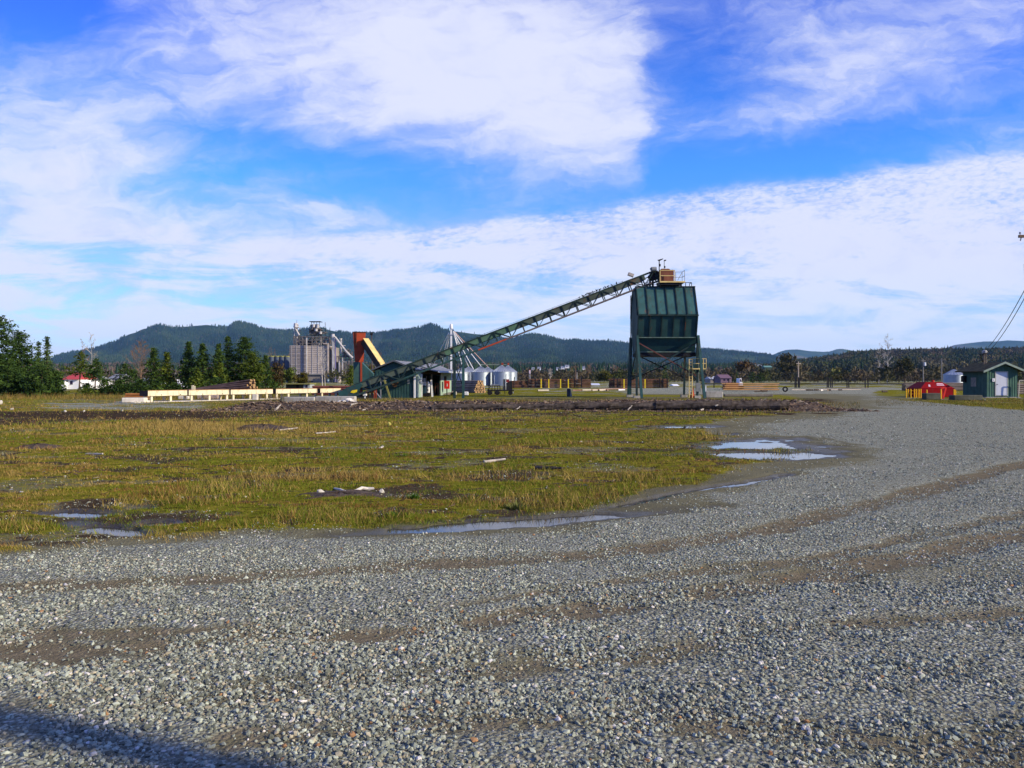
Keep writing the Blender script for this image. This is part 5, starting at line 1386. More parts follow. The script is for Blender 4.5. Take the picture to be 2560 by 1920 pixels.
block(303, 357, 994.5, 54.0, .8, m_conc_l, 'white weathered concrete block left of the yellow troughs', rz=.15)
block(356, 368, 1001, 54.5, .5, m_conc_l, 'small white lump right of the white concrete block')
block(709, 786, 992.5, 54.8, .8, m_conc, 'left length of the long grey concrete wall before the troughs', 'concrete_wall_block', cat='wall block', group='grey wall blocks before the troughs')
block(788, 886, 991, 55.0, .8, m_conc, 'right length of the long grey concrete wall, behind the rubble heap', 'concrete_wall_block', cat='wall block', group='grey wall blocks before the troughs')
block(700, 707, 993, 54.6, .5, m_conc_m, 'dark end post at the left of the grey concrete wall', 'concrete_post', cat='post')
block(630, 643, 986, 60.5, .35, m_conc_l, 'pale plate under the third yellow trough', 'pale_plate', cat='plate')
block(445, 470, 990.5, 63, .5, m_conc_l, 'pale concrete piece seen under the first trough', group=None)
block(492, 545, 988, 64, .5, mat('pinkish_concrete', (.36, .28, .23), .25), 'pinkish concrete piece seen under the second trough')
block(1766, 1808, 979, 68.6, 1.0, m_conc, 'big square concrete block at the right foot of the bin tower', rz=-.06)
block(1811, 1933, 985.5, 72.5, .35, mat('dark_sleeper', (.16, .14, .11), .3, grime=.5), 'long low grey beam lying right of the big square block', 'low_beam', cat='beam')
block(1418, 1426, 971.5, 74, .5, mat('dark_grey_block', (.05, .05, .055), .3), 'dark upright block standing in mid yard left of the bin tower', 'dark_block', cat='block')
tag(MB().prism([(X(1426, 74), 74.2, 0), (X(1431, 74), 74.2, 0), (X(1427, 74), 74.2, Zh(973, 74)), (X(1426, 74), 74.2, Zh(973, 74))], (0, .35, 0)).build('prop_board', mat('pale_prop', (.42, .38, .28), .2), origin=(X(1428, 74), 74.2, 0)), 'pale slanted board propping the dark upright block', 'board')
# rubble heap and rubble stones
t = thing('rubble_heap', 'heap of white broken concrete before the grey wall', 'rubble', (X(868, 53.5), 53.5, 0))
rb = MB(); r_ = random.Random(4)
rv = [(u, v) for u in range(9) for v in range(4)]
for i in range(70):
    u = r_.gauss(0, .38); u = max(-1, min(1, u)); hgt_ = .24 * (1 - abs(u)) * r_.uniform(.3, 1.15); c_ = Vector((X(868, 53.5) + u * .75, 53.5 + r_.uniform(-.3, .4), hgt_)); s_ = r_.uniform(.06, .16)
    vs = ico_v * (1 + .4 * (np.array([r_.random() for _ in range(12)])[:, None] - .5)) * np.array([s_ * 1.4, s_, s_ * .7])
    rb.add([c_ + Vector(q) for q in vs], [tuple(int(k) for k in f) for f in ico_f])
rb.build('rubble', mat('white_rubble', (.62, .58, .50), .25, .9, scale=4), t)
for i, (px_, py_, s_, lab) in enumerate([(1, 1011, .22, 'yellowish boulder cut by the left edge of the photo'), (30, 1026, .12, 'pale stone at the far left of the dark strip'), (163, 1031, .11, 'pale stone on the left end of the grey gravel strip'), (210, 1030, .09, 'small pale stone right of the first on the gravel strip'), (305, 1029, .10, 'white stone near the middle of the gravel strip')]):
    rock(px_, py_, s_, lab, 1)

# ---------------------------------------------------------------- logs and poles
def log_proto(name, r, L, m, seg=10, taper=.9):
    me_o = MB().tube((-L / 2, 0, 0), (L / 2, 0, 0), r, r * taper, seg, True, 0, 1).build(name, [m, m_cutend], origin=(0, 0, 0), smooth=False)
    return me_o


def pile(name, label, group, m, r, L, centre, rz, rows, jitter=.08, vs=1.86, fan=0.0, skew=.008):
    """Rows of round logs stacked on each other; every log is an object of its own."""
    proto = log_proto(name, r, L, m); first = True
    c = Vector(centre); u = Vector((math.cos(rz), math.sin(rz), 0)); v = Vector((-math.sin(rz), math.cos(rz), 0))
    for j, n_ in enumerate(rows):
        for i in range(n_):
            o = proto if first else proto.copy()
            if not first: COL.objects.link(o)
            first = False
            o.location = c + v * ((i - (n_ - 1) / 2) * r * 2.04) + u * random.uniform(-jitter, jitter) * L * .3 + Vector((0, 0, r + j * r * (vs - fan * .5)))
            o.rotation_euler = (random.uniform(0, 6.28), random.uniform(-.006, .006) - j * r * fan / L, rz + random.uniform(-skew, skew)); s_ = random.uniform(.86, 1.1); o.scale = (1, s_, s_)
            tag(o, label, 'log', group)


m_log = mat('brown_log_bark', (.125, .062, .036), .45, .9, scale=1.5, grime=.4)
m_log_r = mat('reddish_log_bark', (.16, .095, .065), .4, .9, scale=1.5, grime=.3)
m_log_g = mat('greyed_log', (.19, .155, .125), .35, .9, scale=1.5, grime=.4)
m_log_o = mat('peeled_orange_pole', (.42, .23, .085), .25, .85, scale=1.2, grime=.25)
dA = 146
xa0, xa1 = X(1320, dA), X(1452, dA); ca = (xa0 + xa1) / 2
pile('log', 'brown log in the long stack held by black stakes and four yellow posts', 'logs in the left long stack', m_log, .125, xa1 - xa0, (ca, dA + .8, 0), 0, [4, 4, 4, 4, 4, 4], .04, 2.2)
xa2, xa3 = X(1268, dA), X(1322, dA)
pile('log', 'brown log in the short stack at the left end of the staked stack', 'logs left of the staked stack', m_log, .14, xa3 - xa2 - .1, ((xa2 + xa3) / 2, dA + .9, 0), 0, [4, 4, 3, 3, 3], .05)
xa4, xa5 = X(1454, dA), X(1478, dA)
pile('log', 'brown log end piece in the short stack at the right end of the staked stack', 'logs right of the staked stack', m_log, .12, xa5 - xa4, ((xa4 + xa5) / 2, dA + .8, .0), 0, [3, 3, 3, 3, 3, 3], .1, 2.2)
xb0, xb1 = X(1525, dA), X(1672, dA)
pile('log', 'brown log in the long stack seen behind the bin tower legs', 'logs in the stack behind the bin tower', m_log, .125, xb1 - xb0, ((xb0 + xb1) / 2, dA + .8, 0), 0, [4, 4, 4, 4, 4, 4], .04, 2.25)
STAKES = [(1320, 'first black stake from the left on the left long log stack', 0), (1338, 'second black stake on the left long log stack', 0), (1358, 'third black stake on the left long log stack', 0), (1415.5, 'fourth black stake on the left long log stack', 0), (1436, 'fifth black stake on the left long log stack', 0), (1454, 'sixth and last black stake on the left long log stack', 0),
          (1353, 'first yellow post from the left on the left long log stack', 1), (1372, 'second yellow post on the left long log stack', 1), (1401.5, 'third yellow post on the left long log stack', 1), (1421, 'fourth yellow post on the left long log stack', 1),
          (1535, 'black stake at the left end of the log stack behind the bin tower', 0), (1543, 'black stake second from the left end of the stack behind the bin tower', 0), (1560, 'yellow post left of the bin tower legs on the rear log stack', 1), (1612.5, 'yellow post seen between the bin tower legs on the rear log stack', 1),
          (1649, 'black stake left of the pair at the right end of the rear log stack', 0), (1657, 'black stake, left of the last two on the rear log stack', 0), (1668, 'black stake at the very right end of the rear log stack', 0)]
for px_, lab, ye in STAKES:
    p = Vector((X(px_, dA), dA - .02, 0)); h_ = 1.85 if not ye else 1.62
    mb = MB(); mb.beam(p, p + Vector((0, 0, h_)), .17 if ye else .19, .16)
    mb.span(p + Vector((-.15, -.15, 0)), p + Vector((.15, .15, .06)))
    tag(mb.build('yellow_post' if ye else 'stake', m_safety if ye else m_black, origin=p), lab, 'post' if ye else 'stake', 'yellow posts on the log stacks' if ye else 'black stakes on the log stacks')
G3 = [(1785, 945, 969, 'single black stake left of the orange poles'), (1822, 946, 961, 'black stake, left of the two rising behind the orange poles'), (1831, 944.5, 961, 'black stake, right of the two rising behind the orange poles'), (1987.5, 943, 968, 'black stake, first of the pair left of the four stakes'), (1990.5, 944, 968, 'short black stake touching the first of the pair'), (1996, 942.5, 968, 'black stake, second of the pair left of the four stakes'), (1998.5, 945, 968, 'short black stake touching the second of the pair'),
      (2068, 943, 969, 'first of the group of four black stakes'), (2071.5, 944, 969, 'second of the group of four black stakes'), (2076.5, 944, 969, 'third of the group of four black stakes'), (2080.5, 944, 969, 'fourth of the group of four black stakes'), (2117.5, 944, 969, 'left of the last two black stakes before the red tank'), (2122, 944, 969, 'right of the last two black stakes before the red tank'), (2163, 945, 967, 'black stake at the left end of the grey poles by the red tank'), (2170, 945, 967, 'second black stake at the left end of the grey poles')]
for px_, pt, pb, lab in G3:
    d_ = 150; p = Vector((X(px_, d_), d_, 0)); mb = MB(); mb.beam(p, Vector((p.x, p.y, Zh(pt, d_))), .15, .15); mb.span(p + Vector((-.14, -.14, 0)), p + Vector((.14, .14, .06))); tag(mb.build('stake', m_black, origin=p), lab, 'stake', 'black stakes standing empty in the yard')
# near log pile with cut ends, right of the shed
dP = 92
pile('log', 'log in the pile with sawn ends showing, right of the shed', 'logs in the pile by the shed', m_log_g, .115, 4.6, (X(1160, dP), dP + 2.0, 0), -.62, [9, 9, 8, 8, 7, 6, 5], .08, 1.78)
pile('log', 'long log in the sloping pile behind the yellow troughs', 'logs piled behind the troughs', m_log_r, .12, 8.6, (X(546, 80), 80, .0), -.38, [7, 7, 6, 6, 5, 4, 3], .10, 1.9, 1.5, .015)
pile('rusty_pipe', 'rusty red pipe in the low stack right of the small shack', 'rusty pipes by the shack', mat('rusty_pipe_red', (.20, .07, .05), .3, .8), .10, 4.4, (X(836, 80), 80, .0), -.1, [5, 5, 4, 4, 3], .06)
pile('rusty_beam', 'rust-orange beam in the low stack at the left end of the troughs', 'rusty beams left of the troughs', mat('rust_orange_beam', (.30, .12, .035), .3, .85), .09, X(367, 60) - X(311, 60), (X(339, 60), 60.3, .02), 0.05, [3, 3, 2], .05)
dO = 104
pile('pole', 'peeled orange pole in the neat stack right of the bin tower', 'orange poles right of the bin tower', m_log_o, .085, X(1946, dO) - X(1812, dO), (X(1877, dO), dO + .4, .15), .0, [6, 6, 5, 5], .12, 2.9, 0, .02)
pile('pole', 'grey-brown pole in the long stack behind the red tank', 'grey poles behind the red tank', m_log_g, .10, X(2424, 110) - X(2268, 110), (X(2346, 110), 111, 0), 0, [6, 6, 5, 5, 4, 3], .05)
pile('pole', 'weathered timber in the stack right of the green hut', 'timbers right of the hut', m_log_g, .12, 3.5, (X(2572, 84), 85, 0), .1, [4, 4, 4, 3, 3], .1)
for (p0, p1, d_, r_, m_, lab) in [((1512 - 80, 976), (1572, 971), 110, .08, mat('pinkish_pole', (.38, .20, .12), .25), 'long thin pinkish pole resting across short logs left of the tower'), ((1979, 975), (2152, 974.5), 118, .09, mat('pale_pole', (.48, .38, .27), .2), 'very long pale pole lying on the ground beyond the road'),
                                  ((2050, 972), (2170, 969.5), 135, .07, m_log_g, 'long grey pole behind the very long pale one')]:
    a = W(*p0, d_); b_ = W(*p1, d_ + 2); tag(MB().tube(a, b_, r_, r_ * .8, 8, True, 0, 1).build('long_pole', [m_, m_cutend], origin=(a + b_) / 2), lab, 'pole')
for (px0, px1, py_, d_, r_, m_, lab) in [(1344, 1372, 978, 104, .13, mat('pale_log', (.50, .44, .33), .2), 'pale short log with a dark end lying in the grass before the stacks'), (1455, 1478, 977, 108, .12, mat('pale_log', (.50, .44, .33), .2), 'pale short log under the long pinkish pole, left one'), (1480, 1494, 976.5, 108, .11, mat('pale_log', (.50, .44, .33), .2), 'pale short log under the long pinkish pole, middle one'),
                                         (1497, 1514, 977.5, 106, .14, mat('pale_log', (.50, .44, .33), .2), 'thicker pale log with a dark end under the long pinkish pole'), (1516, 1521, 976.5, 106, .12, mat('brownish_log', (.22, .16, .11), .3), 'stubby brown log right of the thicker pale one'), (1545, 1563, 975.5, 110, .11, m_white, 'white short log close left of the bin tower'),
                                         (1902, 1921, 981, 100, .13, m_darklog, 'dark grey log lying before the orange poles'), (1886, 1903, 982, 99, .08, m_darklog, 'flat dark log end left of the dark grey log'), (2015, 2036, 980.5, 110, .12, m_darklog, 'dark log under the long pale pole, left one'), (2036, 2049, 980, 110, .14, m_darklog, 'dark log under the long pale pole, right one'), (2050, 2060, 981, 108, .10, mat('white_log', (.7, .66, .58), .15), 'small white log end on the ground beyond the road'), (2072, 2080, 981, 108, .12, m_darklog, 'dark stubby log right of the small white one'), (2096, 2108, 979, 112, .10, m_darklog, 'dark flat log under the right part of the long pale pole'), (2205, 2222, 982.5, 96, .12, m_darklog, 'dark log lying on the grass left of the yellow bollards')]:
    d_ = d_; a = Vector((X(px0, d_), d_ - .1, r_)); b_ = Vector((X(px1, d_), d_ + .5, r_)); tag(MB().tube(a, b_, r_, r_ * .92, 10, True, 0, 1).build('short_log', [m_, m_black if 'dark end' in lab else m_cutend], origin=(a + b_) / 2), lab, 'log')
p = Vector((X(1963, 100), 100, 0))
t = thing('old_tyre', 'dark old tyre standing upright on the grass right of the orange poles', 'tyre', p)
ty = MB(); n_ = 18
for k in range(n_):
    a0, a1_ = 2 * math.pi * k / n_, 2 * math.pi * (k + 1) / n_
    ring = [[p + Vector((rad * math.cos(a_), yv, .34 + rad * math.sin(a_))) for rad, yv in ((.18, -.05), (.24, -.11), (.33, -.1), (.345, 0), (.33, .1), (.24, .11), (.18, .05))] for a_ in (a0, a1_)]
    ty.add(ring[0] + ring[1], [(i, i + 1, i + 8, i + 7) for i in range(6)] + [(6, 0, 7, 13)])
ty.build('tread', mat('rubber', (.015, .015, .016), .3, .9), t)
p = Vector((X(2069.5, 106), 106, 0)); tag(MB().beam(p, p + Vector((0, 0, .36)), .14).box(p + Vector((0, 0, .37)), (.2, .2, .05)).build('marker_post', mat('tan_post', (.45, .33, .19), .2), origin=p), 'short tan marker post beyond the road', 'post')
p = Vector((X(1764.5, 100), 100, 0)); tag(MB().beam(p, p + Vector((0, 0, .75)), .1).box(p + Vector((0, 0, .76)), (.13, .13, .04)).build('marker_post', m_white, origin=p), 'thin white marker post right of the bin tower legs', 'post')

# black flatbed trailer with an engine
dT = 80
t = thing('equipment_trailer', 'small black flatbed machine with an engine at its right end', 'trailer', (X(1252, dT), dT, 0))
MB().span((X(1218, dT), dT, .42), (X(1285, dT), dT + 1.4, .54)).build('bed', m_black, t)
fr = MB()
for px_ in (1222, 1230, 1237, 1244, 1250, 1262): fr.beam((X(px_, dT), dT, .1), (X(px_, dT), dT, .95), .07)
fr.beam((X(1220, dT), dT, .93), (X(1250, dT), dT, .93), .08); fr.beam((X(1218, dT), dT, .45), (X(1228, dT), dT, .95), .06); fr.build('rack', m_black, t)
MB().span((X(1228, dT), dT + .1, .95), (X(1247, dT), dT + 1.0, 1.08)).build('tray', mat('grey_tray', (.22, .24, .25), .2), t)
for px_ in (1224, 1243, 1276):
    MB().tube((X(px_, dT), dT - .08, .24), (X(px_, dT), dT + .12, .24), .24, .24, 14).build('wheel', mat('rubber', (.015, .015, .016), .3, .9), t)
MB().span((X(1257, dT), dT + .1, .5), (X(1263, dT), dT + .9, 1.6)).build('radiator', mat('dark_grey_radiator', (.10, .11, .115), .3), t)
MB().span((X(1263.5, dT), dT + .05, .5), (X(1265.5, dT), dT + .95, 1.65)).build('grille_plate', mat('light_grey_plate', (.32, .34, .35), .2), t)
en = MB(); en.span((X(1266, dT), dT + .15, .55), (X(1281, dT), dT + .85, 1.25)); en.tube((X(1268, dT), dT + .5, 1.25), (X(1280, dT), dT + .5, 1.35), .12, .1, 8); en.tube((X(1284, dT), dT + .5, .7), (X(1286, dT), dT + .5, 1.85), .05, .05, 7); en.build('engine', mat('engine_black', (.02, .022, .025), .4), t)
MB().span((X(1264, dT), dT + .2, 1.3), (X(1273, dT), dT + .8, 1.6)).build('red_cover', mat('dull_red', (.20, .03, .035), .3), t)
MB().span((X(1276, dT), dT - .05, .2), (X(1284, dT), dT + .0, .3)).build('bumper', m_galv, t)

# ---------------------------------------------------------------- galvanised grain silos with leg tower and spouts
m_silo = mat('corrugated_galvanised', (.30, .345, .38), .12, .42, metal=.6, scale=.5, ribs=('Z', .11), grime=.25)
m_silo_r = mat('silo_roof', (.40, .43, .45), .12, .42, metal=.5, scale=.6, grime=.3)
SI = [(1155, 17, 930, 917, 199, 'galvanised silo at the left of the group, partly behind the support tower'), (1170, 22, 931, 917, 207, 'silo in the back row whose roof shows between the two left silos'), (1201, 24.5, 930, 915.5, 199, 'middle front galvanised silo of the group'), (1219, 22, 931, 917.5, 207, 'silo in the back row between the two big front silos'), (1254, 25, 929, 913, 198, 'rightmost front silo, biggest and brightest of the group'), (1270, 23, 930, 913.5, 206, 'back row silo peeping out at the right of the group')]
apex = {}
for px_, rp, pe, pa, d_, lab in SI:
    r_ = rp / F * d_; c_ = Vector((X(px_, d_), d_ + r_, 0)); ze, za = Zh(pe, d_), Zh(pa, d_)
    t = thing('grain_silo', lab, 'silo', c_, 'galvanised grain silos')
    MB().lathe(c_, [(r_, 0), (r_, ze)], 40).build('wall', m_silo, t, smooth=True)
    q = MB(); q.lathe(c_, [(r_ * 1.03, ze - .06), (r_ * 1.03, ze), (.22, za - .1), (.22, za + .05), (0, za + .08)], 40); q.build('roof', m_silo_r, t)
    q = MB()
    for k in range(26):
        a_ = 2 * math.pi * k / 26; q.beam(c_ + Vector((math.cos(a_) * r_ * 1.03, math.sin(a_) * r_ * 1.03, ze + .03)), c_ + Vector((math.cos(a_) * .25, math.sin(a_) * .25, za - .06)), .05, .06)
    q.build('roof_rib', m_galv, t)
    apex[px_] = c_ + Vector((0, 0, za + .1))
q = MB(); q.tube((X(1236, 197.9), 197.9, .1), (X(1236, 197.9), 197.9, 2.6), .05, .05, 6); q.tube((X(1266, 197.9), 198.2, .1), (X(1266, 197.9), 198.2, 3.0), .05, .05, 6)
tag(q.build('drain_pipe', m_galv, origin=(X(1250, 198), 197.9, 0)), 'pair of thin pipes against the front of the brightest silo', 'pipe')
t = thing('grain_hoist', 'white elevator leg tower with fanned spouts above the silos', 'elevator leg', (X(1128, 201), 201, 0))
xT, yT = X(1128, 201), 201
MB().box((xT, yT, Zh(823, 201) / 2), (.42, .42, Zh(823, 201))).build('leg_shaft', m_white, t)
MB().lathe((xT, yT, Zh(823, 201)), [(.3, 0), (.42, .3), (.42, .8), (.3, 1.25), (0, 1.4)], 12).box((xT + .25, yT, Zh(822, 201)), (.9, .6, .16)).build('leg_head', m_white, t)
lad = MB()
for k in (-.32, -.6): lad.beam((xT + k, yT - .1, 0), (xT + k, yT - .1, Zh(835, 201)), .05)
for k in range(24): lad.beam((xT - .32, yT - .1, .5 + .5 * k), (xT - .6, yT - .1, .5 + .5 * k), .04)
lad.build('ladder', mat('grey_pipe', (.25, .26, .24), .2), t)
MB().box((xT + .1, yT, Zh(837, 201)), (1.3, .8, .1)).build('platform', m_galv, t)
EN = [(1086, 906, 215), (1102, 915, 205), (1108, 916, 200)]
tops = [(1122, 832), (1122, 834), (1124, 838), (1133, 828), (1132, 832), (1133, 830), (1134, 829), (1135, 828)]
ends_ = [W(1086, 907, 216), W(1101, 915, 212), W(1108, 916, 209), apex[1155], apex[1170], W(1184, 924, 200.5), apex[1201], apex[1219]]
for (tp_, e_) in zip(tops, ends_):
    a = W(*tp_, 201); MB().tube(a, e_, .10, .10, 7).build('spout', m_white if e_ is not ends_[-1] else mat('rusty_spout', (.45, .30, .26), .3), t)
t = thing('roof_catwalk', 'thin green catwalk with rusty boxes joining the silo tops', 'catwalk', apex[1201])
cw = MB(); cw.beam(W(1201, 911.5, 200.5), W(1272, 911.5, 200.5), .12, .22); cw.build('walkway', mat('green_grey_steel', (.16, .20, .16), .2), t)
MB().box(W(1256, 909.5, 200.5), (.5, .5, .5)).build('gear_box', m_rustred, t); MB().box(W(1271, 910, 200.5), (.4, .4, .5)).build('gear_box', m_rustred, t)
# lone silo at right
d_ = 165; c_ = Vector((X(2402, d_), d_ + 2.6, 0)); r_ = 24.5 / F * d_
t = thing('grain_silo', 'single galvanised silo with a shiny cone roof behind the red tank', 'silo', c_)
ze, za = Zh(937, d_), Zh(924, d_)
MB().lathe(c_, [(r_, 0), (r_, ze)], 40).build('wall', m_silo, t, smooth=True)
MB().lathe(c_, [(r_ * 1.03, ze - .05), (r_ * 1.03, ze), (.3, za), (0, za + .1)], 40).build('roof', m_silo_r, t)
q = MB()
for k in range(22):
    a_ = 2 * math.pi * k / 22; q.beam(c_ + Vector((math.cos(a_) * r_ * 1.03, math.sin(a_) * r_ * 1.03, ze + .04)), c_ + Vector((math.cos(a_) * .3, math.sin(a_) * .3, za + .02)), .06, .06)
q.build('roof_rib', m_galv, t)

# ---------------------------------------------------------------- grain elevator complex, far
dE = 380.0
t = thing('grain_elevator', 'tall grey corrugated grain elevator crowned with pipes and machinery', 'grain elevator', (X(775, dE), dE, 0))
m_corr = mat('corrugated_grey', (.39, .335, .285), .18, .6, ribs=('Z', .9), grime=.5, scale=.25)
m_cgrey = mat('elevator_concrete', (.23, .20, .165), .25, .85, grime=.5, scale=.15)
m_mach = mat('machinery_grey', (.14, .125, .115), .5, .7, rust=.3, scale=.35)
m_machl = mat('machinery_pale', (.44, .42, .40), .3, .6, grime=.4, scale=.4)
def EB(mb, x0, x1, yt, yb, dd=0, dep=4.0, d=dE):
    return mb.span((X(x0, d), d + dd, Zh(yb, d)), (X(x1, d), d + dd + dep, Zh(yt, d)))
Rz = Matrix.Rotation(0, 3, 'Z')
EB(MB(), 724, 822, 864, 934, 0, 15).build('corrugated_bin', m_corr, t)
q = MB()
for px_ in (729, 741, 754, 768, 781, 795, 809, 821): EB(q, px_ - .35, px_ + .35, 864, 934, -.18, .17)
q.build('stiffener', m_machl, t)
q = MB()
for k in range(22):
    y_ = 866 + k * 3.1; EB(q, 724, 766, y_, y_ + .9, -.10, .09)
q.build('bin_hoop', mat('hoop_dark', (.11, .10, .11), .3), t)
EB(MB(), 766.5, 769, 845, 936, -1.2, .5).build('down_pipe', m_machl, t)
EB(MB(), 722, 824, 934, 936, -.4, 15.6).build('ledge', m_machl, t)
EB(MB(), 726, 836, 936, 962, .5, 12).build('base_wall', m_cgrey, t)
EB(MB(), 772, 782, 953, 962, .3, .4).build('opening', m_black, t)
EB(MB(), 821, 836, 868, 938, 1.5, 9).build('side_wall', m_cgrey, t)
q = MB()
for px_ in (733, 739, 746, 755, 765, 779, 789, 801, 812, 820):
    for dd in (1, 9): q.beam((X(px_, dE), dE + dd, Zh(866, dE)), (X(px_, dE), dE + dd, Zh(840, dE)), .35)
for y_ in (841, 850, 858):
    for dd in (1, 9): q.beam((X(731, dE), dE + dd, Zh(y_, dE)), (X(822, dE), dE + dd, Zh(y_ + .5, dE)), .3)
for a_, b_ in ((735, 752), (752, 768), (780, 796), (796, 812)):
    q.beam((X(a_, dE), dE + 1, Zh(864, dE)), (X(b_, dE), dE + 1, Zh(842, dE)), .25); q.beam((X(b_, dE), dE + 1, Zh(864, dE)), (X(a_, dE), dE + 1, Zh(842, dE)), .25)
q.build('roof_frame', m_mach, t)
r_ = random.Random(8); q = MB()
for _ in range(42):
    px_ = r_.uniform(733, 818); w_ = r_.uniform(2, 6); yt = r_.uniform(845, 860); EB(q, px_, px_ + w_, yt, yt + r_.uniform(3, 8), r_.uniform(1, 9), r_.uniform(.8, 2.5))
for _ in range(26):
    a = W(r_.uniform(735, 815), r_.uniform(838, 862), dE + r_.uniform(0, 8)); q.tube(a, a + Vector((r_.uniform(-3, 3), 0, r_.uniform(-4, 4))), .22, .22, 6)
q.build('roof_machinery', m_mach, t)
q = MB()
for px_, yt in ((736.5, 812), (743, 812)): q.beam(W(px_, yt, dE + 2), W(px_, 862, dE + 2), .4)
for k in range(6): q.beam(W(736.5, 818 + k * 7, dE + 2), W(743, 822 + k * 7, dE + 2), .25)
q.tube(W(739.5, 808, dE + 2), W(739.5, 818, dE + 2), .9, 1.2, 8); EB(q, 734, 746, 817, 819, 1, 3); q.tube(W(744, 811, dE + 2), W(743, 815, dE + 2), .8, .6, 8); q.build('left_head_tower', m_machl, t)
MB().tube(W(736, 817, dE + 1.6), W(748, 838, dE + 1.6), .42, .42, 8).build('left_spout', m_machl, t)
MB().beam(W(742, 800, dE + 2), W(742, 808, dE + 2), .15).build('mast', m_mach, t)
q = MB()
for px_, y0, y1, rr_, rt in ((782, 812, 822, 3.6, 3.0), (791, 811, 826, 4.2, 4.8), (796, 820, 832, 3.8, 3.0), (779, 822, 832, 4.4, 4.4), (788, 826, 838, 4.6, 3.4), (799, 826, 838, 2.6, 2.2)): q.tube(W(px_, y0, dE + 4), W(px_, y1, dE + 4), rr_ * .19 * 1.5, rt * .19 * 1.5, 10)
for y_, a_, b_ in ((822, 770, 800), (832, 772, 806), (829, 780, 810), (843, 772, 815), (836, 768, 792)): EB(q, a_, b_, y_, y_ + 1.2, 1, 7)
q.build('head_machinery', m_mach, t)
q = MB()
for px_, y0, y1 in ((784, 811, 818), (794, 812, 820), (790, 822, 828), (801, 829, 835)): q.tube(W(px_, y0, dE + .8), W(px_, y1, dE + .8), .75, .75, 8)
q.build('vent', m_machl, t)
q = MB(); EB(q, 771, 799, 802.5, 803.8, 1, 5)
for px_ in (779, 785, 792, 799): q.beam(W(px_, 803, dE + 2), W(px_, 815, dE + 2), .2)
for px_ in (803, 813, 825): q.beam(W(px_, 806 if px_ == 813 else 818, dE + 3), W(px_, 845, dE + 3), .18)
q.build('head_canopy', m_black, t)
q = MB(); EB(q, 831, 836.5, 841, 946, -.8, 1.3); q.build('white_leg', m_machl, t)
MB().tube(W(832, 835, dE), W(832, 842, dE), .8, 1.0, 8).build('leg_cap', m_machl, t)
q = MB(); EB(q, 819, 822.5, 860, 938, -.9, 1.0); EB(q, 809, 822, 858, 860.5, -.9, 1); q.build('pale_leg', mat('tan_leg', (.40, .34, .29), .25, .7, rust=.25, scale=.3), t)
EB(MB(), 838, 840, 846, 955, -.5, .5).build('purple_pipe', mat('violet_pipe', (.22, .19, .34), .2), t)
EB(MB(), 820, 823, 938, 957, -.95, .8).build('blue_boot', mat('pale_blue_boot', (.35, .50, .58), .2), t)
EB(MB(), 832, 837, 946, 960, -.85, 1.2).build('leg_boot', mat('dark_blue_boot', (.05, .08, .13), .2), t)
q = MB(); q.tube(W(837, 842, dE - 1), W(866, 880, dE - 1), .5, .5, 7); q.tube(W(866, 880, dE - 1), W(881, 895, dE - 1), .6, .6, 7); q.build('long_spout', m_machl, t)
q = MB(); EB(q, 850.5, 854, 849, 884, 0, .8); q.tube(W(852, 846, dE), W(852, 850, dE), .7, .5, 8); EB(q, 854, 863, 863, 865, 0, .5); q.build('short_leg', m_machl, t)
q = MB()
for y_, a_, b_ in ((891, 836, 882), (903, 855, 884), (905, 860, 916), (898, 850, 880)): EB(q, a_, b_, y_, y_ + 1.6, 0, 3)
for px_ in (846, 850, 857, 864, 872, 880): q.beam(W(px_, 879 if px_ > 855 else 890, dE), W(px_, 945, dE), .45)
for a_, b_ in ((857, 872), (864, 880)): q.beam(W(a_, 905, dE), W(b_, 930, dE), .25); q.beam(W(b_, 905, dE), W(a_, 930, dE), .25)
for _ in range(16):
    a = W(r_.uniform(855, 878), r_.uniform(877, 892), dE + r_.uniform(0, 2)); q.tube(a, a + Vector((r_.uniform(-3, 3), 0, r_.uniform(-1.5, 1.5))), .3, .3, 6)
q.build('gantry', m_mach, t)
q = MB(); EB(q, 847.5, 849.5, 903, 945, -.6, .5); EB(q, 855.5, 858, 894, 942, -.6, .5); EB(q, 856, 866, 904, 905.5, -.6, .5); EB(q, 855, 863, 939, 940.5, -.6, .5); q.build('pale_pipe', m_machl, t)
c_ = W(847, 960, dE - 3); MB().lathe((c_.x, c_.y, 0), [(.9, 0), (1.05, .6), (1.05, Zh(943, dE)), (.7, Zh(941, dE)), (0, Zh(941, dE))], 14).build('small_bin', mat('small_bin_white', (.42, .36, .32), .3, rust=.3, scale=.4), t)
EB(MB(), 836, 845, 905, 958, 2.5, 4).build('rear_wall', m_cgrey, t)
m_bluec = mat('blue_grey_concrete', (.085, .105, .135), .25, .85, grime=.4, scale=.2)
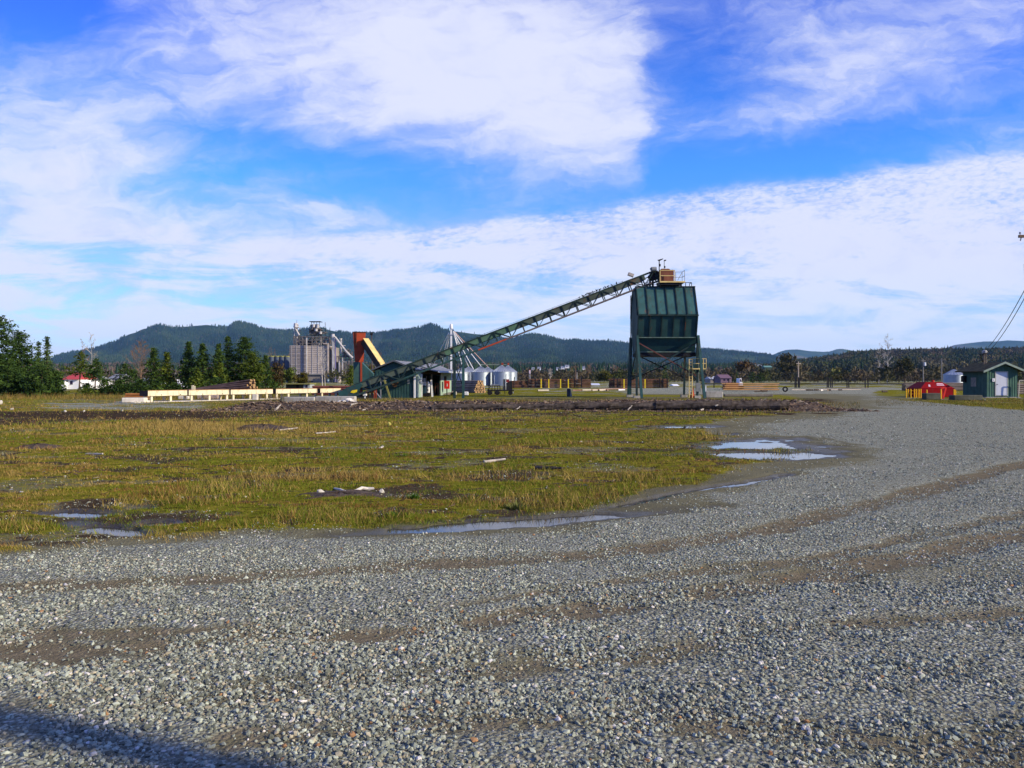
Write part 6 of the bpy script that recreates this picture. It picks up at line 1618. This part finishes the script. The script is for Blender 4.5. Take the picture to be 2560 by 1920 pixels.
for i, px_ in enumerate((666, 678.5, 691.5, 704, 716)):
    r0 = 6.4 / F * 400; c_ = Vector((X(px_, 400), 400 + r0, 0)); h_ = Zh(891, 400)
    t = thing('concrete_silo', ['leftmost', 'second', 'third', 'fourth', 'last'][i] + ' blue-grey concrete silo of the row left of the grain elevator', 'silo', c_, 'blue-grey concrete silos')
    MB().lathe(c_, [(r0, 0), (r0, h_), (0, h_ + .01)], 24).build('wall', m_bluec, t, smooth=False)
    q = MB(); q.lathe(c_, [(r0 * 1.02, h_ - .25), (r0 * 1.02, h_ + .1), (r0 * .96, h_ + .1)], 24)
    for k in range(8):
        a_ = math.pi * 2 * k / 8; q.beam(c_ + Vector((math.cos(a_) * r0, math.sin(a_) * r0, h_)), c_ + Vector((math.cos(a_) * r0, math.sin(a_) * r0, h_ + .55)), .12)
    q.build('top_railing', mat('railing_olive', (.30, .29, .08), .2), t)
    if i == 4: MB().beam(c_ + Vector((0, 0, h_)), c_ + Vector((r0 * 1.3, 0, h_ + 1.9)), .4).build('top_stair', m_mach, t)

# small flat-roofed shack behind the troughs
ds = 83
t = thing('flat_shack', 'small olive flat-roofed shack behind the troughs with a pale end wall', 'shack', (X(742, ds), ds, 0))
MB().span((X(712, ds), ds + .4, 0), (X(758, ds), ds + 2.4, Zh(961, ds))).build('wall', mat('shack_olive', (.055, .055, .03), .3, .85, grime=.4), t)
MB().span((X(758.2, ds), ds + .1, .3), (X(774, ds), ds + 2.0, Zh(961, ds))).build('end_wall', mat('shack_pale', (.30, .33, .33), .2, .85, grime=.4), t)
MB().span((X(708, ds), ds - .1, Zh(960.8, ds)), (X(775.5, ds), ds + 2.6, Zh(958.5, ds))).build('roof', mat('shack_roof', (.20, .19, .06), .3, .8), t)
MB().span((X(763.5, ds), ds + .08, Zh(969, ds)), (X(768.5, ds), ds + .1, Zh(962.5, ds))).build('window', mat('dark_window', (.03, .02, .05), .2, .3), t)
MB().span((X(738, ds), ds + .38, .2), (X(744, ds), ds + .4, Zh(962.5, ds))).build('door', m_black, t)

# ---------------------------------------------------------------- green hut
dU = 69.0
hx0, hx1 = X(2466, dU), X(2544, dU); hy0, hy1 = dU, dU + 3.6; he, hz_ = 2.42, 3.0; hc = (hx0 + hx1) / 2; hl = hx0
t = thing('green_hut', 'small dark green hut with a white door and mossy gable roof', 'hut', (hc, dU, 0))
m_hut = mat('hut_green', (.050, .110, .080), .2, .8, ribs=('X', .22), grime=.35, scale=2)
m_hut_s = mat('hut_green_side', (.050, .105, .075), .2, .8, ribs=('Y', .22), grime=.35, scale=2)
pk = hz_ - .06
MB().prism([(hx0, hy0, 0), (hx1, hy0, 0), (hx1, hy0, he - .02), (hc, hy0, pk), (hx0, hy0, he - .02)], (0, .1, 0)).build('front_wall', m_hut, t)
MB().span((hx0, hy0 + .101, 0), (hx0 + .1, hy1, he - .06)).build('side_wall', m_hut_s, t); MB().span((hx1 - .1, hy0 + .101, 0), (hx1, hy1, he - .06)).build('side_wall', m_hut_s, t); MB().span((hx0 + .101, hy1 - .1, 0), (hx1 - .101, hy1 - .001, he - .06)).build('rear_wall', m_hut, t)
ov = .5; sl_ = (hz_ - he) / (hc - hx0)
q = MB(); q.prism([(hx0 - ov, hy0 - .45, he - sl_ * ov + .02), (hc, hy0 - .45, hz_ + .02), (hc, hy0 - .45, hz_ + .1), (hx0 - ov, hy0 - .45, he - sl_ * ov + .1)], (0, hy1 - hy0 + .9, 0)); q.prism([(hc + .002, hy0 - .45, hz_ + .02), (hx1 + ov, hy0 - .45, he - sl_ * ov + .02), (hx1 + ov, hy0 - .45, he - sl_ * ov + .1), (hc + .002, hy0 - .45, hz_ + .1)], (0, hy1 - hy0 + .9, 0)); q.build('roof', mat('mossy_shingle', (.068, .058, .028), .5, .95, scale=3, bump=.5), t)
q = MB(); q.prism([(hx0 - ov - .02, hy0 - .49, he - sl_ * ov - .06), (hc, hy0 - .49, hz_ - .06), (hc, hy0 - .49, hz_ + .12), (hx0 - ov - .02, hy0 - .49, he - sl_ * ov + .12)], (0, .035, 0)); q.prism([(hc + .002, hy0 - .49, hz_ - .06), (hx1 + ov + .02, hy0 - .49, he - sl_ * ov - .06), (hx1 + ov + .02, hy0 - .49, he - sl_ * ov + .12), (hc + .002, hy0 - .49, hz_ + .12)], (0, .035, 0)); q.build('barge_board', mat('barge_greenish', (.24, .30, .24), .2, .8), t)
dxa, dxb = X(2489.5, dU), X(2517, dU); dz0, dz1 = .22, Zh(931, dU)
dr = MB().span((dxa, hy0 - .03, dz0), (dxb, hy0 - .004, dz1)).build('door', mat('door_white', (.54, .56, .60), .06, .5, grime=.1), t)
q = MB()
for a, b_ in (((dxa - .09, dz0 - .02), (dxa - .003, dz1 + .09)), ((dxb + .003, dz0 - .02), (dxb + .09, dz1 + .09)), ((dxa - .002, dz1 + .003), (dxb + .002, dz1 + .09)), ((dxa - .09, dz0 - .07), (dxb + .09, dz0 - .022))): q.span((a[0], hy0 - .045, a[1]), (b_[0], hy0 - .004, b_[1]))
q.build('door_frame', mat('frame_grey', (.33, .34, .30), .15, .7), t)
MB().tube((dxa + .09, hy0 - .10, 1.15), (dxa + .09, hy0 - .031, 1.15), .035, .03, 8).build('handle', m_black, dr)
MB().span((X(2480, dU), hy0 - .06, Zh(954, dU)), (X(2486.5, dU), hy0 - .004, Zh(946, dU))).build('notice_board', m_white, t)
MB().span((X(2482, dU), hy0 - .066, Zh(951.5, dU)), (X(2484.5, dU), hy0 - .0605, Zh(949, dU))).build('notice_mark', mat('grey_print', (.3, .3, .32), .1), t)
MB().span((hx0 - .03, dU + 1.5, .95), (hx0 - .003, dU + 2.3, 1.75)).build('board_panel', mat('weathered_ply', (.26, .23, .17), .4, .9, grime=.4), t)
MB().span((hx0 - .3, dU + 3.0, 1.35), (hx0 - .01, dU + 3.4, 1.9)).build('meter', m_black, t)
q = MB()
for px_ in (2459.5, 2464): q.tube((X(px_, 71), 71, 2.2), (X(px_, 71), 71, Zh(882, 71)), .05, .05, 8)
q.build('service_mast', mat('mast_brown', (.20, .15, .10), .25), t)
q = MB(); q.lathe((X(2461.5, 71), 71, Zh(884, 71)), [(.05, 0), (.2, .05), (.22, .2), (.1, .33), (0, .34)], 10); q.beam(W(2455, 884, 71), W(2470, 881, 71), .04); q.build('mast_cap', mat('cap_grey', (.33, .32, .30), .2), t)
q = MB(); r_ = random.Random(3)
for k in range(7): q.path([W(2461, 884, 71), W(2452 - r_.uniform(0, 4), 888 + r_.uniform(-4, 10), 71 + r_.uniform(-.3, .3)), W(2458 + r_.uniform(-3, 2), 906, 71)], .018, 5)
q.build('service_cable', m_black, t)
MB().span((hx0 - .15, hy0 - .22, -.02), (hx1 + .15, hy1 + .1, .06)).build('footing', m_conc, t)
q = MB(); q.beam((X(2546, 68.5), 68.5, 0), (X(2549, 68.5), 68.5, 1.5), .06); q.beam((X(2549, 68.5), 68.5, 1.5), (X(2570, 68.5), 68.5, 1.5), .06); q.beam((X(2570, 68.5), 68.5, 0), (X(2570, 68.5), 68.5, 1.5), .06)
tag(q.build('pipe_rail', mat('pale_pipe', (.45, .42, .33), .2), origin=(X(2555, 68.5), 68.5, 0)), 'pale pipe rail standing at the right wall of the hut', 'railing')

# ---------------------------------------------------------------- red tank, its bollards and kerb blocks
dR = 69.5
rx0, rx1 = X(2305, dR), X(2383, dR)
t = thing('red_tank', 'red steel tank with sloping hipped top behind yellow bollards', 'tank', ((rx0 + rx1) / 2, dR, 0))
m_red = mat('tank_red', (.23, .005, .008), .2, .6, scale=1.0, grime=.45, spec=.05)
zl = Zh(971, dR); zt_ = Zh(955, dR); y0, y1 = dR, dR + 2.4; cxr = (rx0 + rx1) / 2
MB().prism([(rx0, y0, .05), (rx1, y0, .05), (rx1 + .12, y0, zl), (rx0 - .12, y0, zl)], (0, y1 - y0, 0)).build('body', m_red, t)
ta, tb_ = X(2322, dR), X(2362, dR)
b0 = [Vector((rx0 - .14, y0 - .02, zl + .002)), Vector((rx1 + .14, y0 - .02, zl + .002)), Vector((rx1 + .14, y1, zl + .002)), Vector((rx0 - .14, y1, zl + .002))]; b1 = [Vector((ta, y0 + .5, zt_)), Vector((tb_, y0 + .5, zt_)), Vector((tb_, y1 - .4, zt_)), Vector((ta, y1 - .4, zt_))]
MB().add(b0 + b1, [(0, 3, 2, 1), (4, 5, 6, 7), (0, 1, 5, 4), (1, 2, 6, 5), (2, 3, 7, 6), (3, 0, 4, 7)]).build('sloped_top', m_red, t)
q = MB(); q.tube((X(2344, dR), y0 + .8, zt_), (X(2344, dR), y0 + .8, zt_ + .16), .12, .12, 10); q.build('filler_cap', mat('cap_red', (.60, .03, .02), .1, .5), t)
q = MB(); q.tube((X(2331, dR), y0 + .9, zt_), (X(2332, dR), y0 + .9, zt_ + .3), .04, .03, 6); q.box((X(2332, dR), y0 + .9, zt_ + .18), (.3, .2, .1)); q.build('vent_pipe', m_black, t)
nz = Vector((0, -(zt_ - zl), .52)).normalized()
def slope_pt(px_, f_): return Vector((X(px_, dR), y0 - .02 + .52 * f_, zl + (zt_ - zl) * f_)) + nz * .012
MB().prism([slope_pt(2345, .42), slope_pt(2364, .42), slope_pt(2362, .78), slope_pt(2347, .78)], nz * .008).build('sign_plate', mat('pink_sign', (.62, .42, .45), .1), t)
q = MB()
for k in range(6): q.prism([slope_pt(2347 + k * 2.6, .52) + nz * .009, slope_pt(2348.6 + k * 2.6, .52) + nz * .009, slope_pt(2348.4 + k * 2.6, .68) + nz * .009, slope_pt(2347.2 + k * 2.6, .68) + nz * .009], nz * .003)
q.build('sign_lettering', mat('sign_red_print', (.40, .04, .05), .1), t)
MB().prism([slope_pt(2323, .25), slope_pt(2328, .25), slope_pt(2329, .55), slope_pt(2325, .6)], nz * .008).build('hazard_label', mat('pink_sign', (.62, .42, .45), .1), t)
p = Vector((X(2357, 64.5), 64.5, 0))
q = MB(); q.prism([p + Vector((-.02, 0, 0)), p + Vector((.10, 0, 0)), p + Vector((.34, 0, .92)), p + Vector((.22, 0, .92))], (0, .07, 0)); q.prism([p + Vector((-.14, .0, .80)), p + Vector((.215, 0, .88)), p + Vector((.215, 0, .95)), p + Vector((-.14, 0, .92))], (0, .07, 0)); q.beam(p + Vector((-.1, .04, .85)), p + Vector((.02, .04, 0)), .05)
tag(q.build('red_bracket', mat('cap_red', (.60, .03, .02), .1, .5), origin=p), 'red slanted bracket stand before the red tank, by the kerb block', 'stand')
BL = [(2265.5, 68.5, 972, 'orange-yellow bollard at the far left end of the bollard row'), (2270.5, 70, 972.5, 'orange-yellow bollard second from the left end of the row'), (2277, 68, 972, 'orange-yellow bollard third in the left group'), (2286, 68, 972, 'orange-yellow bollard fourth in the left group'), (2291, 69.5, 972.5, 'orange-yellow bollard fifth in the left group'), (2297, 68, 972, 'orange-yellow bollard second from the red tank in the left group'), (2302, 67.6, 972, 'orange-yellow bollard touching the left side of the red tank'), (2317, 67.2, 974, 'short orange-yellow bollard rising behind the smaller kerb block'), (2352.5, 64.2, 973, 'tall orange-yellow bollard at the right end of the smaller kerb block'), (2385, 67.5, 973, 'orange-yellow bollard pair piece at the right corner of the red tank'), (2388.5, 68.5, 974, 'orange-yellow bollard furthest right, beyond the red tank corner')]
m_org = mat('orange_yellow', (.85, .42, .015), .12, .5, scale=2)
for px_, d_, pt_, lab in BL:
    p = Vector((X(px_, d_), d_, 0)); h_ = Zh(pt_, d_)
    tag(MB().lathe(p, [(.05, 0), (.05, h_ - .04), (.035, h_ - .01), (0, h_)], 10).build('bollard', m_org, origin=p), lab, 'bollard', 'orange-yellow bollards round the red tank')
q = MB()
for z_ in (.35, .62): q.beam((X(2265, 68.3), 68.3, z_), (X(2302, 68), 68, z_), .03)
tag(q.build('bollard_rail', m_org, origin=(X(2284, 68), 68, 0)), 'pair of thin yellow rails joining the left group of bollards', 'railing')
block(2315, 2352, 983, 61.5, .7, m_conc_m, 'smaller mossy kerb block in front of the red tank')
block(2386, 2457, 988, 60.0, .8, m_conc_m, 'longer mossy kerb block between the red tank and the hut')
rock(2462, 1000, .07, 'white stone at the right end of the longer mossy block', 1)

# ---------------------------------------------------------------- utility poles, wires, sign
dQ = 45.0
t = thing('utility_pole', 'wooden power pole at the right edge of the photo with crossarm and transformer', 'utility pole', (X(2568, dQ), dQ, 0))
xp = X(2568, dQ)
MB().tube((xp, dQ, 0), (xp, dQ, 10.6), .17, .11, 10).build('pole', m_wood_pole, t)
MB().box((xp, dQ - .15, Zh(592, dQ)), (1.15, .12, .15)).build('crossarm', m_wood_pole, t)
q = MB()
for xo in (-.5, .5):
    q.lathe((xp + xo, dQ - .15, Zh(592, dQ) + .075), [(.02, 0), (.02, .06), (.06, .08), (.05, .16), (0, .17)], 8); q.tube((xp + xo + .06, dQ - .15, Zh(592, dQ) - .08), (xp + xo + .02, dQ - .15, Zh(603, dQ)), .035, .03, 7)
q.build('insulator', mat('insulator_grey', (.25, .24, .26), .2, .4), t)
MB().lathe((xp - .10, dQ - .35, Zh(662, dQ)), [(.0, 0), (.22, .0), (.22, .5), (.24, .52), (.24, .58), (.16, .62), (0, .63)], 14).build('transformer', mat('transformer_grey', (.16, .17, .19), .15, .5), t)
MB().tube((xp - .33, dQ - .25, Zh(662, dQ)), (xp - .2, dQ - .1, Zh(700, dQ)), .02, .02, 5).build('drop_lead', m_black, t)
for k, (pa, pb, lab) in enumerate([((2562, 742), (2459, 880), 'upper sagging service wire from the power pole to the hut mast'), ((2562, 762), (2465, 884), 'lower sagging service wire from the power pole to the hut mast')]):
    a = Vector((xp - .15, dQ, Zh(725 + 20 * k, dQ))); b_ = W(*pb, 71); pts = []
    for i in range(25):
        u = i / 24; p = a.lerp(b_, u); p.z -= .35 * 4 * u * (1 - u); pts.append(p)
    tag(MB().path(pts, .022, 5).build('service_wire', m_black, origin=pts[12]), lab, 'wire')
# pole behind the viewer, to the right, whose shadow crosses the near gravel
sp_ = Vector((-1.55, 3.36, 0)) + Vector((SD.x, SD.y, 0)).normalized() * 17.0
t = thing('utility_pole', 'wooden pole whose long soft shadow crosses the gravel at bottom left', 'utility pole', sp_)
MB().tube(sp_, sp_ + Vector((0, 0, 11.5)), .16, .13, 12).build('pole', m_wood_pole, t)
MB().box(sp_ + Vector((0, -.2, 11.0)), (2.2, .12, .14)).build('crossarm', m_wood_pole, t)
for px_, yt, yb, d_, lab, m_, arm in [(1439, 913, 952, 230, 'brown utility pole behind the left long log stack', m_wood_pole, 8), (1996, 904, 962, 210, 'pale utility pole with a short crossarm before the broad olive tree', mat('pale_pole', (.48, .38, .27), .2), 6), (2308, 898, 955, 230, 'grey utility pole with a white transformer left of the lone silo', mat('grey_pole_wood', (.24, .22, .19), .25), 5), (2354, 896, 955, 215, 'thin grey pole without arms behind the red tank', mat('grey_pole_wood', (.24, .22, .19), .25), 0), (439, 930, 960, 190, 'grey utility pole with a pale cross piece above the white gable', mat('grey_pole_wood', (.24, .22, .19), .25), 5)]:
    p = Vector((X(px_, d_), d_, 0)); t = thing('utility_pole', lab, 'utility pole', p, 'far utility poles'); zt_ = Zh(yt, d_)
    MB().tube(p, p + Vector((0, 0, zt_)), .17, .12, 8).build('pole', m_, t)
    if arm: MB().box(p + Vector((0, -.2, zt_ - .5)), (arm * 2 / F * d_, .14, .16)).build('crossarm', m_, t)
    if 'transformer' in lab: MB().lathe(p + Vector((.4, -.2, zt_ - 1.9)), [(0, 0), (.3, 0), (.3, .9), (0, 1)], 10).build('transformer', m_white, t)
p = Vector((X(1442.5, 228), 228, 0)); tag(MB().tube(p, p + Vector((0, 0, Zh(932, 228))), .10, .07, 7).tube(p + Vector((0, 0, Zh(932, 228))), p + Vector((0, 0, Zh(932, 228) + .12)), .1, .02, 7).build('thin_post', m_machl, origin=p), 'thin pale post just right of the brown utility pole', 'post')
t = thing('yard_sign', 'narrow upright white sign with a red head on twin posts by the silos', 'sign', (X(1324.5, 150), 150, 0))
q = MB()
for px_ in (1323.3, 1326): q.beam((X(px_, 150), 150, 0), (X(px_, 150), 150, Zh(930, 150)), .07)
q.build('post', m_machl, t)
MB().span((X(1322.6, 150), 149.86, Zh(934, 150)), (X(1326.6, 150), 149.95, Zh(925.5, 150))).build('sign_board', mat('sign_pale', (.62, .50, .52), .1), t)
MB().span((X(1322.6, 150), 149.855, Zh(925.4, 150)), (X(1326.6, 150), 149.95, Zh(924.4, 150))).build('sign_head', mat('sign_red', (.5, .05, .05), .1), t)

# ---------------------------------------------------------------- far fence, houses, vehicles
t = thing('rail_fence', 'long dark low rail fence across the yard behind the empty stakes', 'fence', (X(1990, 240), 240, 0))
q = MB(); q.beam((X(1740, 240), 240, Zh(960.5, 240)), (X(2330, 240), 240, Zh(960.5, 240)), .14, .22); q.beam((X(1740, 240), 240, .22), (X(2330, 240), 240, .22), .10, .22); q.build('rail', m_black, t)
q = MB()
for px_ in range(1742, 2331, 14): q.beam((X(px_, 240), 240.1, 0), (X(px_, 240), 240.1, Zh(960.3, 240) + .1), .14)
q.build('fence_post', m_black, t)


def house(px0, px1, pe, pr, d, dep, wall_m, roof_m, lab, cat='house', zbase=0, name='house', win=2, ridge_x=True):
    x0, x1 = X(px0, d), X(px1, d); ze, zr = Zh(pe, d), Zh(pr, d); t = thing(name, lab, cat, ((x0 + x1) / 2, d, zbase))
    MB().span((x0, d, zbase), (x1, d + dep, ze)).build('wall', wall_m, t)
    q = MB(); o = (x1 - x0) * .04; ym = d + dep / 2
    if ridge_x:
        q.prism([(x0 - o, d - .4, ze - .1), (x0 - o, ym, zr), (x0 - o, d + dep + .4, ze - .1)], (x1 - x0 + 2 * o, 0, 0))
    else:
        q.prism([(x0 - o, d - .3, ze - .05), ((x0 + x1) / 2, d - .3, zr), (x1 + o, d - .3, ze - .05)], (0, dep + .6, 0))
    q.build('roof', roof_m, t)
    for k in range(win):
        cx_ = x0 + (x1 - x0) * (k + 1) / (win + 1); w_ = (x1 - x0) * .09
        MB().span((cx_ - w_, d - .04, zbase + (ze - zbase) * .45), (cx_ + w_, d - .005, zbase + (ze - zbase) * .8)).build('window', mat('dark_window', (.03, .02, .05), .2, .3), t)
    return t


m_rred = mat('roof_red', (.42, .06, .06), .15, .7, scale=.5); m_rgr = mat('roof_grey', (.20, .21, .22), .2, .6, scale=.4); m_wb = mat('wall_white', (.80, .80, .78), .06, .6, scale=.5); m_wt = mat('wall_tan', (.30, .26, .21), .2, .8, scale=.4)
house(160, 197, 947, 932, 128, 6, m_wb, m_rred, 'white house with a red roof among the left trees', win=1)
house(198, 236, 950, 941, 132, 6, m_wb, m_rgr, 'white shed with a grey roof right of the red-roofed house', 'shed', name='white_shed')
house(140, 160, 952, 949, 127, 5, m_wb, m_rgr, 'low white lean-to at the left of the red-roofed house', 'lean-to', name='lean_to', win=0)
house(272, 300, 945, 935, 240, 8, m_wt, m_rgr, 'grey-roofed tan house seen left of the pointed firs')
house(338, 374, 955, 945, 170, 8, mat('wall_pale_blue', (.50, .58, .66), .1), m_rgr, 'pale blue building peeping out below the pointed firs', 'building', name='pale_building', win=1)
house(430, 456, 966, 949, 150, 8, m_wb, mat('white_sheet_roof', (.70, .70, .72), .1, .5), 'white steep gable seen in the gap between the firs', 'building', name='gabled_building', win=0, ridge_x=False)
house(1480, 1500, 963, 958.5, 215, 6, mat('wall_green_dark', (.06, .08, .05), .2), mat('shiny_roof', (.55, .58, .62), .1, .35), 'low building with a silvery roof right of the left long log stack', 'building', name='low_building', win=0)
house(1802, 1829, 945, 936, 330, 12, mat('wall_violet_grey', (.20, .13, .15), .2), mat('roof_mauve', (.17, .10, .12), .2), 'mauve-roofed long building beyond the bin tower', 'building', name='long_building')
house(1776, 1801, 947, 941, 345, 10, m_wt, mat('shiny_roof', (.55, .58, .62), .1, .35), 'pale-roofed building left of the mauve-roofed one', 'building', name='pale_roof_building')
def hillhouse(px, py, w, lab, roof=None, d=1250):
    zb = float(h_foot(np.array([float(px)]), np.array([float(d)]))[0]); zb = max(Zh(py + 3.5, d), zb)
    x = px; house(px - w, px + w, py - .5, py - 3.2, d, 9, m_wb, roof or m_rgr, lab, zbase=zb - 1.0, win=2)
for px, py, w, lab in [(1396, 921, 4.5, 'white hillside house at the left end of the upper cluster'), (1407, 918, 4, 'white hillside house in the middle of the upper cluster'), (1418, 915, 5, 'white hillside house at the right end of the upper cluster'), (1460, 919, 3, 'small white hillside house apart to the right of the cluster'), (1333, 921, 3.5, 'small grey-white house on the hillside above the twin-post sign'), (1348, 920, 4, 'grey-white hillside house right of the one above the sign'), (1894, 914, 5, 'white hillside house left of the pair above the dark firs'), (1901, 914, 3, 'white hillside house right of the pair above the dark firs')]: hillhouse(px, py, w, lab, d=1000)
house(1409, 1421, 941, 938, 600, 8, m_wb, m_rgr, 'white house low on the slope behind the left long log stack', zbase=0)
house(1684, 1698, 964, 960.5, 190, 5, m_wb, m_wb, 'small white box building seen through the bin tower legs', 'building', name='white_box_building', win=0)
house(1912, 1930, 918, 914, 700, 8, mat('wall_green_dark', (.06, .08, .05), .2), mat('roof_teal', (.12, .24, .20), .15), 'low teal-roofed house right of the white hillside pair', zbase=10, win=0)
t = thing('white_truck', 'white truck cab parked behind the orange poles', 'truck', (X(1853, 125), 125, 0))
q = MB(); xa, xb = X(1848.6, 125), X(1857.5, 125)
q.prism([(xa, 125, .45), (xb, 125, .45), (xb, 125, 1.0), (xb - .18, 125, 1.12), (xa + .32, 125, 1.75), (xa, 125, 1.75)], (0, 1.7, 0)); q.build('cab', m_white, t, bevel=.03)
MB().prism([(xa + .08, 124.99, 1.2), (xa + .36, 124.99, 1.2), (xa + .24, 124.99, 1.6), (xa + .08, 124.99, 1.6)], (0, .005, 0)).build('window', mat('dark_window', (.03, .02, .05), .2, .3), t)
for xo in (.12, .44): MB().tube((xa + xo, 124.9, .3), (xa + xo, 125.15, .3), .3, .3, 12).build('wheel', mat('rubber', (.015, .015, .016), .3, .9), t)
t = thing('rusty_container', 'rust-orange low container roof behind the left part of the orange poles', 'container', (X(1830, 122), 122, 0))
MB().span((X(1815, 122), 122, 0), (X(1846, 122), 124, Zh(957.5, 122))).build('body', mat('rust_container', (.26, .09, .04), .3, .8), t)
MB().span((X(1814.5, 122), 121.95, Zh(957.4, 122)), (X(1846.5, 122), 124.05, Zh(956.8, 122))).build('roof', mat('rust_orange_beam', (.30, .12, .035), .3, .85), t)

# faint smoke rising before the ridge
sm, g, b = new_mat('smoke'); g.N.remove(b); out = next(n for n in g.N if n.type == 'OUTPUT_MATERIAL')
pv = g.N.new('ShaderNodeVolumePrincipled'); pv.inputs['Color'].default_value = (.9, .93, 1, 1); pv.inputs['Density'].default_value = .002
g.L.new(pv.outputs[0], out.inputs['Volume'])
q = MB()
sd_ = 1900.0
prof_ = [(940, 872, 3), (937, 866, 8), (939, 858, 11), (944, 850, 11), (948, 842, 10), (950, 834, 7), (950, 829, 2)]; nn_ = 12; vs = []
for px_, py_, r_px in prof_:
    c_ = W(px_, py_, sd_); rr_ = r_px / F * sd_; vs += [c_ + Vector((math.cos(k * 2 * math.pi / nn_) * rr_, math.sin(k * 2 * math.pi / nn_) * rr_, 0)) for k in range(nn_)]
q.add(vs, [(i * nn_ + k, i * nn_ + (k + 1) % nn_, (i + 1) * nn_ + (k + 1) % nn_, (i + 1) * nn_ + k) for i in range(len(prof_) - 1) for k in range(nn_)] + [tuple(range(nn_))[::-1], tuple(range((len(prof_) - 1) * nn_, len(prof_) * nn_))])
tag(q.build('smoke', sm, origin=W(944, 850, sd_), smooth=True), 'faint bluish smoke rising before the dark ridge', 'smoke', kind='stuff')

# air between here and the hills
hm, g, b = new_mat('haze'); g.N.remove(b); out = next(n for n in g.N if n.type == 'OUTPUT_MATERIAL')
pv = g.N.new('ShaderNodeVolumePrincipled'); pv.inputs['Color'].default_value = (.30, .60, 1, 1); pv.inputs['Density'].default_value = HAZE
pv.inputs['Anisotropy'].default_value = .0
g.L.new(pv.outputs[0], out.inputs['Volume'])
tag(MB().span((-14000, -14000, -40), (14000, 14000, 620)).build('haze', hm, origin=(0, 0, 0)), 'thin pale haze over the whole valley', 'haze', kind='stuff')
